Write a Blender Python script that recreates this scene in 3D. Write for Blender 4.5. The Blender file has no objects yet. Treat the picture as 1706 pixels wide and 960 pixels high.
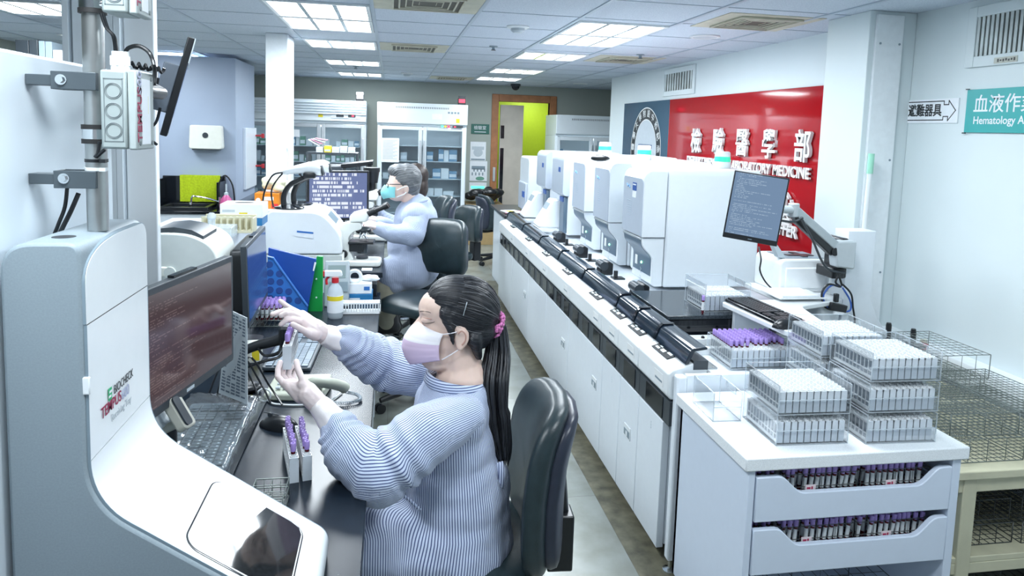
import bpy, bmesh, math, random
from math import pi, sin, cos, tan, atan2, sqrt, radians as RA
from mathutils import Vector as V, Matrix, Euler, noise
random.seed(7)
SC = bpy.context.scene
COL = SC.collection

# ------------------------------------------------------------------ camera
F_PX, PP_Y, CAM_H = 1161.3, 329.85, 1.70
YAW, PITCH, ROLL = .172915, .0984864, -.0318364
_f = V((sin(YAW) * cos(PITCH), cos(YAW) * cos(PITCH), -sin(PITCH)))
_r0 = V((cos(YAW), -sin(YAW), 0)); _d0 = _f.cross(_r0)
CR = _r0 * cos(ROLL) + _d0 * sin(ROLL); CD = -_r0 * sin(ROLL) + _d0 * cos(ROLL)
cam_d = bpy.data.cameras.new('camera'); cam = bpy.data.objects.new('camera', cam_d); COL.objects.link(cam)
cam_d.sensor_fit = 'HORIZONTAL'; cam_d.sensor_width = 36.0
cam_d.lens = F_PX / 1706 * 36.0
cam_d.shift_y = -(480 - PP_Y) / 1706
cam_d.clip_start = .05; cam_d.clip_end = 60
cam.matrix_world = Matrix(((CR.x, -CD.x, -_f.x, 0), (CR.y, -CD.y, -_f.y, 0), (CR.z, -CD.z, -_f.z, CAM_H), (0, 0, 0, 1)))
SC.camera = cam
def _ray(px, py): return CR * (px - 853) + CD * (py - PP_Y) + _f * F_PX
def atY(px, py, Y):
    v = _ray(px, py); return V((0, 0, CAM_H)) + v * (Y / v.y)
def atZ(px, py, Z):
    v = _ray(px, py); return V((0, 0, CAM_H)) + v * ((Z - CAM_H) / v.z)
def atX(px, py, X):
    v = _ray(px, py); return V((0, 0, CAM_H)) + v * (X / v.x)

# ------------------------------------------------------------------ light, world, exposure
SC.view_settings.view_transform = 'Standard'; SC.view_settings.look = 'None'
SC.view_settings.gamma = 1.0; SC.view_settings.use_curve_mapping = False
SC.view_settings.exposure = 0.16
W = bpy.data.worlds.new('world'); SC.world = W; W.use_nodes = True
W.node_tree.nodes['Background'].inputs[0].default_value = (.80, .90, 1.0, 1)
W.node_tree.nodes['Background'].inputs[1].default_value = .42
PANEL_W = 18.5          # watts of one ceiling light
PANEL_COL = (.86, .94, 1.0)

# ------------------------------------------------------------------ materials
MATS = {}
def mat(name, col, rough=.5, metal=0., var=.03, scale=30., bump=0., bscale=60., spec=.5, coat=0., emit=None, estr=0., alpha=1., aniso=0.):
    if name in MATS: return MATS[name]
    m = bpy.data.materials.new(name); m.use_nodes = True; nt = m.node_tree; N = nt.nodes; L = nt.links
    b = N['Principled BSDF']
    b.inputs['Roughness'].default_value = rough; b.inputs['Metallic'].default_value = metal
    b.inputs['Specular IOR Level'].default_value = spec; b.inputs['Coat Weight'].default_value = coat
    b.inputs['Alpha'].default_value = alpha
    tc = N.new('ShaderNodeTexCoord'); nz = N.new('ShaderNodeTexNoise'); nz.inputs['Scale'].default_value = scale
    nz.inputs['Detail'].default_value = 4
    L.new(tc.outputs['Object'], nz.inputs['Vector'])
    rp = N.new('ShaderNodeValToRGB'); e = rp.color_ramp.elements
    e[0].position = .3; e[1].position = .7
    e[0].color = (*[max(0, c * (1 - var)) for c in col], 1); e[1].color = (*[min(1, c * (1 + var)) for c in col], 1)
    L.new(nz.outputs['Fac'], rp.inputs['Fac']); L.new(rp.outputs['Color'], b.inputs['Base Color'])
    if bump:
        n2 = N.new('ShaderNodeTexNoise'); n2.inputs['Scale'].default_value = bscale; n2.inputs['Detail'].default_value = 3
        L.new(tc.outputs['Object'], n2.inputs['Vector'])
        bp = N.new('ShaderNodeBump'); bp.inputs['Strength'].default_value = bump; bp.inputs['Distance'].default_value = .01
        L.new(n2.outputs['Fac'], bp.inputs['Height']); L.new(bp.outputs['Normal'], b.inputs['Normal'])
    if emit:
        b.inputs['Emission Color'].default_value = (*emit, 1); b.inputs['Emission Strength'].default_value = estr
    MATS[name] = m; return m
def clear_mat(name, tint=(.93, .97, 1.), refl=.5, haze=.06, rough=.03):
    """thin clear sheet: straight-through transparency + fresnel gloss + a little milky haze"""
    if name in MATS: return MATS[name]
    m = bpy.data.materials.new(name); m.use_nodes = True; nt = m.node_tree; N = nt.nodes; L = nt.links
    out = N['Material Output']; N.remove(N['Principled BSDF'])
    tr = N.new('ShaderNodeBsdfTransparent'); tr.inputs[0].default_value = (*tint, 1)
    gl = N.new('ShaderNodeBsdfGlossy'); gl.inputs['Roughness'].default_value = rough
    df = N.new('ShaderNodeBsdfDiffuse'); df.inputs[0].default_value = (.85, .92, .97, 1)
    fr = N.new('ShaderNodeFresnel'); fr.inputs[0].default_value = 1.45
    mu = N.new('ShaderNodeMath'); mu.operation = 'MULTIPLY'; mu.inputs[1].default_value = refl
    L.new(fr.outputs[0], mu.inputs[0])
    m1 = N.new('ShaderNodeMixShader'); m1.inputs[0].default_value = haze
    L.new(tr.outputs[0], m1.inputs[1]); L.new(df.outputs[0], m1.inputs[2])
    m2 = N.new('ShaderNodeMixShader'); L.new(mu.outputs[0], m2.inputs[0]); L.new(m1.outputs[0], m2.inputs[1]); L.new(gl.outputs[0], m2.inputs[2])
    L.new(m2.outputs[0], out.inputs[0]); MATS[name] = m; return m

WHITE = mat('white_paint', (.80, .85, .88), .45)
WHITEG = mat('white_plastic', (.77, .81, .83), .28, var=.015)
WHITEC = mat('white_laminate', (.74, .80, .86), .22, var=.012)
CREAMW = mat('warm_white_plastic', (.78, .79, .72), .35, var=.02)
LGREY = mat('light_grey_plastic', (.50, .57, .62), .4)
MGREY = mat('mid_grey_plastic', (.22, .29, .34), .35)
SGREY = mat('slate_grey_plastic', (.12, .20, .27), .35)
DGREY = mat('dark_grey_plastic', (.035, .045, .055), .35)
BLACK = mat('black_plastic', (.010, .012, .015), .32)
BLACKG = mat('black_gloss', (.006, .008, .012), .08)
SMOKE = mat('smoked_cover', (.010, .018, .030), .10, coat=.3)
STEEL = mat('brushed_steel', (.42, .44, .44), .32, metal=.9, var=.08)
CHROME = mat('chrome', (.75, .78, .80), .12, metal=1.)
WIRE = mat('galvanised_wire', (.20, .23, .22), .35, metal=.6)
ALU = mat('aluminium', (.60, .64, .67), .3, metal=.7)
LEATHER = mat('black_vinyl', (.016, .030, .036), .33, var=.15, bump=.08, bscale=300)
RUBBER = mat('black_rubber', (.012, .012, .013), .6)
CLEAR = clear_mat('clear_acrylic', tint=(.985, .992, 1.), haze=.012, refl=.35)
CLEAREDGE = clear_mat('acrylic_edge', tint=(.95, .98, 1.), haze=.30, refl=.5)
GLASS = clear_mat('fridge_glass', tint=(.90, .94, .96), refl=.6, haze=.02)
PAPER = mat('paper', (.80, .84, .88), .7)

# ------------------------------------------------------------------ object helpers
MW = {}
def thing(name, label, cat, loc=(0, 0, 0), rotz=0., group=None, rot=None):
    o = bpy.data.objects.new(name, None); COL.objects.link(o)
    o.empty_display_size = .05
    o.location = loc; o.rotation_euler = rot if rot else (0, 0, rotz)
    o['label'] = label; o['category'] = cat
    if group: o['group'] = group
    MW[o.name] = Matrix.LocRotScale(V(loc), Euler(o.rotation_euler), None)
    return o
def tag(o, label, cat, group=None):
    o['label'] = label; o['category'] = cat
    if group: o['group'] = group
    return o
def structure(o):
    o['kind'] = 'structure'; return o
def copy_thing(root, loc=None, rotz=None, label=None, group=None, rot=None):
    """a copy of a thing with copies of its parts and sub-parts"""
    def rec(o, parent):
        c = o.copy(); COL.objects.link(c); KIDS[c.name] = []
        if parent is not None:
            c.parent = parent; c.matrix_parent_inverse = o.matrix_parent_inverse; KIDS[parent.name].append(c)
        for ch in list(KIDS.get(o.name, [])): rec(ch, c)
        return c
    r = rec(root, None)
    if loc is not None: r.location = loc
    if rot is not None: r.rotation_euler = rot
    elif rotz is not None: r.rotation_euler = (0, 0, rotz)
    if label: r['label'] = label
    if group: r['group'] = group
    return r
KIDS = {}
class MB:
    """collects shapes; build() links them as one mesh object"""
    def __init__(s): s.bm = bmesh.new(); s.m = 0
    def _v(s, co): return s.bm.verts.new(co)
    def face(s, vs, m=None):
        try: f = s.bm.faces.new(vs)
        except ValueError: return None
        f.material_index = s.m if m is None else m; return f
    def box(s, x0, y0, z0, x1, y1, z1, m=None, M=None):
        c = [V((x, y, z)) for z in (z0, z1) for y in (y0, y1) for x in (x0, x1)]
        if M: c = [M @ q for q in c]
        v = [s._v(q) for q in c]
        for q in ((0, 2, 3, 1), (4, 5, 7, 6), (0, 1, 5, 4), (2, 6, 7, 3), (0, 4, 6, 2), (1, 3, 7, 5)):
            s.face([v[i] for i in q], m)
        return s
    def cbox(s, c, d, m=None, R=None):
        c = V(c); h = V(d) / 2
        M = Matrix.Translation(c) @ (R.to_4x4() if R else Matrix())
        return s.box(-h.x, -h.y, -h.z, h.x, h.y, h.z, m, M)
    def prism(s, poly, axis, a, b, m=None, M=None, caps=True):
        """poly in the two other axes (x:(y,z) y:(x,z) z:(x,y)); extruded a..b"""
        def P(u, v, w):
            q = {'x': (w, u, v), 'y': (u, w, v), 'z': (u, v, w)}[axis]
            q = V(q); return M @ q if M else q
        A = [s._v(P(u, v, a)) for u, v in poly]; B = [s._v(P(u, v, b)) for u, v in poly]
        n = len(poly)
        for i in range(n): s.face([A[i], A[(i + 1) % n], B[(i + 1) % n], B[i]], m)
        if caps: s.face(A[::-1], m); s.face(B, m)
        return s
    def loft(s, rings, m=None, caps=True, closed=True):
        R = [[s._v(q) for q in r] for r in rings]; n = len(R[0])
        for a, b in zip(R, R[1:]):
            for i in range(n if closed else n - 1): s.face([a[i], a[(i + 1) % n], b[(i + 1) % n], b[i]], m)
        if caps: s.face(R[0][::-1], m); s.face(R[-1], m)
        return s
    def cyl(s, p0, p1, r0, r1=None, n=12, m=None, caps=True):
        r1 = r0 if r1 is None else r1
        p0 = V(p0); p1 = V(p1); d = (p1 - p0).normalized()
        a = d.orthogonal().normalized(); b = d.cross(a)
        ring = lambda p, r: [p + (a * cos(2 * pi * i / n) + b * sin(2 * pi * i / n)) * r for i in range(n)]
        return s.loft([ring(p0, r0), ring(p1, r1)], m, caps)
    def lathe(s, prof, c=(0, 0, 0), n=16, m=None, axis=(0, 0, 1)):
        c = V(c); d = V(axis).normalized(); a = d.orthogonal().normalized(); b = d.cross(a)
        return s.loft([[c + d * z + (a * cos(2 * pi * i / n) + b * sin(2 * pi * i / n)) * max(r, 1e-5) for i in range(n)] for r, z in prof], m)
    def tube(s, pts, r, n=8, m=None, smooth_n=0):
        pts = [V(p) for p in pts]
        if smooth_n: pts = catmull(pts, smooth_n)
        rs = r if isinstance(r, (list, tuple)) else [r] * len(pts)
        if len(rs) != len(pts): rs = [rs[0] + (rs[-1] - rs[0]) * i / (len(pts) - 1) for i in range(len(pts))]
        rings = []; a = None
        for i, p in enumerate(pts):
            t = (pts[min(i + 1, len(pts) - 1)] - pts[max(i - 1, 0)]).normalized()
            if a is None: a = t.orthogonal().normalized()
            a = (a - t * a.dot(t));
            if a.length < 1e-6: a = t.orthogonal()
            a.normalize(); b = t.cross(a)
            rings.append([p + (a * cos(2 * pi * k / n) + b * sin(2 * pi * k / n)) * rs[i] for k in range(n)])
        return s.loft(rings, m)
    def ell(s, c, r, R=None, nu=16, nv=10, m=None):
        c = V(c); r = V(r) if not isinstance(r, (int, float)) else V((r, r, r))
        rings = []
        for j in range(nv + 1):
            ph = -pi / 2 + pi * j / nv
            ring = []
            for i in range(nu):
                q = V((cos(ph) * cos(2 * pi * i / nu) * r.x, cos(ph) * sin(2 * pi * i / nu) * r.y, sin(ph) * r.z)) if 0 < j < nv else V((1e-5 * cos(2 * pi * i / nu), 1e-5 * sin(2 * pi * i / nu), r.z * (1 if j else -1)))
                ring.append(c + (R @ q if R else q))
            rings.append(ring)
        return s.loft(rings, m)
    def cap(s, p0, r0, p1, r1):
        """rounded tapered limb"""
        s.ell(p0, r0, nu=14, nv=8); s.ell(p1, r1, nu=14, nv=8); return s.cyl(p0, p1, r0, r1, 14)
    def quad(s, a, b, c, d, m=None):
        s.face([s._v(q) for q in (a, b, c, d)], m); return s
    def build(s, name, mats, parent=None, bevel=0., seg=2, smooth=35, world=False, sub=0):
        me = bpy.data.meshes.new(name); bmesh.ops.recalc_face_normals(s.bm, faces=s.bm.faces[:])
        s.bm.to_mesh(me); s.bm.free()
        for m in (mats if isinstance(mats, (list, tuple)) else [mats]): me.materials.append(m)
        return finish(name, me, parent, bevel, seg, smooth, world, sub)
def finish(name, me, parent=None, bevel=0., seg=2, smooth=35, world=False, sub=0):
    if parent is not None and world:
        inv = MW[parent.name].inverted(); me.transform(inv)
    o = bpy.data.objects.new(name, me); COL.objects.link(o)
    if parent is not None:
        o.parent = parent; KIDS.setdefault(parent.name, []).append(o)
        MW[o.name] = MW[parent.name].copy()
    else: MW[o.name] = Matrix()
    if bevel:
        b = o.modifiers.new('bevel', 'BEVEL'); b.width = bevel; b.segments = seg; b.limit_method = 'ANGLE'; b.angle_limit = RA(40)
        b.use_clamp_overlap = True
    if sub:
        b = o.modifiers.new('subdivision', 'SUBSURF'); b.levels = sub; b.render_levels = sub
    if smooth:
        me.polygons.foreach_set('use_smooth', [True] * len(me.polygons))
        if smooth < 180:
            try: me.set_sharp_from_angle(angle=RA(smooth))
            except Exception: pass
    return o
def catmull(p, n):
    out = []
    for i in range(len(p) - 1):
        a = p[max(i - 1, 0)]; b = p[i]; c = p[i + 1]; d = p[min(i + 2, len(p) - 1)]
        for k in range(n):
            t = k / n
            out.append(.5 * ((2 * b) + (c - a) * t + (2 * a - 5 * b + 4 * c - d) * t * t + (3 * b - a - 3 * c + d) * t ** 3))
    out.append(p[-1]); return out
def rrect(x0, y0, x1, y1, r, n=5):
    """rounded rectangle outline; r = one radius or four (x0y0, x1y0, x1y1, x0y1)"""
    rr = r if isinstance(r, (tuple, list)) else (r,) * 4; out = []
    for (cx, cy, a0), q in zip(((x0, y0, pi), (x1, y0, 1.5 * pi), (x1, y1, 0), (x0, y1, .5 * pi)), rr):
        sx = 1 if cx == x0 else -1; sy = 1 if cy == y0 else -1
        if q <= 0: out.append((cx, cy)); continue
        for k in range(n + 1):
            a = a0 + k / n * pi / 2
            out.append((cx + sx * q + q * cos(a), cy + sy * q + q * sin(a)))
    return out
def round_poly(pts, n=6):
    """pts: (u, v, radius); returns outline with rounded corners"""
    out = []
    for i, (u, v, r) in enumerate(pts):
        p = V((u, v)); a = V(pts[i - 1][:2]) - p; b = V(pts[(i + 1) % len(pts)][:2]) - p
        if r <= 0: out.append((u, v)); continue
        r = min(r, a.length * .49, b.length * .49)
        s = p + a.normalized() * r; e = p + b.normalized() * r
        for k in range(n + 1):
            t = k / n
            q = s * (1 - t) ** 2 + p * 2 * t * (1 - t) + e * t * t
            out.append((q.x, q.y))
    return out
def text(body, size, M, m, parent, name='lettering', extrude=.0006, off=0., align='LEFT', world=True, sx=1., spacing=1., bevel=0., shear=0.):
    cu = bpy.data.curves.new('txt', 'FONT'); cu.body = body; cu.size = size; cu.extrude = extrude; cu.offset = off
    cu.align_x = align; cu.align_y = 'CENTER'; cu.resolution_u = 3; cu.space_character = spacing; cu.shear = shear
    if bevel: cu.bevel_depth = bevel; cu.bevel_resolution = 0
    o = bpy.data.objects.new('txt', cu); COL.objects.link(o)
    dg = bpy.context.evaluated_depsgraph_get(); dg.update()
    me = bpy.data.meshes.new_from_object(o.evaluated_get(dg))
    bpy.data.objects.remove(o); bpy.data.curves.remove(cu)
    if sx != 1.: me.transform(Matrix.Diagonal((sx, 1, 1, 1)))
    me.transform(M); me.materials.clear(); me.materials.append(m); me.name = name
    return finish(name, me, parent, smooth=0, world=world)
def frame(o, x, y):
    """matrix whose local x, y run along the given world directions, origin o"""
    x = V(x).normalized(); z = x.cross(V(y)).normalized(); y = z.cross(x)
    return Matrix(((x.x, y.x, z.x, o[0]), (x.y, y.y, z.y, o[1]), (x.z, y.z, z.z, o[2]), (0, 0, 0, 1)))
def blob(prims, voxel, iters=6, fac=.5):
    """one continuous surface from overlapping limbs and ellipsoids"""
    me = bpy.data.meshes.new('blob'); bmesh.ops.recalc_face_normals(prims.bm, faces=prims.bm.faces[:]); prims.bm.to_mesh(me); prims.bm.free()
    o = bpy.data.objects.new('blob', me); COL.objects.link(o)
    r = o.modifiers.new('r', 'REMESH'); r.mode = 'VOXEL'; r.voxel_size = voxel; r.use_smooth_shade = True
    if iters:
        s = o.modifiers.new('s', 'SMOOTH'); s.factor = fac; s.iterations = iters
    dg = bpy.context.evaluated_depsgraph_get(); dg.update()
    out = bpy.data.meshes.new_from_object(o.evaluated_get(dg))
    bpy.data.objects.remove(o); bpy.data.meshes.remove(me)
    return out
ORD = 'first second third fourth fifth sixth seventh eighth ninth tenth eleventh twelfth thirteenth fourteenth fifteenth sixteenth seventeenth eighteenth nineteenth twentieth'.split()
# ================================================================== the room
CZ = 2.367; BACK = 10.75; RX = 2.69
def floor_mat():
    m = bpy.data.materials.new('floor_vinyl'); m.use_nodes = True; nt = m.node_tree; N = nt.nodes; L = nt.links; b = N['Principled BSDF']
    tc = N.new('ShaderNodeTexCoord')
    br = N.new('ShaderNodeTexBrick'); br.offset = 0; br.inputs['Scale'].default_value = 1.0
    br.inputs['Brick Width'].default_value = .6; br.inputs['Row Height'].default_value = .6; br.inputs['Mortar Size'].default_value = .0015
    br.inputs['Color1'].default_value = (.26, .285, .265, 1); br.inputs['Color2'].default_value = (.23, .255, .235, 1); br.inputs['Mortar'].default_value = (.16, .17, .16, 1)
    L.new(tc.outputs['Object'], br.inputs['Vector'])
    n1 = N.new('ShaderNodeTexNoise'); n1.inputs['Scale'].default_value = 5; n1.inputs['Detail'].default_value = 8
    L.new(tc.outputs['Object'], n1.inputs['Vector'])
    mx = N.new('ShaderNodeMix'); mx.data_type = 'RGBA'; mx.blend_type = 'MULTIPLY'; mx.inputs[0].default_value = .55
    L.new(br.outputs['Color'], mx.inputs[6]); L.new(n1.outputs['Color'], mx.inputs[7])
    rp = N.new('ShaderNodeValToRGB'); rp.color_ramp.elements[0].position = .35; rp.color_ramp.elements[0].color = (.55, .52, .42, 1)
    rp.color_ramp.elements[1].position = .6; rp.color_ramp.elements[1].color = (1, 1, 1, 1)
    L.new(n1.outputs['Fac'], rp.inputs[0]); L.new(rp.outputs[0], mx.inputs[7])
    L.new(mx.outputs[2], b.inputs['Base Color']); b.inputs['Roughness'].default_value = .24
    return m
structure(MB().box(-4, -2.5, -.1, 4.2, 13, 0).build('floor', floor_mat()))
strip_brown = mat('floor_brown_strip', (.13, .125, .085), .55, var=.5, scale=14)  # mottled dark brown strip along the foot of the bench
structure(MB().box(.965, -.5, 0, 1.30, 7.6, .0015).build('floor_edge_strip', strip_brown))

TILE = .605; GX0 = -.12; GY0 = 5.81; GP = .585
def ceil_mat():
    m = bpy.data.materials.new('ceiling_tile'); m.use_nodes = True; nt = m.node_tree; N = nt.nodes; L = nt.links; b = N['Principled BSDF']
    tc = N.new('ShaderNodeTexCoord'); n = N.new('ShaderNodeTexNoise'); n.inputs['Scale'].default_value = 160; n.inputs['Detail'].default_value = 2
    L.new(tc.outputs['Object'], n.inputs[0]); rp = N.new('ShaderNodeValToRGB')
    rp.color_ramp.elements[0].color = (.50, .57, .66, 1); rp.color_ramp.elements[1].color = (.62, .69, .77, 1)
    rp.color_ramp.elements[0].position = .35; rp.color_ramp.elements[1].position = .6
    L.new(n.outputs[0], rp.inputs[0]); L.new(rp.outputs[0], b.inputs['Base Color']); b.inputs['Roughness'].default_value = .8
    return m
structure(MB().box(-4, -2.5, CZ, 4.2, 13, CZ + .1).build('ceiling', ceil_mat()))
g = MB()
for k in range(-6, 7):
    x = GX0 + TILE * k; g.box(x - .011, -2.5, CZ - .006, x + .011, BACK, CZ + .002)
for k in range(-14, 9):
    y = GY0 + GP * k; g.box(-4, y - .004, CZ - .003, RX, y + .004, CZ + .002)
structure(g.build('ceiling_grid', mat('ceiling_grid_metal', (.42, .50, .58), .4)))

LAMPM = mat('tube_lamp', (1, 1, 1), .4, emit=(.93, .97, 1.), estr=7.)
TROFF = mat('louvre_reflector', (.80, .85, .88), .15, metal=.6)
TUBES_OFF = mat('dim_reflector', (.35, .48, .44), .2, metal=.5)
def ceiling_light(x0, y0, label, group, dim=False, w=TILE - .03, d=GP - .025):
    t = thing('ceiling_light', label, 'ceiling light', (x0 + .015 + w / 2, y0 + .012 + d / 2, CZ), 0, group)
    h = w / 2; k = d / 2
    f = MB(); f.box(-h, -k, -.012, h, -k + .02, 0); f.box(-h, k - .02, -.012, h, k, 0); f.box(-h, -k + .02, -.012, -h + .02, k - .02, 0); f.box(h - .02, -k + .02, -.012, h, k - .02, 0)
    f.build('frame', WHITEG, t)
    lv = MB()
    for i in range(1, 9):
        y = -k + 2 * k * i / 9; lv.box(-h + .02, y - .0015, -.010, h - .02, y + .0015, -.004)
    for i in range(1, 3):
        x = -h + 2 * h * i / 3; lv.box(x - .012, -k + .02, -.012, x + .012, k - .02, -.003)
    lv.build('louvre', TROFF, t)
    MB().box(-h + .02, -k + .02, -.0025, h - .02, k - .02, -.0015).build('reflector', TUBES_OFF if dim else LAMPM, t)
    if not dim or True:
        ld = bpy.data.lights.new('ceiling_light_glow', 'AREA'); ld.shape = 'RECTANGLE'; ld.size = w * .9; ld.size_y = d * .9
        ld.energy = PANEL_W * (.45 if dim else 1); ld.color = PANEL_COL
        lo = bpy.data.objects.new('lamp_light', ld); COL.objects.link(lo); lo.location = (0, 0, -.02); lo.parent = t
    return t
LX = GX0 - TILE; RXL = 1.09
for i, (y, lab) in enumerate(((GY0 - 3 * GP, 'louvred ceiling light overhead in front of the white pillar, nearer of the joined pair'), (GY0 - 2 * GP, 'louvred ceiling light overhead, farther of the joined pair above the white pillar'),
        (GY0, 'single louvred ceiling light just beyond the joined pair on the pillar side'), (GY0 + 3 * GP, 'louvred ceiling light midway to the fridges on the pillar side'), (GY0 + 6 * GP, 'louvred ceiling light closest to the louvred fridge by the back wall'))):
    ceiling_light(LX, y, lab, 'ceiling lights')
for y, lab in ((GY0 - 3 * GP + .1, 'half-dark ceiling light above the analyzers, nearer of the joined pair'), (GY0 - 2 * GP + .1, 'ceiling light above the analyzers, farther of the joined pair'),
        (GY0 + .13, 'single ceiling light beyond the joined pair above the analyzers'), (GY0 + 3 * GP + .13, 'ceiling light over the far end of the analyzers'), (GY0 + 5.5 * GP, 'ceiling light closest to the dark dome camera by the door')):
    ceiling_light(RXL, y, lab, 'ceiling lights')
for x, y, lab in ((-2.5, GY0 - 2 * GP, 'ceiling light seen above the partition beside the steel post, the nearer one'), (-2.75, GY0 + GP, 'ceiling light seen above the partition, the farther one behind the dark boxes'),
        (LX, GY0 - 9 * GP, 'ceiling light behind the viewer over the desk'), (LX, GY0 - 6 * GP, 'ceiling light overhead above the steel post'), (RXL, GY0 - 9 * GP, 'ceiling light behind the viewer over the aisle'), (RXL, GY0 - 6 * GP, 'ceiling light overhead above the sample cabinet'),
        (-2.6, 7.6, 'ceiling light over the sink corner')):
    ceiling_light(x, y, lab, 'ceiling lights')

VENTM = mat('yellowed_vent', (.56, .55, .44), .5, var=.12, scale=8)
VENTD = mat('vent_dark', (.10, .095, .075), .6)
def vent(x0, y0, w, d, label, slim=False):
    t = thing('ceiling_vent', label, 'ceiling vent', (x0 + w / 2, y0 + d / 2, CZ), 0, 'ceiling vents')
    h, k = w / 2, d / 2
    MB().box(-h, -k, -.004, h, k, 0).build('plate', VENTM, t)
    MB().box(-h * .62, -k * .72, -.006, h * .62, k * .72, -.0045).build('opening', VENTD, t)
    b = MB()
    for j in range(5):
        s = 1 - j / 5.3; b_ = .012
        for (a0, b0, a1, b1) in ((-1, -1, 1, -.9), (-1, .9, 1, 1), (-1, -.9, -.94, .9), (.94, -.9, 1, .9)):
            if j == 4 and a0 == -1 and a1 == 1: continue
            b.box(a0 * h * .66 * s, b0 * k * .76 * s, -.016 + .002 * j, a1 * h * .66 * s, b1 * k * .76 * s, -.006)
    b.build('blades', VENTM, t)
vent(-.11, 3.62, .585, .54, 'square ceiling vent between the two rows of lights, the near one')
vent(-.11, GY0 + .03, .57, .57, 'square ceiling vent between the light rows, the middle one')
vent(1.80, 3.6, .57, .53, 'yellowed square ceiling vent above the red wall panel')
vent(1.78, GY0 + .12, .6, .58, 'yellowed ceiling vent farther along above the analyzers')
vent(.50, 9.35, .58, .55, 'faint ceiling vent above the two-door fridge by the back wall')
def disc(name, lab, cat, x, y, prof, mats, group=None):
    o = MB().lathe(prof, (x, y, CZ), 24).build(name, mats); return tag(o, lab, cat, group)
for x, y, lab in ((.80, 4.56, 'round smoke detector on the ceiling, nearest one'), (.18, 9.1, 'small smoke detector on the ceiling above the fridges')):
    t = thing('smoke_detector', lab, 'smoke detector', (x, y, CZ), 0, 'smoke detectors')
    MB().lathe(((.075, 0), (.075, -.008), (.06, -.014), (0, -.015)), n=24).build('base', WHITEG, t)
    MB().lathe(((.045, -.014), (.045, -.03), (.03, -.042), (0, -.043)), n=20).build('sensor_head', LGREY, t)
for x, y, lab in ((.806, 5.72, 'small dark ceiling sprinkler between the light rows'), (-.42, 8.35, 'small dark ceiling sprinkler near the pillar row of lights'), (2.08, 5.77, 'small ceiling sprinkler above the red panel')):
    t = thing('sprinkler', lab, 'sprinkler', (x, y, CZ), 0, 'ceiling sprinklers')
    MB().lathe(((.035, 0), (.035, -.006), (.012, -.01), (.012, -.03), (0, -.03)), n=16).build('rosette', MGREY, t)
    MB().lathe(((.02, -.03), (.02, -.034), (0, -.035)), n=12).build('deflector', DGREY, t)
t = thing('ceiling_speaker', 'round pale speaker disc in the ceiling above the red panel', 'speaker', (2.08, 4.52, CZ))
MB().lathe(((.1, 0), (.1, -.008), (.085, -.012), (.08, -.009), (0, -.009)), n=28).build('ring', WHITEG, t)
MB().lathe(((.08, -.0095), (.05, -.013), (0, -.014)), n=24).build('mesh_cover', LGREY, t)
t = thing('ceiling_speaker', 'small round speaker disc in the ceiling near the far right corner', 'speaker', (2.6, 9.6, CZ))
MB().lathe(((.1, 0), (.1, -.008), (.085, -.012), (0, -.012)), n=24).build('ring', WHITEG, t)
MB().lathe(((.08, -.0125), (0, -.016)), n=24).build('mesh_cover', LGREY, t)
dc = atZ(857, 143, CZ - .02)
t = thing('dome_camera', 'dark dome security camera under the ceiling in front of the doorway', 'camera', (1.80, 10.3, CZ))
MB().lathe(((.075, 0), (.075, -.03), (.07, -.035), (0, -.036)), n=24).build('base', DGREY, t)
MB().ell((0, 0, -.036), (.06, .06, .06), nu=20, nv=12).build('dome', BLACKG, t)

# walls
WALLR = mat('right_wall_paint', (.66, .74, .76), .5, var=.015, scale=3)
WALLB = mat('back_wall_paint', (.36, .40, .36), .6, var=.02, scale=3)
structure(MB().box(RX, -2.5, .70, RX + .1, 8.45, CZ).build('wall_right', WALLR))
structure(MB().box(RX - .02, -2.5, 0, RX + .12, 8.45, .66).build('wall_right_lower', mat('right_wall_lower_paint', (.55, .64, .74), .5)))
structure(MB().prism([(RX - .10, .60), (RX - .10, .66), (RX - .09, .70), (RX + .05, .70), (RX + .05, .60)], 'y', -2.5, 3.37).build('trim_ledge', WHITE, bevel=.004))
structure(MB().box(RX + .1, 8.35, 0, 4.2, 8.45, CZ).build('wall_right_return', WALLR))
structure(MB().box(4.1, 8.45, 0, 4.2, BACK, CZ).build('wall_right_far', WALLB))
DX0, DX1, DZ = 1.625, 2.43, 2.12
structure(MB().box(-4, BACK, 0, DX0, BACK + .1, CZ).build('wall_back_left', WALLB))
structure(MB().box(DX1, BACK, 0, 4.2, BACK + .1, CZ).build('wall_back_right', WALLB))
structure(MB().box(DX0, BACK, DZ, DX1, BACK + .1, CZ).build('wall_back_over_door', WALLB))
WOOD = mat('door_wood', (.36, .15, .06), .45, var=.2, scale=9)
structure(MB().box(DX0 - .11, BACK - .02, 0, DX0, BACK + .12, DZ + .11).box(DX1, BACK - .02, 0, DX1 + .11, BACK + .12, DZ + .11).box(DX0, BACK - .02, DZ, DX1, BACK + .12, DZ + .11).build('trim_door_frame', WOOD, bevel=.006))
LIME = mat('lime_wall_paint', (.44, .58, .015), .55)
structure(MB().box(DX0 - .6, BACK + 1.3, 0, 4.2, BACK + 1.4, CZ).build('wall_beyond_door', LIME))
structure(MB().box(DX0 - .7, BACK + .1, 0, DX0 - .6, BACK + 1.4, CZ).build('wall_beyond_side', LIME))
ld = bpy.data.lights.new('corridor_lamp', 'AREA'); ld.size = .5; ld.energy = 14; ld.color = PANEL_COL
lo = bpy.data.objects.new('corridor_lamp', ld); COL.objects.link(lo); lo.location = (2.3, BACK + .7, CZ - .03)
PALEWOOD = mat('pale_door_laminate', (.50, .46, .40), .5, var=.08, scale=6)
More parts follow.
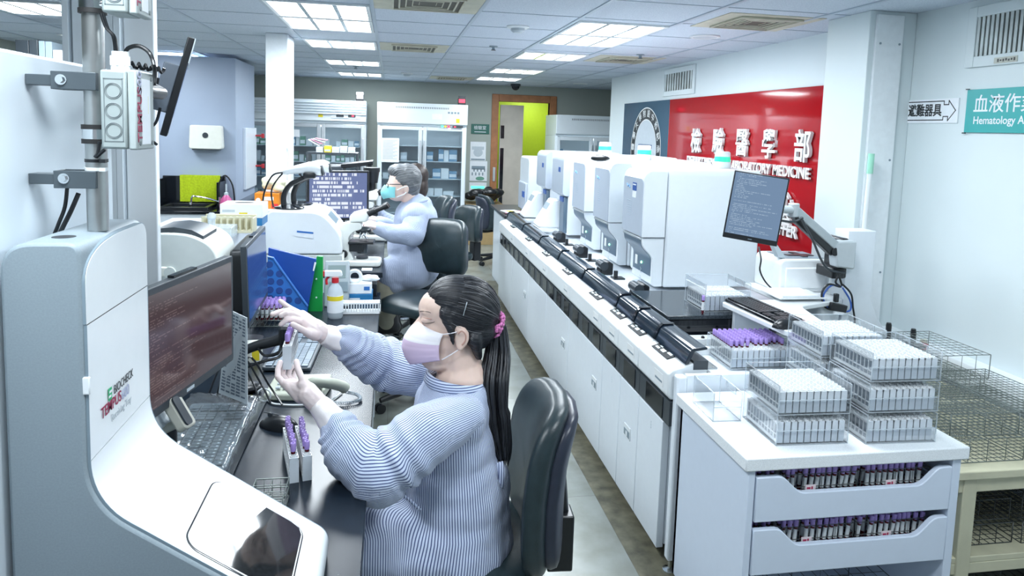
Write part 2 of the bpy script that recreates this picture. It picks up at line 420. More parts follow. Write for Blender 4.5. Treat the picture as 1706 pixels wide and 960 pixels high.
dr = MB().box(DX0 + .03, BACK + .03, .02, DX0 + .40, BACK + .07, DZ - .05).build('door_1', PALEWOOD, bevel=.003); structure(dr); MW[dr.name] = Matrix()
MB().box(DX0 + .045, BACK + .024, 1.55, DX0 + .10, BACK + .031, 1.75).box(DX0 + .045, BACK + .024, .35, DX0 + .10, BACK + .031, 1.40).build('vision_panel', BLACKG, dr)
MB().box(DX0 - .07, BACK - .035, .88, DX0 - .03, BACK - .018, 1.10).build('pull_handle', ALU, dr, bevel=.004)
# left side: far-left wall, partition, white columns
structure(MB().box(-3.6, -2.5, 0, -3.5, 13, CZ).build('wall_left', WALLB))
PARTM = mat('partition_white', (.70, .78, .84), .35, var=.02, scale=2)
PX = -.615
structure(MB().box(PX - .06, -1.5, 0, PX, 1.69, 1.803).build('partition', PARTM, bevel=.006))
GLOSSW = mat('gloss_white_panel', (.80, .86, .90), .06, var=.02, scale=5, coat=.4)
c0 = atY(103, 60, 2.3); c1 = atY(193, 60, 2.3); c2 = atY(205, 60, 2.3); c3 = atY(257, 250, 2.3)
structure(MB().box(c0.x, 2.30, 0, c0.x + .018, 2.46, CZ).box(c0.x + .024, 2.31, 0, c1.x - .012, 2.46, CZ).box(c1.x - .008, 2.30, 0, c1.x + .012, 2.46, CZ).build('column_white_frame', PARTM, bevel=.002))
structure(MB().box(c1.x + .014, 2.32, 0, c3.x, 2.35, CZ).build('column_gloss_white', GLOSSW, bevel=.004))
structure(MB().box(-.952, 5.6, 0, -.79, 5.95, CZ).build('column_slim_white', WHITE, bevel=.006))
# right column beside red panel, with cover plate
structure(MB().box(2.42, 3.30, 0, RX, 3.66, CZ).build('column_right', WALLR, bevel=.004))
pt = MB().box(2.45, 3.284, .66, 2.605, 3.30, CZ - .02).build('column_cover_plate', WHITE, bevel=.002); structure(pt)
# ================================================================== back of the room
FRB = mat('fridge_white', (.70, .77, .82), .3, var=.01)
FRD = mat('fridge_interior', (.50, .58, .62), .5)
SHELF = mat('fridge_shelf', (.66, .73, .77), .4)
BOXW = mat('reagent_white', (.78, .83, .86), .5); BOXB = mat('reagent_blue', (.16, .32, .48), .5); BOXG = mat('reagent_green', (.14, .34, .24), .5); BOXY = mat('yellow_sticker', (.75, .62, .03), .5)
FRL = mat('fridge_tube', (1, 1, 1), .4, emit=(.9, .97, 1.), estr=5.)
def fridge(name, label, x0, x1, y0, y1, ztop, zhead, nd, shelves, louvre):
    t = thing(name, label, 'fridge', ((x0 + x1) / 2, (y0 + y1) / 2, 0))
    b = MB(); th = .04
    b.box(x0, y0 + .05, .08, x0 + th, y1, zhead); b.box(x1 - th, y0 + .05, .08, x1, y1, zhead); b.box(x0 + th, y1 - th, .08, x1 - th, y1, zhead); b.box(x0, y0 + .03, .08, x1, y1, .22)
    b.box(x0, y0 + .05, zhead, x1, y1, ztop)
    b.build('body', FRB, t, world=True, bevel=.006)
    h = MB(); h.box(x0 - .005, y0 - .02, zhead + .03, x1 + .005, y0 + .05, ztop)
    h.build('header_panel', FRB, t, world=True, bevel=.008)
    v = MB()
    if louvre:
        for k in range(5):
            z = ztop - .03 - k * .037; v.prism([(y0 - .02, z), (y0 - .045, z - .012), (y0 - .02, z - .024)], 'x', x0, x1)
        v.build('louvres', FRB, t, world=True)
    else:
        n = 30
        for k in range(n):
            x = x0 + (x1 - x0) * (.2 + .6 * k / n); v.box(x, y0 - .0215, ztop - .075, x + .008, y0 - .0195, ztop - .05)
        v.build('vent_slots', DGREY, t, world=True)
    s = MB()
    for z in shelves: s.box(x0 + th, y0 + .10, z - .012, x1 - th, y1 - th, z)
    s.build('shelf', SHELF, t, world=True)
    MB().box(x0 + th + .02, y0 + .07, zhead - .05, x1 - th - .02, y0 + .09, zhead - .03).build('interior_lamp', FRL, t, world=True)
    MB().box(x0 + .03, y0 + .1, 0, x1 - .03, y1 - .02, .08).build('plinth', DGREY, t, world=True)
    w = (x1 - x0 - .02) / nd
    for i in range(nd):
        a = x0 + .01 + w * i + .006; c = a + w - .012
        f = MB(); fw = .05
        f.box(a, y0, .24, a + fw, y0 + .045, zhead - .01); f.box(c - fw, y0, .24, c, y0 + .045, zhead - .01)
        f.box(a + fw, y0, .24, c - fw, y0 + .045, .30); f.box(a + fw, y0, zhead - .06, c - fw, y0 + .045, zhead - .01)
        d = f.build('door', ALU if louvre else FRB, t, world=True, bevel=.004)
        MB().box(a + fw, y0 + .015, .30, c - fw, y0 + .022, zhead - .06).build('pane', GLASS, d, world=True)
        hx = c - .02 if i % 2 == 0 else a + .02
        MB().box(hx - .012, y0 - .025, .8, hx + .012, y0, 1.5).build('handle', ALU, d, world=True, bevel=.004)
    return t
FA = fridge('louvred_fridge', 'wide white glass-door fridge with louvred header behind the slim pillar', -2.17, -.36, 10.0, 10.68, 2.02, 1.70, 3, (.62, .95, 1.16, 1.38), True)
FB = fridge('two_door_fridge', 'white two-door glass fridge with flat slotted header beside green sign', -.20, 1.06, 10.0, 10.68, 2.02, 1.70, 2, (.45, .70, .95, 1.20, 1.42), False)
FC = fridge('two_door_fridge', 'white fridge right of the doorway, half behind the analyzers', 2.36, 3.5, 9.95, 10.68, 1.93, 1.62, 2, (.6, .95, 1.28), False)
def panel_on(parent, x0, z0, x1, z1, y, m, name, d=.004): return MB().box(x0, y - d, z0, x1, y, z1).build(name, m, parent, world=True)
# control strips and notes on the headers
e = panel_on(FA, -.83, 1.775, -.43, 1.845, 9.98, FRB, 'control_plate', .008)
for x, m in ((-.76, DGREY), (-.60, DGREY)): panel_on(FA, x, 1.79, x + .10, 1.83, 9.971, m, 'display')
REDL = mat('red_digits', (.5, .02, .04), .4, emit=(1, .05, .1), estr=2.); GRNL = mat('green_light', (.05, .5, .3), .4, emit=(.1, .9, .5), estr=1.5)
panel_on(FA, -.55, 1.80, -.52, 1.82, 9.966, REDL, 'red_digits', .002)
panel_on(FA, -1.0, 1.78, -.94, 1.84, 9.979, BOXY, 'yellow_sticker', .002)
panel_on(FB, .90, 1.76, .95, 1.82, 9.979, BOXY, 'yellow_sticker', .002)
panel_on(FB, .56, 1.80, .70, 1.88, 9.979, PAPER, 'notice', .002)
for k, m in enumerate((GRNL, BOXY, REDL)): panel_on(FB, .69 + .045 * k, 1.693, .72 + .045 * k, 1.72, 9.979, m, 'switch', .006)
panel_on(FB, .85, 1.69, 1.0, 1.72, 9.979, DGREY, 'display', .004)
panel_on(FB, .87, 1.698, .90, 1.712, 9.974, REDL, 'red_digits', .002)
for x, z, p in ((-1.52, 1.81, FA), (.78, 1.90, FB)):
    g = MB()
    for k in range(4): g.box(x + .045 * k, 9.978, z - .012 - .004 * (k % 2), x + .03 + .045 * k, 9.9795, z + .014)
    g.build('maker_print', MGREY, p, world=True)
t = thing('notice_sheet', 'white printed sheet taped on the glass of the two-door fridge', 'paper', (-.02, 9.99, 1.35))
MB().box(-.125, -.003, -.17, .125, 0, .17).build('sheet', PAPER, t)
g = MB()
for k in range(16): g.box(-.10, -.004, .13 - .017 * k, .10 - .03 * (k % 3), -.003, .135 - .017 * k)
g.build('printed_lines', mat('print_grey', (.35, .40, .45), .7), t)
t = thing('notice_sheet', 'small white sheet on louvred fridge door beside the pillar', 'paper', (-1.35, 9.99, 1.55))
MB().box(-.16, -.003, -.05, .10, 0, .05).build('sheet', PAPER, t)
# contents
rr = random.Random(3)
def stock(x0, x1, y, zs, what, group, wr=(.04, .09), hr=(.06, .15), mats=(BOXW, BOXW, BOXG, BOXB), gap=.012, fill=.85, pos=''):
    for z in zs:
        x = x0
        while x < x1 - .05:
            w = rr.uniform(*wr)
            if rr.random() < fill:
                h = rr.uniform(*hr); m = rr.choice(mats); d = rr.uniform(.05, .1)
                o = MB().box(x, y, z, x + w, y + d, z + h).box(x + .004, y - .001, z + h * .2, x + w - .004, y, z + h * .6, 1).build('reagent_box', [m, PAPER], bevel=.003)
                tag(o, what, 'box', group)
            x += w + gap
stock(-1.52, -1.0, 10.15, (.951, 1.161, 1.381), 'small reagent box on a shelf of the louvred fridge behind its middle door', 'reagent boxes in the louvred fridge, middle door')
stock(-.92, -.42, 10.15, (.951, 1.161, 1.381), 'small reagent box on a shelf of the louvred fridge behind its end door', 'reagent boxes in the louvred fridge, end door', hr=(.06, .10))
stock(-2.1, -1.62, 10.15, (.621, .951, 1.161, 1.381), 'small reagent box on a shelf of the louvred fridge, beyond the slim pillar', 'reagent boxes in the louvred fridge beyond the pillar')
stock(.50, .98, 10.15, (.951, 1.201), 'blue and white carton stacked on a shelf of the two-door fridge', 'cartons in the two-door fridge', wr=(.06, .13), hr=(.1, .19), mats=(BOXB, BOXW, BOXB), gap=.006)
stock(-.12, .36, 10.15, (.951, 1.201), 'pale box on a shelf of the two-door fridge behind its notice door', 'boxes behind the notice door of the two-door fridge', wr=(.06, .14), hr=(.06, .16), mats=(BOXW, LGREY), gap=.02)
stock(.50, .98, 10.15, (.451, .701), 'white rack or tub on a low shelf of the two-door fridge', 'tubs in the two-door fridge', wr=(.08, .18), hr=(.05, .12), mats=(BOXW, LGREY))
stock(2.45, 3.0, 10.1, (1.281,), 'small vial box on the top shelf of the fridge beside the doorway', 'boxes in the fridge beside the doorway')
# thermometers on top of fridges, sign, posters, box
def thermo(x, z, label, red):
    t = thing('temperature_display', label, 'thermometer', (x, 10.15, z))
    MB().box(-.055, -.03, 0, .055, .03, .10).build('housing', BLACK, t, bevel=.005)
    MB().box(-.045, -.033, .035, .045, -.03, .085).build('screen', REDL if red else PAPER, t)
    MB().box(-.05, -.034, .09, .05, .0, .13).build('top_label', PAPER if not red else DGREY, t)
thermo(-.45, 2.02, 'small black temperature display with white label on top of louvred fridge', False)
thermo(.99, 2.02, 'small temperature display with red digits on top of the two-door fridge', True)
TEAL = mat('teal_sign', (.02, .36, .36), .35, var=.01)
GRNS = mat('dark_green_sign', (.01, .12, .09), .4)
a = atY(785, 207, 10.74); b = atY(815, 223, 10.74)
t = thing('door_sign', 'small dark green sign with pale characters on back wall beside the doorway', 'sign', ((a.x + b.x) / 2, 10.74, (a.z + b.z) / 2))
MB().box(-.14, -.006, -.075, .14, .01, .075).build('plate', GRNS, t, bevel=.002)
text('檢驗室', .065, frame((-.10, -.0065, .015), (1, 0, 0), (0, 0, 1)), PAPER, t, world=False)
MB().box(-.09, -.0068, -.05, .09, -.006, -.04).build('small_print', PAPER, t)
for px0, py0, px1, py1, lab, cols in ((784, 236, 809, 268, 'poster with grey map-like figure on back wall under the green sign', (LGREY, MGREY)), (783, 268, 811, 302, 'poster with drawings and a green patch on back wall, second below the sign', (MGREY, BOXG)), (782, 304, 810, 328, 'lowest poster with green and pink bars on back wall above the carton', (GRNL, mat('pink_print', (.6, .12, .25), .6)))):
    a = atY(px0, py0, 10.74); b = atY(px1, py1, 10.74)
    t = thing('wall_poster', lab, 'poster', ((a.x + b.x) / 2, 10.745, (a.z + b.z) / 2), 0, 'posters under the green sign'); w = (b.x - a.x) / 2; h = (a.z - b.z) / 2
    MB().box(-w, -.004, -h, w, .004, h).build('sheet', PAPER, t)
    g = MB(); g.box(-w * .8, -.006, h * .15, w * .75, -.004, h * .5, 0)
    if 'map' in lab:
        g.ell((0, -.004, -.02), (w * .6, .002, h * .45), m=0)
        g.box(-w * .9, -.006, -h * .95, w * .9, -.004, -h * .8, 1)
    elif 'drawings' in lab:
        for k in range(8): g.cbox((-w * .7 + w * .2 * k, -.005, -h * .1 + (.03 if k % 2 else -.03)), (w * .14, .002, h * .3), 0)
        g.ell((w * .2, -.004, -h * .75), (w * .5, .002, h * .2), m=1)
    else: g.box(-w * .8, -.006, -h * .5, w * .1, -.004, -h * .15, 1)
    g.build('picture', list(cols), t)
KRAFT = mat('kraft_carton', (.40, .28, .13), .7, var=.06)
t = thing('cardboard_carton', 'brown cardboard carton with lettering on floor below the posters', 'box', (1.37, 10.3, 0))
MB().box(-.28, -.3, 0, .28, .3, .58).build('carton', KRAFT, t, bevel=.004)
text('AO-500', .085, frame((-.12, -.302, .35), (1, 0, 0), (0, 0, 1)), mat('carton_print', (.32, .10, .04), .7), t, world=False)
g = MB(); g.tube([(.19, -.30, .44), (.22, -.33, .40), (.26, -.31, .42), (.25, -.31, .34)], .012)
o = g.build('red_strap', mat('red_strap', (.45, .02, .02), .6)); o.location = (1.37, 10.3, 0); tag(o, 'red loose strap hanging at the corner of the brown carton', 'strap')
bm_ = MB()
for k in range(14):
    bm_.ell((rr.uniform(-.22, .22), rr.uniform(-.22, .2), .06 + rr.uniform(0, .12)), (rr.uniform(.06, .13), .08, rr.uniform(.05, .09)), nu=9, nv=6)
me = blob(bm_, .02, 2); me.materials.append(mat('bin_bag', (.012, .013, .015), .25, bump=.6, bscale=24)); o = finish('rubbish_bag', me); o.location = (1.37, 10.3, .58 + .02)
tag(o, 'crumpled black plastic bag lying on top of the brown carton', 'bag')

# ---- blue-grey cubicle wall with sink counter
CUB = mat('cubicle_blue_grey', (.36, .43, .55), .4, var=.02, scale=3)
structure(MB().box(-2.33, 7.6, 0, -1.585, 8.6, 2.33).build('column_blue_grey', CUB, bevel=.004))
structure(MB().box(-2.6, 7.55, 0, -2.335, 8.6, CZ).build('column_dark_trim', mat('cubicle_trim', (.18, .20, .22), .5)))
t = thing('sink_counter', 'black-topped white sink counter in front of the blue-grey wall', 'counter', (-1.9, 7.3, 0))
MB().box(-2.33, 7.06, 0, -1.40, 7.59, .79).build('cabinet', WHITEC, t, world=True, bevel=.003)
MB().box(-2.335, 7.04, .79, -1.20, 7.33, .82).box(-2.335, 7.33, .79, -2.15, 7.59, .82).box(-1.72, 7.33, .79, -1.20, 7.59, .82).build('worktop', BLACKG, t, world=True, bevel=.003)
MB().box(-2.28, 7.54, .82, -1.68, 7.58, 1.12).box(-2.28, 7.2, .82, -2.25, 7.54, 1.10).box(-1.71, 7.3, .82, -1.68, 7.54, 1.08).build('splash_board', BLACKG, t, world=True, bevel=.003)
MB().box(-2.2, 7.12, .81, -1.75, 7.16, .85).box(-2.2, 7.46, .81, -1.75, 7.5, .85).box(-2.2, 7.16, .81, -2.16, 7.46, .85).box(-1.79, 7.16, .81, -1.75, 7.46, .85).build('basin_rim', BLACK, t, world=True, bevel=.004)
tp = MB(); a = atY(366, 340, 7.3); b = atY(322, 327, 7.3); c = atY(320, 338, 7.3)
tp.tube([(a.x, 7.3, .82), (a.x, 7.3, a.z + .07)], .012); tp.tube([(a.x, 7.3, a.z + .02), (a.x - .12, 7.28, a.z + .06), (b.x + .03, 7.25, b.z + .005), (b.x, 7.25, b.z - .005), (c.x, 7.25, c.z - .03)], .009, smooth_n=4)
tp.cyl((c.x, 7.25, c.z - .07), (c.x, 7.25, c.z + .01), .018)
tag(tp.build('sink_tap', CHROME), 'curved chrome tap standing over the black sink', 'tap')
TOW = mat('lime_towel', (.47, .60, .01), .9, var=.15, scale=60, bump=.5, bscale=200)
tw = MB(); n = 14
a = atY(300, 294, 7.53); b = atY(367, 297, 7.53)
for i in range(n):
    x0 = a.x + (b.x - a.x) * i / n; x1 = a.x + (b.x - a.x) * (i + 1) / n
    f = lambda u: .006 * sin(u * 9) + .003 * sin(u * 23)
    y0, y1 = 7.525 + f(i / n * 3), 7.525 + f((i + 1) / n * 3)
    zb = .86
    tw.loft([[(x0, y0, zb), (x0, y0 - .006, zb)], [(x0, y0, 1.125), (x0, y0 - .006, 1.13)]], caps=False, closed=False)
    tw.quad((x0, y0 - .006, zb), (x1, y1 - .006, zb), (x1, y1 - .006, 1.13), (x0, y0 - .006, 1.13))
    tw.quad((x0, y0 - .006, 1.13), (x1, y1 - .006, 1.13), (x1, 7.59, 1.128), (x0, 7.59, 1.128))
bmesh.ops.remove_doubles(tw.bm, verts=tw.bm.verts[:], dist=.0005)
tag(tw.build('towel', TOW, smooth=60), 'lime green towel hanging over the black sink splash board', 'towel')
t = thing('paper_towel_dispenser', 'cream paper towel dispenser on the blue-grey wall above sink', 'dispenser', (atY(347, 248, 7.6).x, 7.6, atY(347, 248, 7.6).z))
MB().prism(round_poly([(-.16, 0, .03), (.16, 0, .03), (.15, .24, .02), (-.15, .24, .02)]), 'y', -.11, 0).build('housing', CREAMW, t, bevel=.008)
MB().cyl((0, -.111, .14), (0, -.116, .14), .028, n=20).build('lock_badge', DGREY, t); MB().box(-.13, -.108, -.012, .13, -.02, 0).build('slot', DGREY, t)
pk = mat('pink_liquid', (.55, .10, .28), .3)
b = atY(377, 332, 7.25); t = thing('soap_bottle', 'pink soap bottle beside black sink at the counter corner', 'bottle', (b.x, 7.25, .82))
MB().lathe(((.0, 0), (.06, 0), (.065, .03), (.05, .1), (.02, .14), (0, .14)), n=18).build('bottle', pk, t); MB().lathe(((.02, .14), (.02, .16), (.008, .17), (.008, .25), (0, .25)), n=12).build('pump', LGREY, t)
t = thing('hose_loop', 'black hose loop hanging at the sink counter corner', 'hose', (b.x, 7.3, .83))
MB().tube([(-.06, .0, 0), (-.08, 0, .22), (-.02, 0, .32), (.05, 0, .22), (.07, 0, .02)], .008, smooth_n=5).build('hose', BLACK, t)
# shelves behind the cubicle side with red clamps
sx = -1.585
t = thing('wall_shelf_unit', 'pale panel with red clamps on the side of the blue-grey wall', 'panel', (sx, 8.1, 0))
MB().box(sx, 7.95, .95, sx + .03, 8.55, 1.62).build('panel', WHITEC, t, world=True, bevel=.003)
for z in (1.18, 1.53):
    MB().cbox((sx + .06, 8.5, z), (.10, .03, .02)).cbox((sx + .11, 8.5, z), (.03, .04, .05)).build('clamp', mat('red_clamp', (.45, .02, .03), .4), t, world=True, bevel=.004)
t = thing('side_counter', 'black counter top running behind the sink corner toward the fridges', 'counter', (-1.5, 8.3, 0))
MB().box(-1.58, 7.65, .82, -1.20, 9.2, .86).build('worktop', BLACKG, t, world=True, bevel=.003); MB().box(-1.56, 7.7, 0, -1.22, 9.2, .82).build('cabinet', WHITEC, t, world=True)
# dark boxes on a cabinet seen over the partition
t = thing('filing_cabinet', 'pale cabinet behind the partition carrying dark binders', 'cabinet', (-2.95, 5.6, 0))
MB().box(-3.4, 5.3, 0, -2.35, 5.9, 1.83).build('carcass', WHITEC, t, world=True, bevel=.004)
for i in range(2): MB().box(-3.39 + .53 * i, 5.285, .1, -2.88 + .53 * i, 5.30, 1.80).build('door', WHITEC, t, world=True, bevel=.003)
for k, (a0, a1, h, lab) in enumerate(((25, 47, 66, 'wide black storage box on the cabinet seen over the partition'), (48, 62, 66, 'black storage box on the cabinet, next to the wide one'), (64, 74, 68, 'dark grey binder on the cabinet seen over the partition, beside black boxes'), (75, 86, 69, 'dark grey binder on the cabinet, closest to the white column'))):
    a = atY(a0, h, 5.4); b = atY(a1, h, 5.4)
    o = MB().box(a.x, 5.4, 1.83, b.x, 5.7, a.z).box(a.x + .01, 5.396, 1.88, b.x - .01, 5.4, 1.90).build('storage_box', DGREY if k < 2 else MGREY, bevel=.004); tag(o, lab, 'box')
a = atY(88, 83, 5.4); b = atY(103, 83, 5.4)
t = thing('medicine_carton', 'white carton with orange emblem on the cabinet seen over the partition', 'box', (a.x, 5.4, 1.83))
MB().box(0, 0, 0, b.x - a.x, .1, a.z - 1.83).build('carton', WHITE, t, bevel=.003); MB().box(.01, -.002, .015, b.x - a.x, 0, .07).build('emblem', mat('orange_print', (.75, .30, .03), .5), t)
# ================================================================== analyzer line along the right
BX = 1.055
SEAM = [2.44, 2.77, 3.04, 3.31, 3.95, 4.56, 5.2, 5.9, 6.72]
LABELM = mat('label_sticker', (.78, .80, .80), .5)
PINKS = mat('tiny_green', (.05, .45, .2), .4)
for i in range(8):
    y0, y1 = SEAM[i], SEAM[i + 1]
    t = thing('conveyor_module', f'white conveyor module with window and smoked cover, {ORD[i]} along the line from the sample cabinet', 'conveyor', (BX, (y0 + y1) / 2, .56), 0, 'conveyor modules of the analyzer line')
    g = .003
    MB().prism([(BX, .70), (BX + .015, .683), (BX + .158, .683), (BX + .158, .80), (BX + .10, .826), (BX + .016, .80), (BX, .785)], 'y', y0 + g, y1 - g).build('cover', WHITEG, t, world=True, bevel=.005)
    yc = y0 + .03 + (y1 - y0 - .06) * .28; L = min(.17, (y1 - y0) * .6)
    M = frame((BX + .058, yc + L / 2, .8165), (0, 1, 0), (-.955, 0, -.295))
    MB().box(-L / 2, -.024, -.001, L / 2, .024, .0012, None, M).build('window', mat('window_black', (.008, .010, .013), .55, spec=.15), t, world=True)
    w = MB()
    for k, (u, v, a, b_) in enumerate(((-.3, -.2, .22, .5), (0, .1, .2, .4), (.25, -.25, .14, .3), (.3, .2, .2, .25))):
        w.cbox((u * L, v * .04, .0018), (a * L, b_ * .04, .0008), 0)
    for v in w.bm.verts: v.co = M @ v.co
    w.build('window_contents', [mat('window_bits_grey', (.30, .38, .40), .3)], t, world=True)  # small grey pieces set on the black window
    MB().box(BX - .001, y0 + .05, .715, BX + .002, y0 + .14, .765).build('label', LABELM, t, world=True)
    gm = MB(); gm.box(BX - .0015, y0 + .058, .73, BX - .0008, y0 + .13, .738); gm.build('label_print', MGREY, t, world=True)
    # black service strip with deep slots
    s = MB(); s.box(BX + .012, y0 + .002, .578, BX + .05, y1 - .002, .675, 0)
    n = max(1, int((y1 - y0) / .18))
    for k in range(n):
        a = y0 + (y1 - y0) * (k + .2) / n; s.box(BX + .009, a, .585, BX + .0125, a + (y1 - y0) / n * .55, .67, 1)
    s.build('service_strip', [DGREY, BLACKG], t, world=True)
    # smoked lid
    lid = [(BX + .065, .822), (BX + .085, .873), (BX + .098, .884), (BX + .145, .888), (BX + .155, .886), (BX + .155, .878), (BX + .105, .872), (BX + .098, .862), (BX + .082, .822)]
    lid2 = [(x + .001, z) for x, z in lid]
    o = MB().prism([(a, b) for a, b in lid], 'y', y0 + .004, y1 - .004).build('smoked_lid', SMOKE, t, world=True, bevel=.002, smooth=60)
    MB().prism([(BX + .072, .83), (BX + .087, .869), (BX + .099, .8805), (BX + .146, .889), (BX + .15, .893), (BX + .098, .892), (BX + .08, .873), (BX + .062, .826)], 'y', y1 - .016, y1 + .006).build('lid_rib', BLACKG, o, world=True)
    MB().box(BX + .10, y0 + .002, .80, BX + .16, y1 - .002, .835).build('track_bed', DGREY, t, world=True)
DOORS = [2.50, 2.77, 3.02, 3.30, 3.98, 4.60, 5.25, 6.0, 6.75]
LATCH = {1: .42, 3: .36, 4: .40, 5: .40}
for i in range(8):
    y0, y1 = DOORS[i], DOORS[i + 1]
    t = thing('base_cabinet', f'white base cabinet door under the conveyor, {ORD[i]} from the sample cabinet', 'cabinet', (1.08, (y0 + y1) / 2, .04), 0, 'base cabinets of the analyzer line')
    MB().box(1.10, y0 + .001, .06, 1.85, y1 - .001, .575).build('carcass', WHITEC, t, world=True)
    d = MB().box(1.068, y0 + .002, .045, 1.098, y1 - .002, .572).build('door', WHITEC, t, world=True, bevel=.003)
    MB().box(1.14, y0 + .02, 0, 1.19, y0 + .07, .06).box(1.14, y1 - .07, 0, 1.19, y1 - .02, .06).build('foot', DGREY, t, world=True)
    if i in (1, 3, 4, 6):
        ya = y0 + .08; z = .36 if i != 1 else .33
        h = MB(); h.box(1.064, ya, z, 1.0685, ya + .08, z + .055, 0); h.box(1.0625, ya + .006, z + .006, 1.0645, ya + .074, z + .036, 1); h.box(1.062, ya + .03, z + .008, 1.0635, ya + .05, z + .03, 0)
        h.build('latch', [WHITEG, MGREY], d, world=True)
    if i in (0, 2):
        h = MB()
        for k in range(3): h.cbox((1.0675, y0 + .12, .52 - .012 * k), (.001, .006, .006))
        h.build('status_dots', LGREY, d, world=True)
# end panel, leg, bench deck
t = thing('line_end_frame', 'white end frame and levelling foot closing the analyzer line by the sample cabinet', 'frame', (1.3, 2.44, 0))
MB().box(1.075, 2.40, .05, 1.115, 2.44, .79).build('corner_post', WHITEC, t, world=True, bevel=.008)
MB().box(1.115, 2.405, .05, 1.86, 2.43, .793).build('end_panel', WHITEC, t, world=True, bevel=.003)
MB().lathe(((0, 0), (.028, 0), (.028, .008), (.008, .016), (.008, .05), (0, .05)), (1.095, 2.42, 0), 16).build('levelling_foot', CHROME, t, world=True)
t = thing('analyzer_bench', 'white bench deck carrying the row of tall analyzers', 'bench', (1.7, 5, 0))
MB().box(1.22, 3.365, .70, 2.055, 6.74, .822).build('deck', WHITEC, t, world=True, bevel=.004)
MB().box(2.06, 3.37, 0, 2.10, 6.74, .80).build('rear_panel', WHITEC, t, world=True)
t = thing('granite_shelf', 'black glossy shelf beside the nearest analyzer carrying a rack tray', 'shelf', (1.4, 2.95, .8))
MB().box(1.222, 2.872, .875, 1.75, 3.36, .893).build('top', mat('black_granite', (.03, .04, .05), .12, var=.5, scale=200), t, world=True, bevel=.003)
MB().box(1.225, 2.875, .58, 1.72, 2.895, .872).build('apron', BLACKG, t, world=True)
MB().box(1.222, 2.90, .822, 1.75, 3.36, .874).build('support', DGREY, t, world=True)
t = thing('rack_loader', 'white and steel rack loading bay holding a tray of purple tubes', 'loader', (1.45, 2.65, .7))
MB().box(1.222, 2.446, .58, 1.86, 2.85, .768).build('bed', WHITEC, t, world=True)
MB().box(1.24, 2.70, .768, 1.86, 2.73, .80).box(1.24, 2.79, .768, 1.86, 2.85, .812).build('rail', WHITEG, t, world=True, bevel=.003)
MB().box(1.22, 2.735, .77, 1.86, 2.785, .782).box(1.22, 2.53, .768, 1.30, 2.69, .775).build('steel_plate', STEEL, t, world=True)
MB().box(1.222, 2.446, .768, 1.235, 2.86, .785).build('side_rail', STEEL, t, world=True, bevel=.002)
k_ = MB()
for x in (1.27, 1.36, 1.5, 1.62): k_.ell((x, 2.80, .815), .008, nu=10, nv=6)
k_.build('stud', BLACK, t, world=True)

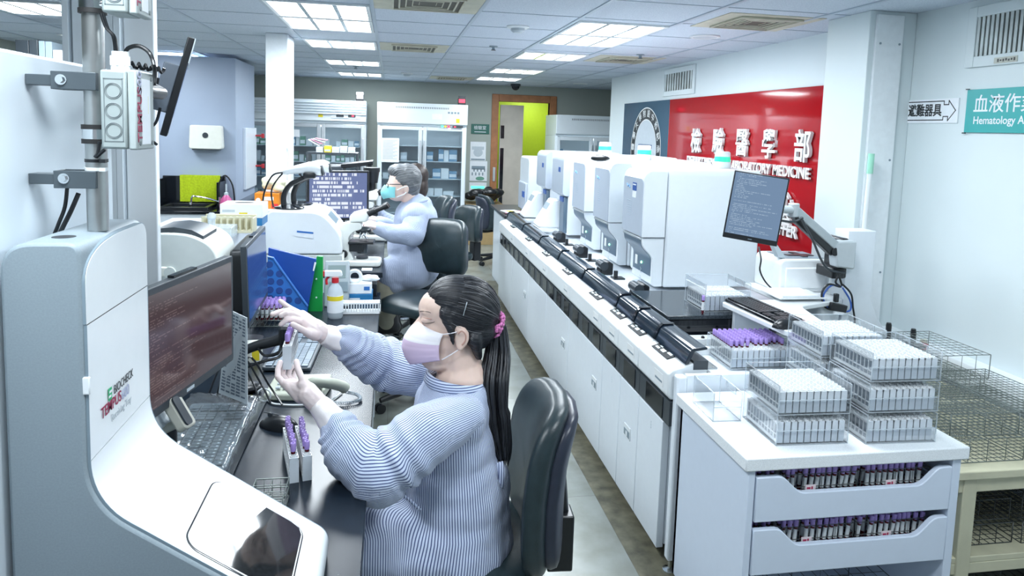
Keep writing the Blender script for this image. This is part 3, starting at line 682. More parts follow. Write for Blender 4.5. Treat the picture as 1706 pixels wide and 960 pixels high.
# ---- analyzers
ANW = mat('analyzer_white', (.71, .76, .80), .3, var=.01)
ANF = mat('analyzer_front', (.46, .52, .60), .32, var=.01)
ANG = mat('analyzer_grey_panel', (.095, .145, .20), .3, var=.01)
LED = mat('green_led', (.2, 1, .5), .4, emit=(.3, 1, .55), estr=4.)
BLUEP = mat('blue_sticker', (.03, .10, .36), .4); TEXTG = mat('grey_print', (.42, .50, .58), .6)
def analyzer(y, label, tall=0., blue=False, X=1.37, zt=1.495):
    t = thing('blood_analyzer', label, 'analyzer', (X + .37, y + .27, .822), 0, 'analyzers on the bench')
    w = .335; z = zt + tall
    # upper front cover (rounded top edges), grey front face panel, lower curved panel
    MB().prism(rrect(X, 1.125, X + .135, z, (.004, 0, .004, .05), 6), 'y', y, y + w).build('front_cover', ANW, t, world=True, bevel=.004)
    MB().prism(rrect(y + .006, 1.13, y + w - .004, z - .045, (.003, .003, .02, .03)), 'x', X - .004, X + .01).build('front_face', ANF, t, world=True, bevel=.002)
    MB().prism(rrect(y - .0, .842, y + .56, z + .012, (0, 0, .03, .04)), 'x', X + .141, X + .70).build('body', ANW, t, world=True, bevel=.012, seg=3)
    low = [(X + .006, 1.12), (X + .012, 1.085)]
    for k in range(9):
        u = k / 8; low.append((X + .012 + .062 * (3 * u * u - 2 * u ** 3), 1.085 - .09 * u))
    low += [(X + .074, .90), (X + .068, .862), (X + .09, .845), (X + .137, .845), (X + .137, 1.12)]
    MB().prism(low, 'y', y + .012, y + w - .01).build('lower_body', ANW, t, world=True, bevel=.003, smooth=60)
    pan = [(a - .003, b) for a, b in low[:12]] + [(a + .004, b) for a, b in low[:12]][::-1]
    lp = MB().prism(pan, 'y', y + .035, y + w - .02).build('lower_panel', ANG, t, world=True, smooth=60)
    MB().box(X - .003, y + .02, 1.108, X + .02, y + w - .02, 1.122).build('ledge', ALU, t, world=True, bevel=.004)
    MB().cyl((X + .066, y + .17, .955), (X + .071, y + .17, .955), .007).build('status_light', LED, lp, world=True)
    MB().box(X + .066, y + .235, .93, X + .072, y + .27, .985).build('start_button', LABELM, lp, world=True, bevel=.002)
    sy = MB()
    for k in range(2): sy.tube([(X + .069, y + .185, .925 - .05 * k), (X + .068, y + .165, .915 - .05 * k), (X + .069, y + .185, .905 - .05 * k), (X + .068, y + .165, .895 - .05 * k)], .0018, 5)
    sy.build('symbols', LGREY, lp, world=True)
    pr = MB()
    for k in range(6): pr.box(X - .0055, y + .18, 1.31 - .013 * k, X - .0035, y + .26 - .01 * (k % 3), 1.314 - .013 * k)
    pr.box(X - .0055, y + .19, 1.225, X - .0045, y + .25, 1.228)
    pr.build('print', TEXTG, t, world=True)
    lg = MB(); lg.tube([(X - .005, y + .27, 1.405), (X - .005, y + .25, 1.39), (X - .005, y + .23, 1.40), (X - .005, y + .215, 1.385)], .004, 6); lg.build('emblem', mat('pale_blue_print', (.20, .40, .70), .5), t, world=True)
    if blue:
        MB().box(X - .006, y + .11, 1.375, X - .0035, y + .17, 1.42).build('blue_sticker', BLUEP, t, world=True); MB().box(X - .006, y + .11, 1.335, X - .0035, y + .17, 1.372).build('white_sticker', PAPER, t, world=True)
        MB().box(X - .0065, y + .115, 1.405, X - .006, y + .165, 1.412).build('sticker_print', PAPER, t, world=True)
    return t
analyzer(3.635, 'tall white analyzer closest to the wall monitor, with blue sticker on its front', 0, True)
analyzer(4.245, 'tall white analyzer, second in the row after the one with a blue sticker', .012)
analyzer(4.815, 'tall white analyzer, third in the row, beside the small black monitor', .018)
BMETAL = mat('beacon_base', (.72, .77, .78), .35)
BGREEN = mat('beacon_green', (.03, .42, .27), .35, emit=(.04, .80, .48), estr=.55)
def beacon(x, y, z, label):
    t = thing('signal_beacon', label, 'signal lamp', (x, y, z), 0, 'green signal lamps')
    MB().lathe(((0, 0), (.05, 0), (.05, .035), (.047, .038), (0, .038)), n=24).build('base', BMETAL, t)
    MB().lathe(((.047, .038), (.046, .068), (0, .068)), n=24).build('green_lens', BGREEN, t)
    MB().lathe(((.046, .068), (.044, .092), (.038, .098), (0, .099)), n=24).build('cap', BMETAL, t)
for (px, py), y, lab in (((1227, 283), 3.9, 'green signal lamp standing above the nearest analyzer beside the monitor'), ((1141, 276), 4.5, 'green signal lamp in the middle of the three on the analyzers'), ((1080, 269), 5.05, 'green signal lamp in front of the hospital emblem')):
    z = 1.508 + (.012 if y > 4.2 else 0) + (.006 if y > 4.7 else 0); q = atZ(px, py, z); beacon(q.x, y, z, lab)
# stainers with slanted touch panels, small monitor, far analyzer
def stainer(y, label, X=1.37, z=1.505):
    t = thing('slide_stainer', label, 'analyzer', (X + .35, y + .25, .822), 0, 'slide stainers at the far end')
    w = .40
    MB().prism(rrect(y, .85, y + w, z, (0, 0, .03, .05)), 'x', X + .05, X + .70).build('body', ANW, t, world=True, bevel=.012, seg=3)
    MB().prism(rrect(X, 1.17, X + .06, z, (.03, 0, 0, .05)), 'y', y, y + w).build('front_cover', ANF, t, world=True, bevel=.004)
    MB().box(X + .02, y + .02, .86, X + .055, y + w * .42, 1.16).build('lower_panel', ANG, t, world=True, bevel=.012)
    MB().box(X + .014, y + .04, 1.12, X + .022, y + w * .38, 1.16).build('dark_display', BLUEP, t, world=True)
    h = MB(); h.prism([(X - .16, .90), (X - .15, .885), (X + .04, .885), (X + .04, 1.12), (X - .03, 1.12)], 'y', y + w * .46, y + w - .02)
    h.build('console', ANW, t, world=True, bevel=.008)
    M = frame((X - .091, y + w * .72, 1.003), (0, 1, 0), (.455, 0, .89))
    MB().box(-.078, -.095, -.005, .078, .095, .005, None, M).build('touch_screen', mat('touch_panel_grey', (.30, .36, .40), .2), t, world=True, bevel=.002)
    MB().box(X + .048, y + .10, 1.36, X - .003, y + .16, 1.40).build('sticker', BLUEP, t, world=True)
    return t
stainer(5.47, 'white slide stainer with slanted touch panel, beside the small black monitor')
stainer(6.12, 'white slide stainer with slanted touch panel, farther toward the doorway', z=1.51)
t = thing('far_analyzer', 'low rounded white analyzer at the far end of the line', 'analyzer', (1.7, 7.2, .82))
MB().prism(rrect(6.95, .84, 7.45, 1.42, (0, 0, .06, .06)), 'x', 1.38, 2.1).build('body', ANW, t, world=True, bevel=.02, seg=3); MB().box(1.36, 7.0, .86, 1.385, 7.4, 1.15).build('front_door', ANF, t, world=True, bevel=.01); MB().box(1.352, 7.05, 1.0, 1.362, 7.15, 1.06).build('screen', BLUEP, t, world=True)
t = thing('end_bench', 'small black-topped bench with papers beyond the far analyzer', 'bench', (1.45, 7.3, 0))
MB().box(1.13, 6.86, .80, 2.2, 7.9, .83).build('worktop', BLACK, t, world=True, bevel=.003); MB().box(1.17, 6.87, 0, 2.2, 7.88, .80).build('cabinet', WHITEC, t, world=True, bevel=.003)
for k, (m, r_) in enumerate(((PAPER, .1), (mat('pink_paper', (.70, .30, .42), .6), -.15), (PAPER, .25), (BOXY, .5))):
    tag(MB().cbox((1.27 - .02 * k, 7.1 - .03 * k, .832 + .008 * k + .004), (.16 if k < 3 else .05, .22 if k < 3 else .06, .008), None, Matrix.Rotation(r_, 3, 'Z')).build('paper_stack', m), ('bottom sheaf of white paper on the end bench', 'pink folder on the end bench between white papers', 'upper white sheaf on the end bench', 'small yellow note pad on top of end bench papers')[k], 'paper')
# black adjusters on the deck
def adjuster(y, label):
    t = thing('rack_stopper', label, 'sensor', (1.30, y, .822), 0, 'black sensors in front of the analyzers')
    MB().prism([(-.025, 0), (.06, 0), (.06, .07), (.03, .085), (-.01, .06)], 'y', -.05, .05).build('housing', BLACK, t, bevel=.006)
    MB().cyl((.0, -.055, .055), (.0, .05, .055), .027, n=18).build('drum', DGREY, t)
    MB().box(.03, -.17, 0, .05, -.15, .05).box(.02, -.19, 0, .09, -.12, .008).build('bracket', BLACK, t)
for y, lab in ((3.50, 'black rack sensor in front of the analyzer with the blue sticker'), (4.12, 'black rack sensor before the second analyzer'), (4.68, 'black rack sensor before the third analyzer'), (5.32, 'black rack sensor before the slide stainer')): adjuster(y, lab)
# small monitor with mouse-shaped top between third analyzer and stainer
def monitor(name, label, w, h, loc, rot, scr, stand=True, sh=.12, thick=.03, chin=.02, base=True, rear=.025):
    """local: screen faces -y, width along x, origin at the stand's foot"""
    t = thing(name, label, 'monitor', loc, 0, None, rot)
    MB().box(-w / 2, -thick / 2, sh, w / 2, thick / 2, sh + h).build('case', BLACK, t, bevel=.005)
    MB().box(-w / 2 + .014, -thick / 2 - .0015, sh + .014 + chin, w / 2 - .014, -thick / 2 + .001, sh + h - .014).build('screen', scr, t)
    MB().prism(rrect(-w * .3, sh + h * .2, w * .3, sh + h * .85, .03), 'y', thick / 2, thick / 2 + rear).build('rear_cover', DGREY, t, bevel=.006)
    if stand:
        MB().box(-.03, .0 + thick / 2, .012, .03, thick / 2 + .03, sh + h * .5).build('neck', BLACK, t, bevel=.005)
        MB().prism(rrect(-.11, -.06, .11, .11, .05), 'z', 0, .014).build('foot', BLACK, t, bevel=.003)
    return t
def screen_mat(name, base, fg, kind):
    """glossy display; lines of glowing text or blocks"""
    m = bpy.data.materials.new(name); m.use_nodes = True; nt = m.node_tree; N = nt.nodes; L = nt.links; b = N['Principled BSDF']
    b.inputs['Base Color'].default_value = (.01, .01, .012, 1); b.inputs['Roughness'].default_value = .12
    tc = N.new('ShaderNodeTexCoord'); sp = N.new('ShaderNodeSeparateXYZ'); L.new(tc.outputs['Generated'], sp.inputs[0])
    def math_(op, a, b_=None, c=None):
        n = N.new('ShaderNodeMath'); n.operation = op
        for i, v in enumerate((a, b_, c)):
            if v is None: continue
            if isinstance(v, (int, float)): n.inputs[i].default_value = v
            else: L.new(v, n.inputs[i])
        return n.outputs[0]
    x, z = sp.outputs[0], sp.outputs[2]
    rows = {'text': 42, 'blocks': 11, 'list': 36, 'dim': 44}[kind]
    zz = math_('MULTIPLY', z, rows); fr = math_('FRACT', zz); row = math_('FLOOR', zz)
    on = math_('MULTIPLY', math_('GREATER_THAN', fr, .45 if kind != 'blocks' else .25), math_('LESS_THAN', fr, .85 if kind != 'blocks' else .9))
    wn = N.new('ShaderNodeTexWhiteNoise'); wn.noise_dimensions = '1D'; L.new(row, wn.inputs['W'])
    ln = math_('LESS_THAN', x, math_('MULTIPLY_ADD', wn.outputs[0], .95 if kind != 'text' else .7, 0.) if kind != 'blocks' else math_('MULTIPLY_ADD', wn.outputs[0], .75, .35))
    cols = math_('FLOOR', math_('MULTIPLY', x, 90 if kind != 'blocks' else 60)); w2 = N.new('ShaderNodeTexWhiteNoise'); w2.noise_dimensions = '2D'
    cb = N.new('ShaderNodeCombineXYZ'); L.new(cols, cb.inputs[0]); L.new(row, cb.inputs[1]); L.new(cb.outputs[0], w2.inputs['Vector'])
    ch = math_('GREATER_THAN', w2.outputs[0], .35)
    k = math_('MULTIPLY', math_('MULTIPLY', on, ln), ch)
    mg = math_('MULTIPLY', math_('GREATER_THAN', x, .05), math_('LESS_THAN', x, .95)); k = math_('MULTIPLY', k, mg)
    mx = N.new('ShaderNodeMix'); mx.data_type = 'RGBA'; L.new(k, mx.inputs[0]); mx.inputs[6].default_value = (*base, 1); mx.inputs[7].default_value = (*fg, 1)
    L.new(mx.outputs[2], b.inputs['Emission Color']); b.inputs['Emission Strength'].default_value = 1.0
    return m
SCR_A = screen_mat('screen_dark_terminal', (.045, .022, .024), (.11, .07, .07), 'text')
SCR_B = screen_mat('screen_blue', (.014, .035, .11), (.03, .06, .16), 'dim')
SCR_C = screen_mat('screen_cells', (.13, .17, .34), (.70, .75, .86), 'blocks')
SCR_D = screen_mat('screen_list', (.16, .25, .37), (.26, .36, .48), 'list')
SCR_E = screen_mat('screen_lilac', (.24, .24, .46), (.5, .5, .7), 'list')
q0 = atX(944, 262, 1.47)
monitor('small_monitor', 'small black monitor squeezed between the third analyzer and the slide stainer', .50, .30, (1.74, 5.397, .822), (0, 0, -.0), SCR_E, sh=.36, thick=.02)
t = thing('computer_mouse', 'black mouse-shaped handset lying on top of the second analyzer', 'mouse', tuple(atZ(1000, 267, 1.5195)))
MB().ell((0, 0, .012), (.065, .035, .02), nu=18, nv=10).build('shell', BLACK, t); MB().box(-.03, -.002, .03, .02, .002, .0335).build('wheel', DGREY, t)
# ================================================================== right wall: red panel, lettering, signs, grilles
RED = mat('red_gloss_panel', (.36, .005, .010), .07, var=.01, coat=.3)
BLUEPN = mat('blue_grey_gloss_panel', (.05, .11, .17), .12, var=.02)
LETTER = mat('letter_white', (.80, .84, .84), .35, var=.01)
t = thing('department_sign_panel', 'large glossy red wall panel with raised white department lettering', 'sign panel', (RX, 5.2, 0))
MB().box(RX - .022, 3.665, .66, RX, 6.50, 2.035).build('red_board', RED, t, world=True, bevel=.002)
MB().box(RX - .022, 6.502, .66, RX, 7.86, 2.035).build('blue_board', BLUEPN, t, world=True, bevel=.002)
def wall_text(body, px, py, size, name='lettering', ext=.016, off=.0, sx=1., X=RX - .04, m=LETTER, sp=1.):
    q = atX(px, py, X)
    return text(body, size, frame(q, (0, -1, 0), (0, 0, 1)), m, t, name, ext, off, 'CENTER', sx=sx, spacing=sp)
for ch, px, py in (('檢', 1160, 238), ('驗', 1197, 239), ('醫', 1237, 241), ('學', 1282, 244), ('部', 1338, 248)):
    wall_text(ch, px, py, .225, 'raised_character', .011, .0030, .86)
qa = atX(1150, 268, RX - .04); qb = atX(1355, 291, RX - .04)
o = text('DEPARTMENT OF LABORATORY MEDICINE', .102, frame((RX - .04, (qa.y + qb.y) / 2 + .05, (qa.z + qb.z) / 2), (0, -1, 0), (0, 0, 1)), LETTER, t, 'lettering', .008, .0022, 'CENTER', sx=.96)
for ch, px, py in (('中', 1225, 325), ('心', 1312, 340), ('醫', 1270, 334)):
    wall_text(ch, px, py, .15, 'raised_character', .010, .002)
for ch, px, py in (('檢', 1215, 355), ('驗', 1262, 362), ('室', 1309, 368)):
    wall_text(ch, px, py, .17, 'raised_character', .010, .002)
qa = atX(1328, 390, RX - .04)
text('TESTING CENTER', .11, frame((RX - .04, qa.y, qa.z), (0, -1, 0), (0, 0, 1)), LETTER, t, 'lettering', .008, .0022, 'RIGHT')
# hospital emblem on the blue board: ring with characters, building and base lines
ec = atX(1074, 250, RX - .024); ES = .74
eb = MB()
def disc_x(mb, c, r0, r1, m, x, n=56):
    A = [V((x, c.y + r0 * cos(2 * pi * i / n), c.z + r0 * 1.02 * sin(2 * pi * i / n))) for i in range(n)]; B = [V((x, c.y + r1 * cos(2 * pi * i / n), c.z + r1 * 1.02 * sin(2 * pi * i / n))) for i in range(n)]
    va = [mb._v(q) for q in A]; vb = [mb._v(q) for q in B]
    for i in range(n): mb.face([va[i], va[(i + 1) % n], vb[(i + 1) % n], vb[i]], m)
disc_x(eb, ec, .60 * ES, .585 * ES, 0, RX - .0225); disc_x(eb, ec, .585 * ES, .435 * ES, 1, RX - .0228); disc_x(eb, ec, .435 * ES, .42 * ES, 0, RX - .0232); disc_x(eb, ec, .42 * ES, .001, 2, RX - .0228)
eb.build('emblem_ring', [LETTER, mat('emblem_black', (.012, .02, .03), .4), mat('emblem_pale', (.55, .62, .68), .4)], t, world=True)
for k, ch in enumerate('高雄醫學大學附設中和紀念醫院'):
    a = RA(-35 + 250 * k / 13); q = (RX - .0235, ec.y + .51 * ES * cos(a), ec.z + .52 * ES * sin(a))
    text(ch, .085, frame(q, (0, -sin(a) * -1, -cos(a)) if False else (0, -sin(a), cos(a)), (0, cos(a), sin(a))), LETTER, t, 'emblem_character', .0004, .0008, 'CENTER')
eb = MB(); x = RX - .0235
eb.box(x - .001, ec.y - .20, ec.z + .02, x, ec.y + .20, ec.z + .06)
for k in range(5): eb.box(x - .001, ec.y - .17 + .07 * k, ec.z - .24 + .02 * abs(k - 2), x, ec.y - .12 + .07 * k, ec.z + .01)
for k in range(3): eb.box(x - .002, ec.y - .18, ec.z - .05 - .07 * k, x - .001, ec.y + .18, ec.z - .04 - .07 * k)
eb.build('emblem_building', mat('emblem_blue', (.10, .16, .28), .4), t, world=True)
eb = MB(); eb.prism([(ec.y + .05, ec.z - .32), (ec.y - .05, ec.z - .32), (ec.y, ec.z - .14)], 'x', x - .003, x - .0015); eb.build('emblem_flame', mat('emblem_red', (.5, .02, .03), .4), t, world=True)
# grilles
def grille(name, label, ya, yb, z0, z1, n, rust):
    t = thing(name, label, 'wall grille', (RX, (ya + yb) / 2, z0), 0, 'wall grilles')
    f = MB(); w = .05; y0, y1 = min(ya, yb), max(ya, yb)
    f.box(RX - .015, y0, z0, RX, y0 + w, z1); f.box(RX - .015, y1 - w, z0, RX, y1, z1); f.box(RX - .015, y0 + w, z0, RX, y1 - w, z0 + w); f.box(RX - .015, y0 + w, z1 - w, RX, y1 - w, z1)
    f.build('frame', WALLR, t, world=True, bevel=.003)
    MB().box(RX - .004, y0 + w, z0 + w, RX - .001, y1 - w, z1 - w).build('dark_opening', mat('grille_dark', (.10, .11, .09), .7, var=.6, scale=12), t, world=True)
    b = MB()
    for k in range(n):
        y = y0 + w + (y1 - y0 - 2 * w) * (k + .5) / n; h = (y1 - y0 - 2 * w) / n * .36
        b.prism([(RX - .014, y - h), (RX - .006, y - h * .8), (RX - .006, y + h), (RX - .012, y + h * .9)], 'z', z0 + w, z1 - w)
    b.build('blades', mat('grille_blade', (.48, .54, .54), .5, var=.25, scale=7), t, world=True)
    return t
grille('wall_grille', 'dirty vertical-bladed wall grille above the emblem end of the red panel', 5.98, 6.74, 2.07, 2.335, 11, 1)
g = grille('wall_grille', 'dirty vertical-bladed wall grille above the teal area sign', 2.30, 2.95, 2.055, 2.335, 22, 1)
MB().box(RX - .018, 2.66, 2.062, RX - .015, 2.78, 2.088).build('tape_label', mat('tape_beige', (.50, .52, .46), .6), g, world=True)
sb = MB()
for k in range(7): sb.box(RX - .019, 2.67 + .014 * k, 2.068 + .003 * (k % 2), RX - .018, 2.678 + .014 * k, 2.082 - .002 * (k % 3))
sb.build('scribble', BLACK, g, world=True)
# escape sign
t = thing('escape_equipment_sign', 'white arrow sign with black characters on wall beside the teal sign', 'sign', (RX, 3.145, 1.855))
MB().box(RX - .006, 2.97, 1.797, RX, 3.322, 1.917).build('plate', PAPER, t, world=True)
ar = [(3.31, 1.812), (3.31, 1.905), (3.06, 1.905), (3.06, 1.887), (3.03, 1.887), (3.03, 1.907), (2.985, 1.858), (3.03, 1.808), (3.03, 1.829), (3.06, 1.829), (3.06, 1.812)]
g = MB()
for (a, b), (c, d) in zip(ar, ar[1:] + ar[:1]):
    p = V((RX - .0065, a, b)); q = V((RX - .0065, c, d)); dv = (q - p).normalized(); nn = V((0, -dv.z, dv.y)) * .0025
    g.quad(p + nn - dv * .002, q + nn + dv * .002, q - nn + dv * .002, p - nn - dv * .002)
g.build('arrow_outline', BLACK, t, world=True)
text('避難器具', .066, frame((RX - .0065, 3.185, 1.857), (0, -1, 0), (0, 0, 1)), BLACK, t, 'characters', .0004, .0015, 'CENTER', sx=.86)
t = thing('area_sign', 'teal wall sign reading hematology area in white', 'sign', (RX, 2.6, 1.85))
MB().box(RX - .012, 2.28, 1.752, RX, 2.918, 1.952).build('plate', TEAL, t, world=True, bevel=.001)
text('血液作業區', .088, frame((RX - .0125, 2.875, 1.878), (0, -1, 0), (0, 0, 1)), PAPER, t, 'characters', .0004, .0008, 'LEFT', sx=.95)
text('Hematology Area', .050, frame((RX - .0125, 2.870, 1.807), (0, -1, 0), (0, 0, 1)), PAPER, t, 'lettering', .0004, .0006, 'LEFT', sx=.92)
for y in (2.905,): MB().box(RX - .016, y, 1.746, RX - .012, y + .02, 1.752).box(RX - .016, y, 1.952, RX - .012, y + .02, 1.957).build('clip', DGREY, t, world=True)
# screws on the column cover and wall plugs
s = MB()
for y, z in ((3.30, 2.2), (3.30, 1.6), (3.30, 1.0)):
    for x in (2.475, 2.585): s.cyl((x, 3.2845, z), (x, 3.2815, z), .006, n=8)
o = s.build('cover_screw', MGREY, pt); 
# fluorescent light stick leaning against the column
t = thing('light_tube', 'white tube with pale green cap standing upright against the column', 'lamp tube', (2.40, 3.23, .3))
p0 = atY(1452, 256, 3.23); p1 = atY(1438, 400, 3.23); dd = (p1 - p0)
MB().cyl(p0 + dd * .22, p1 + dd * 1.2, .0125, n=14).build('tube', WHITEG, t, world=True)
MB().cyl(p0, p0 + dd * .23, .0155, n=14).build('green_cap', mat('mint_cap', (.35, .72, .55), .4), t, world=True)

# ================================================================== tube racks and acrylic trays
RACKW = mat('rack_white', (.80, .83, .85), .4, var=.01); RACKD = mat('rack_hole_grey', (.16, .20, .24), .6); RACKF = mat('rack_front_grey', (.62, .68, .74), .4)
PURP = mat('lavender_cap', (.42, .30, .70), .45, var=.06, scale=40); TUBEB = mat('tube_blood', (.10, .012, .02), .25); TUBEL = mat('tube_label', (.72, .76, .78), .5)
TUBEC = clear_mat('tube_clear', haze=.18, refl=.6)
NH = 10
def rack_mesh():
    w, L, h = .0192, .205, .068
    m = MB()
    m.box(-w / 2, 0, 0, w / 2, .004, h, 2); m.box(-w / 2, L - .004, 0, w / 2, L, h, 0)
    m.box(-w / 2, .004, 0, w / 2, L - .004, .01, 0)
    m.box(-w / 2, .004, h * .35, w / 2, L - .004, h * .40, 0)
    for k in range(NH + 1):
        y = .004 + (L - .008) * k / NH; m.box(-w / 2, y - .0014, .01, w / 2, y + .0014, h - .004, 0)
    m.box(-w / 2 + .003, .004, .01, w / 2 - .003, L - .004, h - .010, 1)
    for k in range(NH):
        y = .004 + (L - .008) * (k + .5) / NH
        n = 10
        A = [(.0085 * cos(2 * pi * i / n), y + .0085 * sin(2 * pi * i / n)) for i in range(n)]; B = [(.0064 * cos(2 * pi * i / n), y + .0064 * sin(2 * pi * i / n)) for i in range(n)]
        a0 = [m._v((x_, y_, h - .010)) for x_, y_ in A]; a1 = [m._v((x_, y_, h + .003)) for x_, y_ in A]; b1 = [m._v((x_, y_, h + .003)) for x_, y_ in B]; b0 = [m._v((x_, y_, h - .012)) for x_, y_ in B]
        for i in range(n):
            j = (i + 1) % n
            m.face([a0[i], a0[j], a1[j], a1[i]], 0); m.face([a1[i], a1[j], b1[j], b1[i]], 0); m.face([b1[i], b1[j], b0[j], b0[i]], 0)
        m.face(b0, 3)
        m.box(-w / 2, y - .0095, h - .008, w / 2, y + .0095, h - .004, 0) if False else None
    m.box(-w / 2, .0, h - .006, -w / 2 + .0016, L, h, 0); m.box(w / 2 - .0016, 0, h - .006, w / 2, L, h, 0)
    return m
RACK = rack_mesh().build('tube_rack', [RACKW, RACKD, RACKF, mat('rack_hole_bottom', (.10, .13, .16), .7)], smooth=0)
RACK_USED = [False]
def rack(x, y, z, label, group, rz=0., sh=1., sx=1.):
    if not RACK_USED[0]: o = RACK; RACK_USED[0] = True
    else: o = RACK.copy(); COL.objects.link(o)
    o.location = (x, y, z); o.rotation_euler = (0, 0, rz); o.scale = (sx, sh, 1)
    return tag(o, label, 'tube rack', group)
# one blood tube: clear barrel with label and blood, lavender cap
def tube_thing(label, group, blood=True):
    t = thing('blood_tube', label, 'blood tube', (0, 0, 0), 0, group)
    MB().lathe(((0, 0), (.005, .001), (.0062, .006), (.0062, .066), (0, .066)), n=10).build('barrel', TUBEC if not blood else TUBEB, t)
    MB().lathe(((.0064, .018), (.0064, .056)), n=10).build('label', TUBEL, t)
    MB().lathe(((.0066, .063), (.0071, .066), (.0071, .083), (.0062, .0855), (.0042, .0855), (.0036, .078), (0, .078)), n=12).build('cap', PURP, t, smooth=50)
    return t
TUBE = tube_thing('', '')
TUBE_USED = [False]
def tube(x, y, z, label, group, rot=(0, 0, 0)):
    if not TUBE_USED[0]:
        TUBE_USED[0] = True; TUBE.location = (x, y, z); TUBE.rotation_euler = rot; TUBE['label'] = label; TUBE['group'] = group; return TUBE
    return copy_thing(TUBE, (x, y, z), None, label, group, rot)
def tray(label, w, d, h, loc, rz=0., front=.5):
    """clear acrylic tray open on top with low front, local origin at centre of the front bottom edge"""
    t = thing('acrylic_tray', label, 'tray', loc, rz, 'clear acrylic trays'); k = .0028; e = .0013
    MB().box(-w / 2, 0, 0, w / 2, d, k).build('bottom', CLEAR, t)
    MB().box(-w / 2, 0, k, -w / 2 + k, d, h).build('side_wall', CLEAR, t); MB().box(w / 2 - k, 0, k, w / 2, d, h).build('side_wall', CLEAR, t)
    MB().box(-w / 2 + k, 0, k, w / 2 - k, k, h * front).build('front_wall', CLEAR, t); MB().box(-w / 2 + k, d - k, k, w / 2 - k, d, h).build('rear_wall', CLEAR, t)
    g = MB()
    for x in (-w / 2, w / 2):
        for y in (0, d): g.box(x - e, y - e, 0, x + e, y + e, h)
        g.box(x - e, 0, h - e, x + e, d, h + e); g.box(x - e, 0, -e * 0, x + e, d, e * 2)
    for y, hh in ((0, h * front), (d, h)):
        g.box(-w / 2, y - e, hh - e, w / 2, y + e, hh + e); g.box(-w / 2, y - e, 0, w / 2, y + e, e * 2)
    g.build('polished_edge', CLEAREDGE, t)
    hd = MB()
    hd.tube([(w / 2, d * .3, h), (w / 2 + .004, d * .32, h - .028), (w / 2 + .004, d * .68, h - .028), (w / 2, d * .7, h)], .0028, 6)
    hd.build('handle', CLEAREDGE, t)
    return t
def tray_of_racks(where, loc, n=10, rz=0., h=.095, pitch=.0232, front=.5, d=.222, skip=()):
    w = pitch * n + .012
    tray(f'clear acrylic tray full of white racks, {where}', w, d, h, loc, rz, front)
    for i in range(n):
        if i in skip: continue
        lx = -pitch * n / 2 + pitch * (i + .5); R = Matrix.Rotation(rz, 3, 'Z'); q = R @ V((lx, .008, .0045)) + V(loc)
        rack(q.x, q.y, q.z, f'white tube rack with empty holes, {ORD[i]} along, {where}', f'white racks, {where}', rz)
CT = .735
for lv, nm in enumerate(('lower tier of the two-high stack', 'upper tier of the two-high stack')):
    tray_of_racks(nm, (1.325, 1.925, CT + .0985 * lv), rz=-.03)
for lv, nm in enumerate(('bottom tier of the three-high stack', 'middle tier of the three-high stack', 'top tier of the three-high stack')):
    tray_of_racks(nm, (1.625 + .008 * lv, 1.905 + .01 * lv, CT + .0985 * lv), rz=-.03)
for lv, nm in enumerate(('bottom tier of the rear stack', 'middle tier of the rear stack', 'top tier of the rear stack')):
    tray_of_racks(nm, (1.625, 2.165, CT + .0985 * lv), rz=-.03)
tray('empty clear acrylic tray leaning beside the two-high stack', .10, .17, .10, (1.135, 2.12, CT), -.03)
# tray with purple tubes in the loading bay, tray on the granite shelf
tray_of_racks('in the loading bay under the keyboard table', (1.475, 2.50, .776), n=11, rz=-.02, h=.085)
for i in range(11):
    for k in range(1, 10):
        if i > 0 and k < 3 and (i + k) % 5 < 2: continue
        if k < 1 + (i > 3): continue
        lx = -.0232 * 11 / 2 + .0232 * (i + .5); ly = .008 + .004 + .197 * (k + .5) / 10
        q = Matrix.Rotation(-.02, 3, 'Z') @ V((lx, ly, 0)) + V((1.475, 2.50, .776 + .012))
        tube(q.x, q.y, q.z + .008, f'purple-capped tube in {ORD[i]} rack, {ORD[k]} hole, of the loading bay tray', 'purple tubes in the loading bay tray')
tray_of_racks('on the black shelf beside the nearest analyzer', (1.535, 2.93, .893), n=9, rz=0, h=.13, front=.75)
tube(1.40, 2.90, .893, 'single purple-capped tube standing upside down on the black shelf', 'lone tube', (0, 0, 0))
# ================================================================== sample cabinet with two scooped drawers
CX0, CX1, CY0, CY1 = 1.065, 1.838, 1.855, 2.385
t = thing('sample_cabinet', 'white cabinet with speckled top and two scooped drawers of tubes', 'cabinet', ((CX0 + CX1) / 2, 2.1, 0))
TOPM = mat('speckled_white_top', (.80, .84, .87), .25, var=.10, scale=350)
MB().box(CX0, CY0, .692, CX1, CY1, CT).build('worktop', TOPM, t, world=True, bevel=.005)
CBM = mat('cabinet_blue_white', (.62, .70, .82), .35, var=.01)
c = MB(); fx0, fx1 = CX0 + .018, CX1 - .018; fy = CY0 + .012
c.box(fx0, fy, .03, fx0 + .022, CY1 - .01, .69); c.box(fx1 - .03, fy, .03, fx1, CY1 - .01, .69); c.box(fx0, CY1 - .03, .03, fx1, CY1 - .01, .69)
c.box(fx0 + .022, fy + .03, .335, fx1 - .03, CY1 - .03, .345); c.box(fx0 + .022, fy + .03, .508, fx1 - .03, CY1 - .03, .518); c.box(fx0 + .022, fy + .02, .04, fx1 - .03, CY1 - .03, .06)
c.build('carcass', CBM, t, world=True, bevel=.002)
cs = MB()
for x in (fx0 + .04, fx1 - .05):
    for y in (fy + .05, CY1 - .06): cs.cyl((x - .01, y, .022), (x + .012, y, .022), .022, n=14)
cs.build('caster', BLACK, t, world=True)
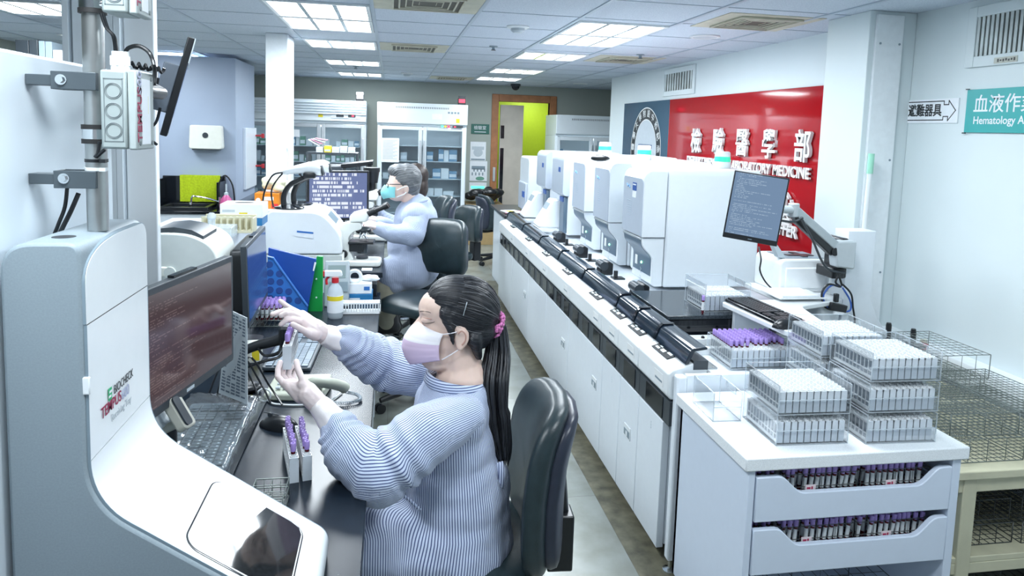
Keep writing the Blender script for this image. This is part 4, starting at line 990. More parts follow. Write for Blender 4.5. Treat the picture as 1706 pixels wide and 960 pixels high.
def drawer(z0, z1, label):
    a, b = fx0 + .026, fx1 - .034; dip = z0 + (z1 - z0) * .60; top = z1 - .004
    pts = [(a, z0 + .004), (b, z0 + .004), (b, top)]
    for u in range(7): s = u / 6; pts.append((b - .035 - .085 * s, top - (top - dip) * (3 * s * s - 2 * s ** 3)))
    for u in range(7): s = u / 6; pts.append((a + .16 - .085 * s, dip + (top - dip) * (3 * s * s - 2 * s ** 3)))
    pts.append((a, top))
    d = MB().prism(pts, 'y', fy - .004, fy + .016).build('drawer', CBM, t, world=True, bevel=.003)
    MB().box(a + .01, fy + .016, z0 + .006, b - .01, CY1 - .05, z0 + .012).box(a + .008, fy + .016, z0 + .006, a + .016, CY1 - .05, z0 + .09).box(b - .016, fy + .016, z0 + .006, b - .008, CY1 - .05, z0 + .09).build('tray_shell', CBM, d, world=True)
drawer(.520, .672, 'upper'); drawer(.347, .503, 'lower')
# wire baskets of tubes in the drawers
WIRED = mat('dark_wire', (.10, .11, .11), .4, metal=.6)
def basket(name, label, x0, y0, z0, x1, y1, z1, step, r=.0012, m=WIRE, group=None, cat='wire basket', tiers=(1.,), rings=True):
    g = MB(); n = 4
    nx = max(2, int((x1 - x0) / step)); ny = max(2, int((y1 - y0) / step))
    for zf in (0.,) + tuple(tiers):
        z = z0 + (z1 - z0) * zf
        for p, q in (((x0, y0), (x1, y0)), ((x1, y0), (x1, y1)), ((x1, y1), (x0, y1)), ((x0, y1), (x0, y0))): g.cyl((*p, z), (*q, z), r * 1.5, n=n, caps=False)
        if rings:
            for i in range(1, nx): x = x0 + (x1 - x0) * i / nx; g.cyl((x, y0, z), (x, y1, z), r, n=n, caps=False)
            for i in range(1, ny): y = y0 + (y1 - y0) * i / ny; g.cyl((x0, y, z), (x1, y, z), r, n=n, caps=False)
    for x in (x0, x1):
        for y in (y0, y1): g.cyl((x, y, z0), (x, y, z1), r * 1.7, n=5)
    for i in range(1, 4):
        x = x0 + (x1 - x0) * i / 4; g.cyl((x, y0, z0), (x, y0, z1), r, n=n); g.cyl((x, y1, z0), (x, y1, z1), r, n=n)
    return tag(g.build(name, m, smooth=180), label, cat, group)
NOTE = mat('note_pink_white', (.75, .66, .68), .6)
def tubes_drawer(z0, nm):
    zt = z0 + .058
    for b, (x0, x1) in enumerate(((1.225, 1.475), (1.487, 1.735))):
        basket('wire_basket', f'dark wire basket of purple tubes, {("first", "second")[b]} one in the {nm} drawer', x0, fy + .03, zt, x1, fy + .17, zt + .075, .0205, .0009, WIRED, 'wire baskets in the drawers', tiers=(.45, 1.), rings=False)
        if True:
            n = thing('date_tag', f'small pink note with red writing on the {("first", "second")[b]} basket of the {nm} drawer', 'tag', (x0 + .085 + .02 * b, fy + .0265, zt + .026), 0, 'notes on the baskets')
            MB().box(-.018, -.0008, -.016, .018, 0, .016).build('paper', NOTE, n); g = MB(); g.box(-.012, -.0014, .002, .0, -.0008, .008); g.box(.003, -.0014, .001, .008, -.0008, .010); g.box(-.01, -.0014, -.009, .012, -.0008, -.005); g.build('red_writing', mat('red_ink', (.45, .03, .10), .6), n)
        nx = 12
        for k in range(3):
            for i in range(nx):
                if k == 0 and (i * 7 + b * 3 + int(z0 * 100)) % 11 == 0: continue
                x = x0 + .011 + .0205 * i; y = fy + .042 + .0265 * k
                if x > x1 - .006: continue
                tube(x, y, zt + .003, f'purple-capped tube, {ORD[i]} along in the {ORD[k]} row, {("first", "second")[b]} basket, {nm} drawer', f'purple tubes in the {nm} drawer', (RA(rr.uniform(-3, 3)) - .05, RA(rr.uniform(2, 9)), rr.uniform(0, 3) * 0))
    for i in range(4):
        tube(1.135 + .022 * i, fy + .06 + .01 * (i % 2), zt + .003, f'purple-capped tube standing loose beside the baskets, {ORD[i]} along, {nm} drawer', f'loose tubes in the {nm} drawer', (-.05, .04, 0))
tubes_drawer(.520, 'upper'); tubes_drawer(.347, 'lower')
basket('wire_basket', 'dark wire basket on the cabinet floor below the lower drawer', 1.25, fy + .04, .065, 1.72, fy + .35, .20, .04, .001, WIRED, 'wire baskets in the drawers')

# ================================================================== cream table with wire tube baskets
TBL = mat('cream_table', (.60, .58, .42), .5, var=.08, scale=10)
t = thing('cream_table', 'worn cream wooden table with lower shelf beside the sample cabinet', 'table', (2.3, 2.3, 0))
MB().box(1.90, 1.97, .555, 2.575, 2.88, .585).build('tabletop', TBL, t, world=True, bevel=.004)
MB().box(1.94, 1.99, .50, 2.57, 2.01, .555).box(1.94, 1.99, .24, 2.57, 2.86, .262).box(1.94, 1.99, .20, 2.57, 2.01, .24).build('shelf', TBL, t, world=True, bevel=.003)
for x, y in ((1.955, 1.985), (2.515, 1.985), (1.955, 2.81), (2.515, 2.81)): MB().box(x, y, 0, x + .055, y + .055, .555).build('leg', TBL, t, world=True, bevel=.004)
for k, (x0, y0, z0, x1, y1, z1, st, lab) in enumerate((
    (1.93, 2.03, .587, 2.23, 2.50, .672, .020, 'wire tube basket on the cream table, bottom of the nearest pile'),
    (1.94, 2.05, .676, 2.22, 2.52, .755, .020, 'wire tube basket on top of the nearest pile on cream table'),
    (2.25, 2.02, .587, 2.54, 2.52, .660, .020, 'wire tube basket by the wall, bottom of its pile'),
    (2.26, 2.06, .664, 2.55, 2.54, .73, .020, 'wire tube basket by the wall, middle of its pile'),
    (1.95, 2.56, .587, 2.24, 2.87, .68, .022, 'wire tube basket at the far end of cream table, low one'),
    (2.27, 2.57, .587, 2.56, 2.87, .69, .022, 'wire tube basket at the far end by the wall, low one'),
    (2.27, 2.52, .694, 2.55, 2.87, .80, .026, 'wire tube basket at the far end by the wall, topmost'),
    (1.96, 2.58, .684, 2.24, 2.87, .76, .024, 'wire tube basket at the far end of cream table, upper one'),
    (1.97, 2.05, .264, 2.24, 2.60, .34, .022, 'wire tube basket on the lower shelf, bottom one'),
    (1.98, 2.07, .344, 2.24, 2.60, .42, .022, 'wire tube basket on the lower shelf, upper one'),
    (2.27, 2.04, .264, 2.55, 2.6, .345, .020, 'wire tube basket on lower shelf by the wall, bottom one'),
    (2.28, 2.06, .349, 2.55, 2.6, .45, .022, 'wire tube basket on lower shelf by the wall, upper one'),
    (2.03, 2.1, .002, 2.5, 2.7, .14, .03, 'wire basket standing on the floor below the lower shelf'))):
    b = basket('wire_basket', lab, x0, y0, z0, x1, y1, z1, st * 1.25, .0012, WIRE if k < 8 else WIRED, 'wire baskets on the cream table', tiers=(1.,))
    if k in (0, 4):
        hb = MB(); hb.tube([(x0 + .05, y0 - .001, z0 + .06), (x0 + .045, y0 - .004, z0 + .02), (x0 + .07, y0 - .004, z0 + .008), (x0 + .08, y0 - .001, z0 + .06)], .002, 6); hb.build('hook', WIRE, b, world=True)
# wall valve with black levers and red knob
t = thing('gas_valve', 'black valve with upright lever and red knob on the wall ledge', 'valve', (2.55, 2.78, .66))
q = atY(1525, 560, 2.85)
for px in (1481, 1522):
    a = atY(px, 538 if px < 1500 else 548, 2.85); b = atY(px - 2, 575 if px < 1500 else 592, 2.85)
    MB().tube([b, b + (a - b) * .9, a], [.010, .013, .010], 10).build('lever', BLACK, t, world=True)
a = atY(1512, 576, 2.85); b = atY(1540, 577, 2.85)
MB().cyl(a, b, .012, n=12).cyl(a + V((-.012, 0, 0)), a, .018, n=14).build('valve_body', BLACK, t, world=True)
MB().cyl(b, b + V((.012, 0, 0)), .014, n=12).box(b.x - .015, 2.84, b.z - .016, b.x + .016, 2.87, b.z + .012).build('red_knob', mat('red_knob', (.50, .02, .05), .4), t, world=True, bevel=.003)
MB().box(b.x + .004, 2.872, b.z - .03, b.x + .035, 2.885, b.z + .025).box(a.x - .02, 2.862, .58, b.x + .03, 2.875, b.z + .0).build('back_plate', mat('plate_beige', (.60, .62, .54), .5), t, world=True, bevel=.002)
s = MB()
for y in (3.0, 2.62): s.ell((RX - .106, y, .63), (.006, .014, .012), nu=10, nv=6)
tag(s.build('ledge_button', WHITE), 'small round white caps on the wall ledge fascia', 'cap')

# ================================================================== keyboard table, printer, post, monitor arm
TZ = .95
t = thing('keyboard_table', 'white raised table carrying keyboard, mouse and printer', 'table', (1.7, 2.75, 0))
MB().prism(round_poly([(1.485, 2.895, .02), (1.53, 2.42, .03), (1.63, 2.39, .03), (1.76, 2.52, .04), (1.82, 2.80, .05), (2.11, 2.91, .02), (2.11, 3.28, .02), (1.80, 3.28, .02), (1.80, 2.93, .0)]), 'z', TZ - .022, TZ).build('worktop', WHITEG, t, world=True, bevel=.004)
MB().box(1.53, 2.845, .813, 1.70, 2.868, TZ - .022).build('panel', WHITEC, t, world=True)
MB().prism(rrect(1.575, 2.42, 1.645, 2.50, .03), 'z', 0.80, TZ - .022).build('leg', WHITEC, t, world=True, smooth=60)
MB().prism(rrect(1.98, 2.9, 2.10, 3.2, .03), 'z', .0, TZ - .022).build('pedestal', WHITEC, t, world=True, smooth=60)
def keyboard(name, label, loc, rz, w=.44, d=.15, km=BLACK, bm_=DGREY, gap=.0022, pale=False, tilt=.06):
    t = thing(name, label, 'keyboard', loc, 0, None, (tilt, 0, rz))
    MB().prism(rrect(-w / 2, 0, w / 2, d, .012), 'z', 0, .014).build('base', bm_, t, bevel=.003)
    k = MB(); rows = 6; u = w * .955 / 22.5
    for r in range(rows):
        y = .012 + (d - .026) * r / rows + (.004 if r == 5 else 0); x = -w * .478
        lay = {0: [1.5, 1.2, 1.2, 6, 1.2, 1.2, 1.2, 1.5], 1: [2.3] + [1] * 10 + [2.7], 2: [1.8] + [1] * 11 + [2.2], 3: [1.5] + [1] * 12 + [1.5], 4: [1] * 13 + [2], 5: [1.25] * 12}[r]
        for q in lay:
            k.prism(rrect(x + .0008, y, x + q * u - gap, y + (d - .026) / rows - gap, .0015, 2), 'z', .014, .0195); x += q * u
        for blk, n in ((15.6, 3), (19., 3.5)):
            if blk < 16 and r in (2,): continue
            for j in range(int(n)): k.prism(rrect(-w * .478 + (blk + j) * u + .0008, y, -w * .478 + (blk + j + 1) * u - gap, y + (d - .026) / rows - gap, .0015, 2), 'z', .014, .0195)
    k.build('keys', km, t, smooth=0)
    if pale:
        pr = MB()
        for r in range(5):
            for j in range(14): pr.box(-w * .46 + j * u * 1.05, .016 + (d - .026) * r / 6, .0196, -w * .46 + j * u * 1.05 + .006, .022 + (d - .026) * r / 6, .0199)
        pr.build('key_legends', LGREY, t, smooth=0)
    return t
a = V((1.535, 2.47, TZ)); b = V((1.505, 2.885, TZ))
keyboard('keyboard', 'black keyboard on the white raised table under the wall monitor', (1.585, 2.685, TZ + .001), RA(95) + pi, .40, .14, BLACK, BLACKG, tilt=.0)
kbd = SC.objects['keyboard']; kbd.location = (1.515, 2.70, TZ + .001); kbd.rotation_euler = (0, 0, RA(-86)); 
def mouse(name, label, loc, rz, s=1., m=BLACK):
    t = thing(name, label, 'mouse', loc, rz)
    mb = MB(); rings = []
    for i in range(13):
        u = i / 12; y = (u - .5) * .112 * s; w = .031 * s * (sin(pi * min(1, max(0, .06 + u * .9))) ** .45); h = .037 * s * (sin(pi * (.10 + .83 * u)) ** .7) * (1.05 - .25 * u)
        rings.append([V((w * cos(a) * (1 if sin(a) > 0 else 1.), y, max(0, h * sin(a)) if sin(a) > 0 else 0)) for a in [2 * pi * k / 18 for k in range(18)]])
    mb.loft(rings); mb.build('shell', m, t, smooth=70)
    MB().cyl((-.003, .028 * s, .031 * s), (.003, .028 * s, .031 * s), .007 * s, n=12).box(-.0006, .0, .034 * s, .0006, .052 * s, .0365 * s).build('scroll_wheel', DGREY, t)
    return t
mouse('computer_mouse', 'black mouse beside the keyboard on the white raised table', tuple(atZ(1308, 545, TZ + .001)), RA(-75))
# printer: white laser printer with open output tray and paper
t = thing('laser_printer', 'white laser printer with paper tray out, behind the wall monitor keyboard', 'printer', (2.0, 3.1, TZ))
pr_ = MB().prism(rrect(1.86, TZ, 2.13, TZ + .165, (.01, .01, .05, .03)), 'y', 3.05, 3.29)
pr_.build('housing', WHITEG, t, world=True, bevel=.012, seg=3)
MB().box(1.885, 3.04, TZ + .02, 2.10, 3.052, TZ + .125).build('front_door', WHITEG, t, world=True, bevel=.006)
MB().prism([(3.07, TZ + .1655), (3.07, TZ + .168), (3.25, TZ + .168), (3.25, TZ + .1655)], 'x', 1.90, 2.10).build('output_slot', MGREY, t, world=True)
MB().box(1.94, 3.12, TZ + .168, 2.08, 3.16, TZ + .172).box(2.0, 3.09, TZ + .168, 2.03, 3.22, TZ + .1725).build('paper_guide', BLACK, t, world=True, bevel=.001)
q = atY(1300, 440, 3.05); MB().prism([(1.86, TZ + .17), (1.90, TZ + .166), (1.85, TZ + .23), (1.825, TZ + .235)], 'y', 3.07, 3.11).build('flip_stop', LGREY, t, world=True)
MB().box(1.76, 2.87, TZ + .012, 2.00, 3.045, TZ + .02).build('paper_tray', WHITEG, t, world=True, bevel=.002)
tag(MB().box(1.775, 2.875, TZ + .021, 1.96, 3.035, TZ + .029).build('paper_stack', PAPER), 'white sheets lying in the front tray of the laser printer', 'paper')
# white post with arm bracket
t = thing('monitor_post', 'white square post with flared foot carrying the monitor arm', 'post', (2.2, 2.95, 0))
MB().prism([(2.115, .20), (2.50, .20), (2.50, .69), (2.40, .74), (2.30, .86), (2.262, .95), (2.262, 1.275), (2.115, 1.275)], 'y', 2.92, 3.02).build('post', WHITEC, t, world=True, bevel=.004)
MB().box(2.115, 2.925, 0, 2.5, 3.015, .20).build('foot', WHITEC, t, world=True)
t = thing('arm_monitor', 'black monitor on a silver swing arm in front of the red panel', 'monitor', (2.115, 2.97, 1.1))
MC = V((1.512, 2.72, 1.405)); mx = V((.95, .10, -.0)).normalized(); 
A = atY(1222, 287, 2.74); B = atY(1312, 293, 2.64); C_ = atY(1298, 416, 2.64); D_ = atY(1206, 391, 2.74)
cen = (A + B + C_ + D_) / 4; ux = ((B - A) + (C_ - D_)).normalized(); uz = ((A - D_) + (B - C_)).normalized()
M = frame(cen, ux, uz); w = ((B - A).length + (C_ - D_).length) / 2; h = ((A - D_).length + (B - C_).length) / 2
MB().box(-w / 2, -h / 2, -.022, w / 2, h / 2, 0, None, M).build('case', BLACK, t, world=True, bevel=.003)
o = MB().box(-w / 2 + .006, -h / 2 + .022, -.0, w / 2 - .006, h / 2 - .006, .0015); 
o = o.build('screen', screen_mat('screen_window_list', (.14, .22, .34), (.30, .40, .52), 'list'), t); o.data.materials[0].node_tree  # flat panel
for v in o.data.vertices: v.co = V((v.co.x, v.co.z, v.co.y))
o.data.transform(Matrix.Rotation(0, 4, 'X')); o.matrix_parent_inverse = Matrix()
o.matrix_basis = MW[t.name].inverted() @ M @ Matrix(((1, 0, 0, 0), (0, 0, 1, 0), (0, 1, 0, 0), (0, 0, 0, 1)))
MB().box(-.008, -h / 2 + .009, .0, .008, -h / 2 + .012, .0006, None, M).build('badge', MGREY, t, world=True)
vb = M @ V((0, 0, -.03)); MB().box(-.05, -.05, -.045, .05, .05, -.022, None, M).build('mount_plate', DGREY, t, world=True, bevel=.003)
e1 = atY(1322, 350, 2.80); e2 = atY(1390, 412, 2.90); e3 = atY(1402, 425, 2.93)
d12 = (e2 - e1); side = V((0, 1, 0)); up = V((-d12.z, 0, d12.x)).normalized(); up = up if up.z > 0 else -up
arm = MB(); n = d12.normalized()
arm.loft([[e1 + side * .02 + up * .022, e1 - side * .02 + up * .022, e1 - side * .02 - up * .014, e1 + side * .02 - up * .014], [e2 + side * .025 + up * .026, e2 - side * .025 + up * .026, e2 - side * .025 - up * .014, e2 + side * .025 - up * .014]])
arm.cyl(e1 - V((0, 0, .03)), e1 + V((0, 0, .03)), .024, n=18); arm.tube([M @ V((0, 0, -.045)), e1], .018, 12)
ar_o = arm.build('swing_arm', mat('arm_silver', (.52, .57, .60), .35, metal=.3), t, world=True, bevel=.004)
ar = MB(); ar.loft([[e1 + side * .017 - up * .012, e1 - side * .017 - up * .012, e1 - side * .017 - up * .04 + n * .05, e1 + side * .017 - up * .04 + n * .05], [e2 + side * .02 - up * .012, e2 - side * .02 - up * .012, e2 - side * .02 - up * .045, e2 + side * .02 - up * .045]])
ar.cyl(e2 - side * .03 - up * .02, e2 + side * .03 - up * .02, .02, n=16); ar.build('arm_shroud', BLACK, ar_o, world=True, bevel=.004)
kn = MB(); kn.loft([[e2 + V((-.02, -.03, .03)), e2 + V((.09, -.035, .035)), e2 + V((.09, .035, .035)), e2 + V((-.02, .03, .03))], [e2 + V((.0, -.03, -.09)), e2 + V((.09, -.035, -.10)), e2 + V((.09, .035, -.10)), e2 + V((.0, .03, -.09))]])
kn.build('knuckle', mat('arm_silver', (0, 0, 0)), t, world=True, bevel=.008)
MB().box(2.075, 2.905, e2.z - .15, 2.113, 3.035, e2.z + .04).build('back_plate', BLACK, t, world=True, bevel=.008)
MB().box(e2.x + .0, 2.90, e2.z - .15, 2.10, 3.03, e2.z - .10).build('cable_cover', BLACK, t, world=True, bevel=.006)
cb = MB(); cb.tube([e1 + V((.02, -.03, -.03)), e1 + d12 * .5 - up * .05 - side * .03, e2 - up * .07 - side * .035 + V((-.02, 0, -.03)), V((e2.x + .06, 2.89, e2.z - .12))], .0055, smooth_n=5)
cb.tube([M @ V((0, -.03, -.05)), e1 + V((-.03, -.02, -.05)), e1 + V((.03, -.03, -.03))], .005, smooth_n=4)
cb.build('cable', DGREY, t, world=True)
# bundled cables with blue wire and a black adapter hanging on the post
t = thing('cable_bundle', 'looped black and blue cables with black adapter hanging on the post', 'cable', (2.10, 2.88, .9))
P_ = lambda x, y, Y=2.88: atY(x, y, Y)
MB().tube([P_(1400, 455), P_(1392, 470), P_(1400, 478), P_(1380, 474), P_(1369, 490), P_(1375, 512), P_(1395, 517)], .005, smooth_n=5).tube([P_(1404, 474), P_(1418, 490), P_(1421, 512), P_(1424, 535), P_(1421, 550)], .0045, smooth_n=5).tube([P_(1396, 455), P_(1403, 476)], .005).build('black_cable', BLACK, t, world=True)
MB().tube([P_(1402, 478), P_(1385, 476), P_(1372, 492), P_(1376, 510), P_(1390, 516)], .0042, smooth_n=5).tube([P_(1404, 480), P_(1416, 500), P_(1417, 516), P_(1408, 520)], .0042, smooth_n=5).build('blue_cable', mat('blue_cable', (.04, .12, .45), .4), t, world=True)
a = P_(1395, 512, 2.87); MB().cbox(a, (.085, .03, .035), None, Matrix.Rotation(.2, 3, 'Y')).cbox(a + V((-.01, 0, .045)), (.02, .02, .04)).build('adapter', BLACK, t, world=True, bevel=.004)
MB().cbox(a + V((0, -.012, -.025)), (.05, .012, .012), None, Matrix.Rotation(.1, 3, 'Y')).build('white_tag', PAPER, t, world=True)
e_ = atZ(1292, 482, TZ + .005); s_ = atY(1264, 412, 3.0)
t = thing('power_cable', 'thin black cable hanging from behind the arm monitor to the printer table', 'cable', tuple(e_))
MB().tube([s_, atY(1268, 432, e_.y), atY(1266, 450, e_.y), atY(1274, 468, e_.y), e_ + V((-.02, 0, .004)), e_], .004, 8, smooth_n=5).build('cable', BLACK, t, world=True)
# ================================================================== left desk
DK = mat('desk_black_laminate', (.009, .015, .024), .27, var=.2, scale=25, spec=.28)
DZ0 = .75
t = thing('lab_desk', 'long black-topped laboratory desk on the left side of the aisle', 'desk', (-.4, 2.5, 0))
MB().prism([(PX + .004, .75), (-.05, .75), (-.05, 3.97), (-.70, 3.97), (-.70, 3.15), (-.98, 3.15), (-.98, 2.62), (-.70, 2.62), (-.70, 2.28), (PX + .004, 2.28)], 'z', DZ0 - .035, DZ0).build('worktop', DK, t, world=True, bevel=.003)
MB().box(PX + .03, .8, 0, -.45, 2.25, DZ0 - .035).build('modesty_panel', WHITEC, t, world=True); MB().box(-.68, 2.75, 0, -.14, 3.4, DZ0 - .035).build('drawer_unit', WHITEC, t, world=True, bevel=.003)
MB().box(-.66, 3.85, 0, -.08, 3.95, DZ0 - .035).build('leg_panel', WHITEC, t, world=True)
MZ = .86
t = thing('microscope_desk', 'higher black-topped desk carrying the microscopes and stainer', 'desk', (-.5, 5.0, 0))
MB().box(-.775, 3.985, MZ - .03, -.04, 6.4, MZ).build('worktop', DK, t, world=True, bevel=.003)
MB().box(-.76, 3.99, 0, -.075, 4.06, MZ - .03).build('leg_panel', WHITEC, t, world=True, bevel=.003); MB().box(-.76, 4.06, 0, -.66, 6.35, MZ - .03).build('cabinet', WHITEC, t, world=True, bevel=.003)
MB().box(-.76, 6.2, 0, -.3, 6.35, MZ - .03).build('far_panel', WHITEC, t, world=True)

# ---- tube sorting machine: grey body, white front ribbon running out into a sloping tray
MGR = mat('machine_grey', (.27, .33, .37), .5, var=.05, scale=300); MWH = mat('machine_white', (.84, .88, .90), .25, var=.01); SEAM_M = mat('seam_dark', (.02, .025, .03), .5)
Y0, Y1 = 1.20, 1.492
tip = atY(545, 888, Y1); fx = -.488; bz = 1.058
SL = V((tip.x - fx, tip.z - bz)).normalized()
prof = round_poly([(-.606, DZ0, 0), (-.606, 1.497, .05), (fx, 1.497, .022), (fx, bz, .075), (tip.x, tip.z, .025), (tip.x - .005, DZ0, 0)], 10)
t = thing('sample_receiver', 'grey and white tube receiving machine with sloping tray and touch screen', 'machine', (-.4, 1.35, DZ0))
MB().prism(prof, 'y', Y0, Y1 - .002).build('body', MGR, t, world=True, bevel=.006, smooth=50)
path = round_poly([(-.606, DZ0, 0), (-.606, 1.497, .075), (fx, 1.497, .085), (fx, bz, .075), (tip.x, tip.z, .025), (tip.x - .005, DZ0, 0)], 10)
i0 = next(i for i, p in enumerate(path) if p[0] > -.53 and p[1] > 1.4)
rib = path[i0:]
def off_path(pp, d):
    out = []
    for i, p in enumerate(pp):
        a = V(pp[max(i - 1, 0)]); b = V(pp[min(i + 1, len(pp) - 1)]); tt = (b - a).normalized(); nn = V((tt.y, -tt.x)) * -1
        out.append((p[0] + nn.x * d, p[1] + nn.y * d))
    return out
def ribbon(name, pp, ya, yb, d, m, bev=.002):
    o1 = off_path(pp, d); return MB().prism(list(pp) + o1[::-1], 'y', ya, yb).build(name, m, t, world=True, smooth=50)
def split_at(pp, z):
    for i in range(len(pp) - 1):
        if pp[i][1] >= z >= pp[i + 1][1] and pp[i][1] > 1.0:
            u = (pp[i][1] - z) / (pp[i][1] - pp[i + 1][1] + 1e-9); return i, (pp[i][0] + (pp[i + 1][0] - pp[i][0]) * u, z)
i1, q1 = split_at(rib, 1.361); rem = rib[i1 + 1:]; i2, q2 = split_at(rem, 1.13)
ya, yb = Y0 + .006, Y1
uc = [(ya, 1.362), (yb, 1.362), (yb, 1.462)] + [(yb - .03 * (1 - cos(a)), 1.462 + .03 * sin(a)) for a in [pi / 2 * k / 6 for k in range(1, 7)]]
for k in range(11):
    u = k / 10; uc.append((1.38 * (1 - u) ** 2 + ya * 2 * u * (1 - u) + ya * u * u, 1.492 * (1 - u) ** 2 + 1.492 * 2 * u * (1 - u) + 1.43 * u * u))
MB().prism(uc, 'x', fx - .012, fx + .0045).build('upper_cover', MWH, t, world=True, smooth=50)
MB().prism([(y - (.002 if y < 1.3 else -.0012), z + (.0015 if z > 1.37 else 0)) for y, z in uc], 'x', fx - .012, fx + .0036).build('edge_line', MGREY, t, world=True, smooth=50)
rib = [q1] + rem
FP = ribbon('front_panel', [(q1[0], q1[1] - .001)] + rem[:i2 + 1] + [(q2[0], q2[1] + .001)], ya, yb, .0045, MWH)
ribbon('tray_cover', [(q2[0], q2[1] - .001)] + rem[i2 + 1:], ya, yb, .0045, MWH)
ribbon('edge_line', rib, Y0 + .0045, Y0 + .006, .0046, MGREY); ribbon('edge_line', rib, Y1 - .0005, Y1 + .0012, .005, MGREY)
ribbon('panel_seam', [q1, (q1[0], q1[1] - .0012)], ya, yb, .0042, SEAM_M)
MB().box(fx - .004, Y0 + .001, 1.245, fx + .008, Y0 + .007, 1.275).build('catch', MWH, t, world=True, bevel=.002)
# slope plane helper
sn = V((-SL.y, 0, SL.x)); sp0 = V((fx, 0, bz)) + sn * .0048
def on_slope(px, py):
    v = _ray(px, py); c = V((0, 0, CAM_H)); k = sn.dot(sp0 - c) / sn.dot(v); return c + v * k
TL, TR, BL = on_slope(352, 806), on_slope(510, 870), on_slope(322, 918)
sdir = V((SL.x, 0, SL.y)); s0 = (TL - sp0).dot(sdir); s1 = (TR - sp0).dot(sdir); yt = (TL.y + TR.y) / 2; yl = BL.y - .02
M = frame(sp0, sdir, (0, 1, 0)); hh = 0
if M.col[2].to_3d().dot(sn) < 0: hh = 1
def slope_slab(name, poly, h0, h1, m):
    return MB().prism(poly, 'z', h0 if not hh else -h1, h1 if not hh else -h0, None, M).build(name, m, t, world=True)
yl = max(yl, Y0 + .02)
slope_slab('screen_rim', rrect(s0, yl, s1, yt, .035, 8), 0, .0012, BLACKG); slope_slab('screen_bezel', rrect(s0 + .003, yl + .003, s1 - .003, yt - .003, .032, 8), .0012, .0022, MWH)
gl = [(s0 + (s1 - s0) * .40 + .03 * sin(u * 2.2), yl + .006 + (yt - yl - .012) * u / 8) for u in range(0)]
ga = s0 + (s1 - s0) * .36
poly = [(s1 - .006, yl + .03), (s1 - .006, yt - .03), (s1 - .014, yt - .012), (s1 - .035, yt - .006), (ga + .045, yt - .006)] + [(ga + .045 * (1 - sin(pi / 2 * k / 8)) + .0, yt - .006 - (yt - yl - .012) * k / 8) for k in range(1, 9)] + [(s1 - .03, yl + .006)]
slope_slab('touch_screen', poly, .0022, .0028, mat('touch_glass', (.012, .014, .016), .05, var=.4, scale=120))
# printed marks on the front panel
def mark(body, px, py, size, m, sx=1., off=0., name='lettering'):
    q = atX(px, py, fx + .0062); return text(body, size, frame(q, (0, 1, 0), (0, 0, 1)), m, FP, name, .0003, off, 'LEFT', sx=sx)
MK = mat('print_black', (.02, .025, .03), .5); MR = mat('print_crimson', (.28, .01, .06), .5); MV_ = mat('print_greyblue', (.42, .45, .60), .5); MLG = mat('print_pale', (.45, .49, .53), .5)
mark('BIOCHECK', 190, 651, .023, MK, .82); mark('TEMPUS', 169, 692, .028, MR, .90, .0002); mark('600', 203, 660, .028, MV_, .90, .0002); mark('Receiving Tray', 186, 698, .019, MLG, .84)
q = atX(184, 656, fx + .0062); lg = MB(); Mq = frame(q, (0, 1, 0), (0, 0, 1)); lg.box(-.009, -.011, 0, .006, .011, .0004, 0, Mq); lg.box(-.005, .002, .0004, .006, .006, .0007, 1, Mq); lg.box(-.009, -.006, .0004, .002, -.002, .0007, 1, Mq); lg.build('green_mark', [mat('print_green', (.02, .38, .16), .5), MWH], FP, world=True)
h_ = atY(107, 409, 1.262); MB().cyl((h_.x, h_.y, 1.494), (h_.x, h_.y, 1.4973), .018, n=24).build('cable_hole', SEAM_M, t, world=True)

# ---- steel post with brackets, clamp and cables
PXX, PYY = -.512, 1.335
t = thing('steel_post', 'brushed steel tube post rising from the grey machine to the ceiling', 'post', (PXX, PYY, 1.4975))
MB().cyl((PXX, PYY, 1.4977), (PXX, PYY, CZ - .001), .0172, n=28).build('tube', STEEL, t, world=True)
for ya_, yb_, xa in ((120, 147, 84), (285, 312, 89)):
    a = atY(xa, (ya_ + yb_) / 2, 1.312); b = atY(160, (ya_ + yb_) / 2 + 2, 1.312); zc = (a.z + b.z) / 2; hz = (yb_ - ya_) / 1161 * 1.31 / 2
    br = MB().box(a.x, 1.311, zc - hz, b.x, 1.315, zc + hz).box(a.x, 1.353, zc - hz, b.x, 1.357, zc + hz).box(a.x, 1.315, zc - hz, a.x + .003, 1.353, zc + hz).box(PX + .001, 1.318, zc - hz * .6, a.x, 1.35, zc + hz * .6).box(b.x - .004, 1.315, zc - hz, b.x, 1.353, zc + hz)
    bo = br.build('bracket', mat('bracket_steel', (.075, .095, .11), .4, metal=.3), t, world=True, bevel=.001)
    sc = atY(xa + 17, (ya_ + yb_) / 2 - 1, 1.31); MB().cyl((sc.x, 1.3105, sc.z), (sc.x, 1.304, sc.z), .006, n=6).cyl((sc.x, 1.3108, sc.z), (sc.x, 1.309, sc.z), .009, n=16).build('bolt', CHROME, bo, world=True)
def clamp(py, lab):
    z = atY(146, py, PYY - .02).z; c = MB()
    for dz in (-.014, .011): c.cyl((PXX, PYY, z + dz), (PXX, PYY, z + dz + .008), .0225, n=24)
    c.build('clamp_pad', RUBBER, t, world=True); MB().cyl((PXX, PYY, z - .008), (PXX, PYY, z + .012), .021, n=24).cyl((PXX + .01, PYY - .005, z + .002), (PXX + .055, PYY - .005, z + .002), .0085, n=16).build('clamp', CHROME, t, world=True, bevel=.001)
clamp(226, ''); clamp(6, '')
for py, m in ((267, BLACK), (281, WHITEG)):
    z = atY(146, py, PYY).z; MB().cyl((PXX, PYY, z - .0028), (PXX, PYY, z + .0028), .0185, n=24).box(PXX + .012, PYY - .022, z - .003, PXX + .022, PYY - .014, z + .003).build('cable_tie', m, t, world=True)
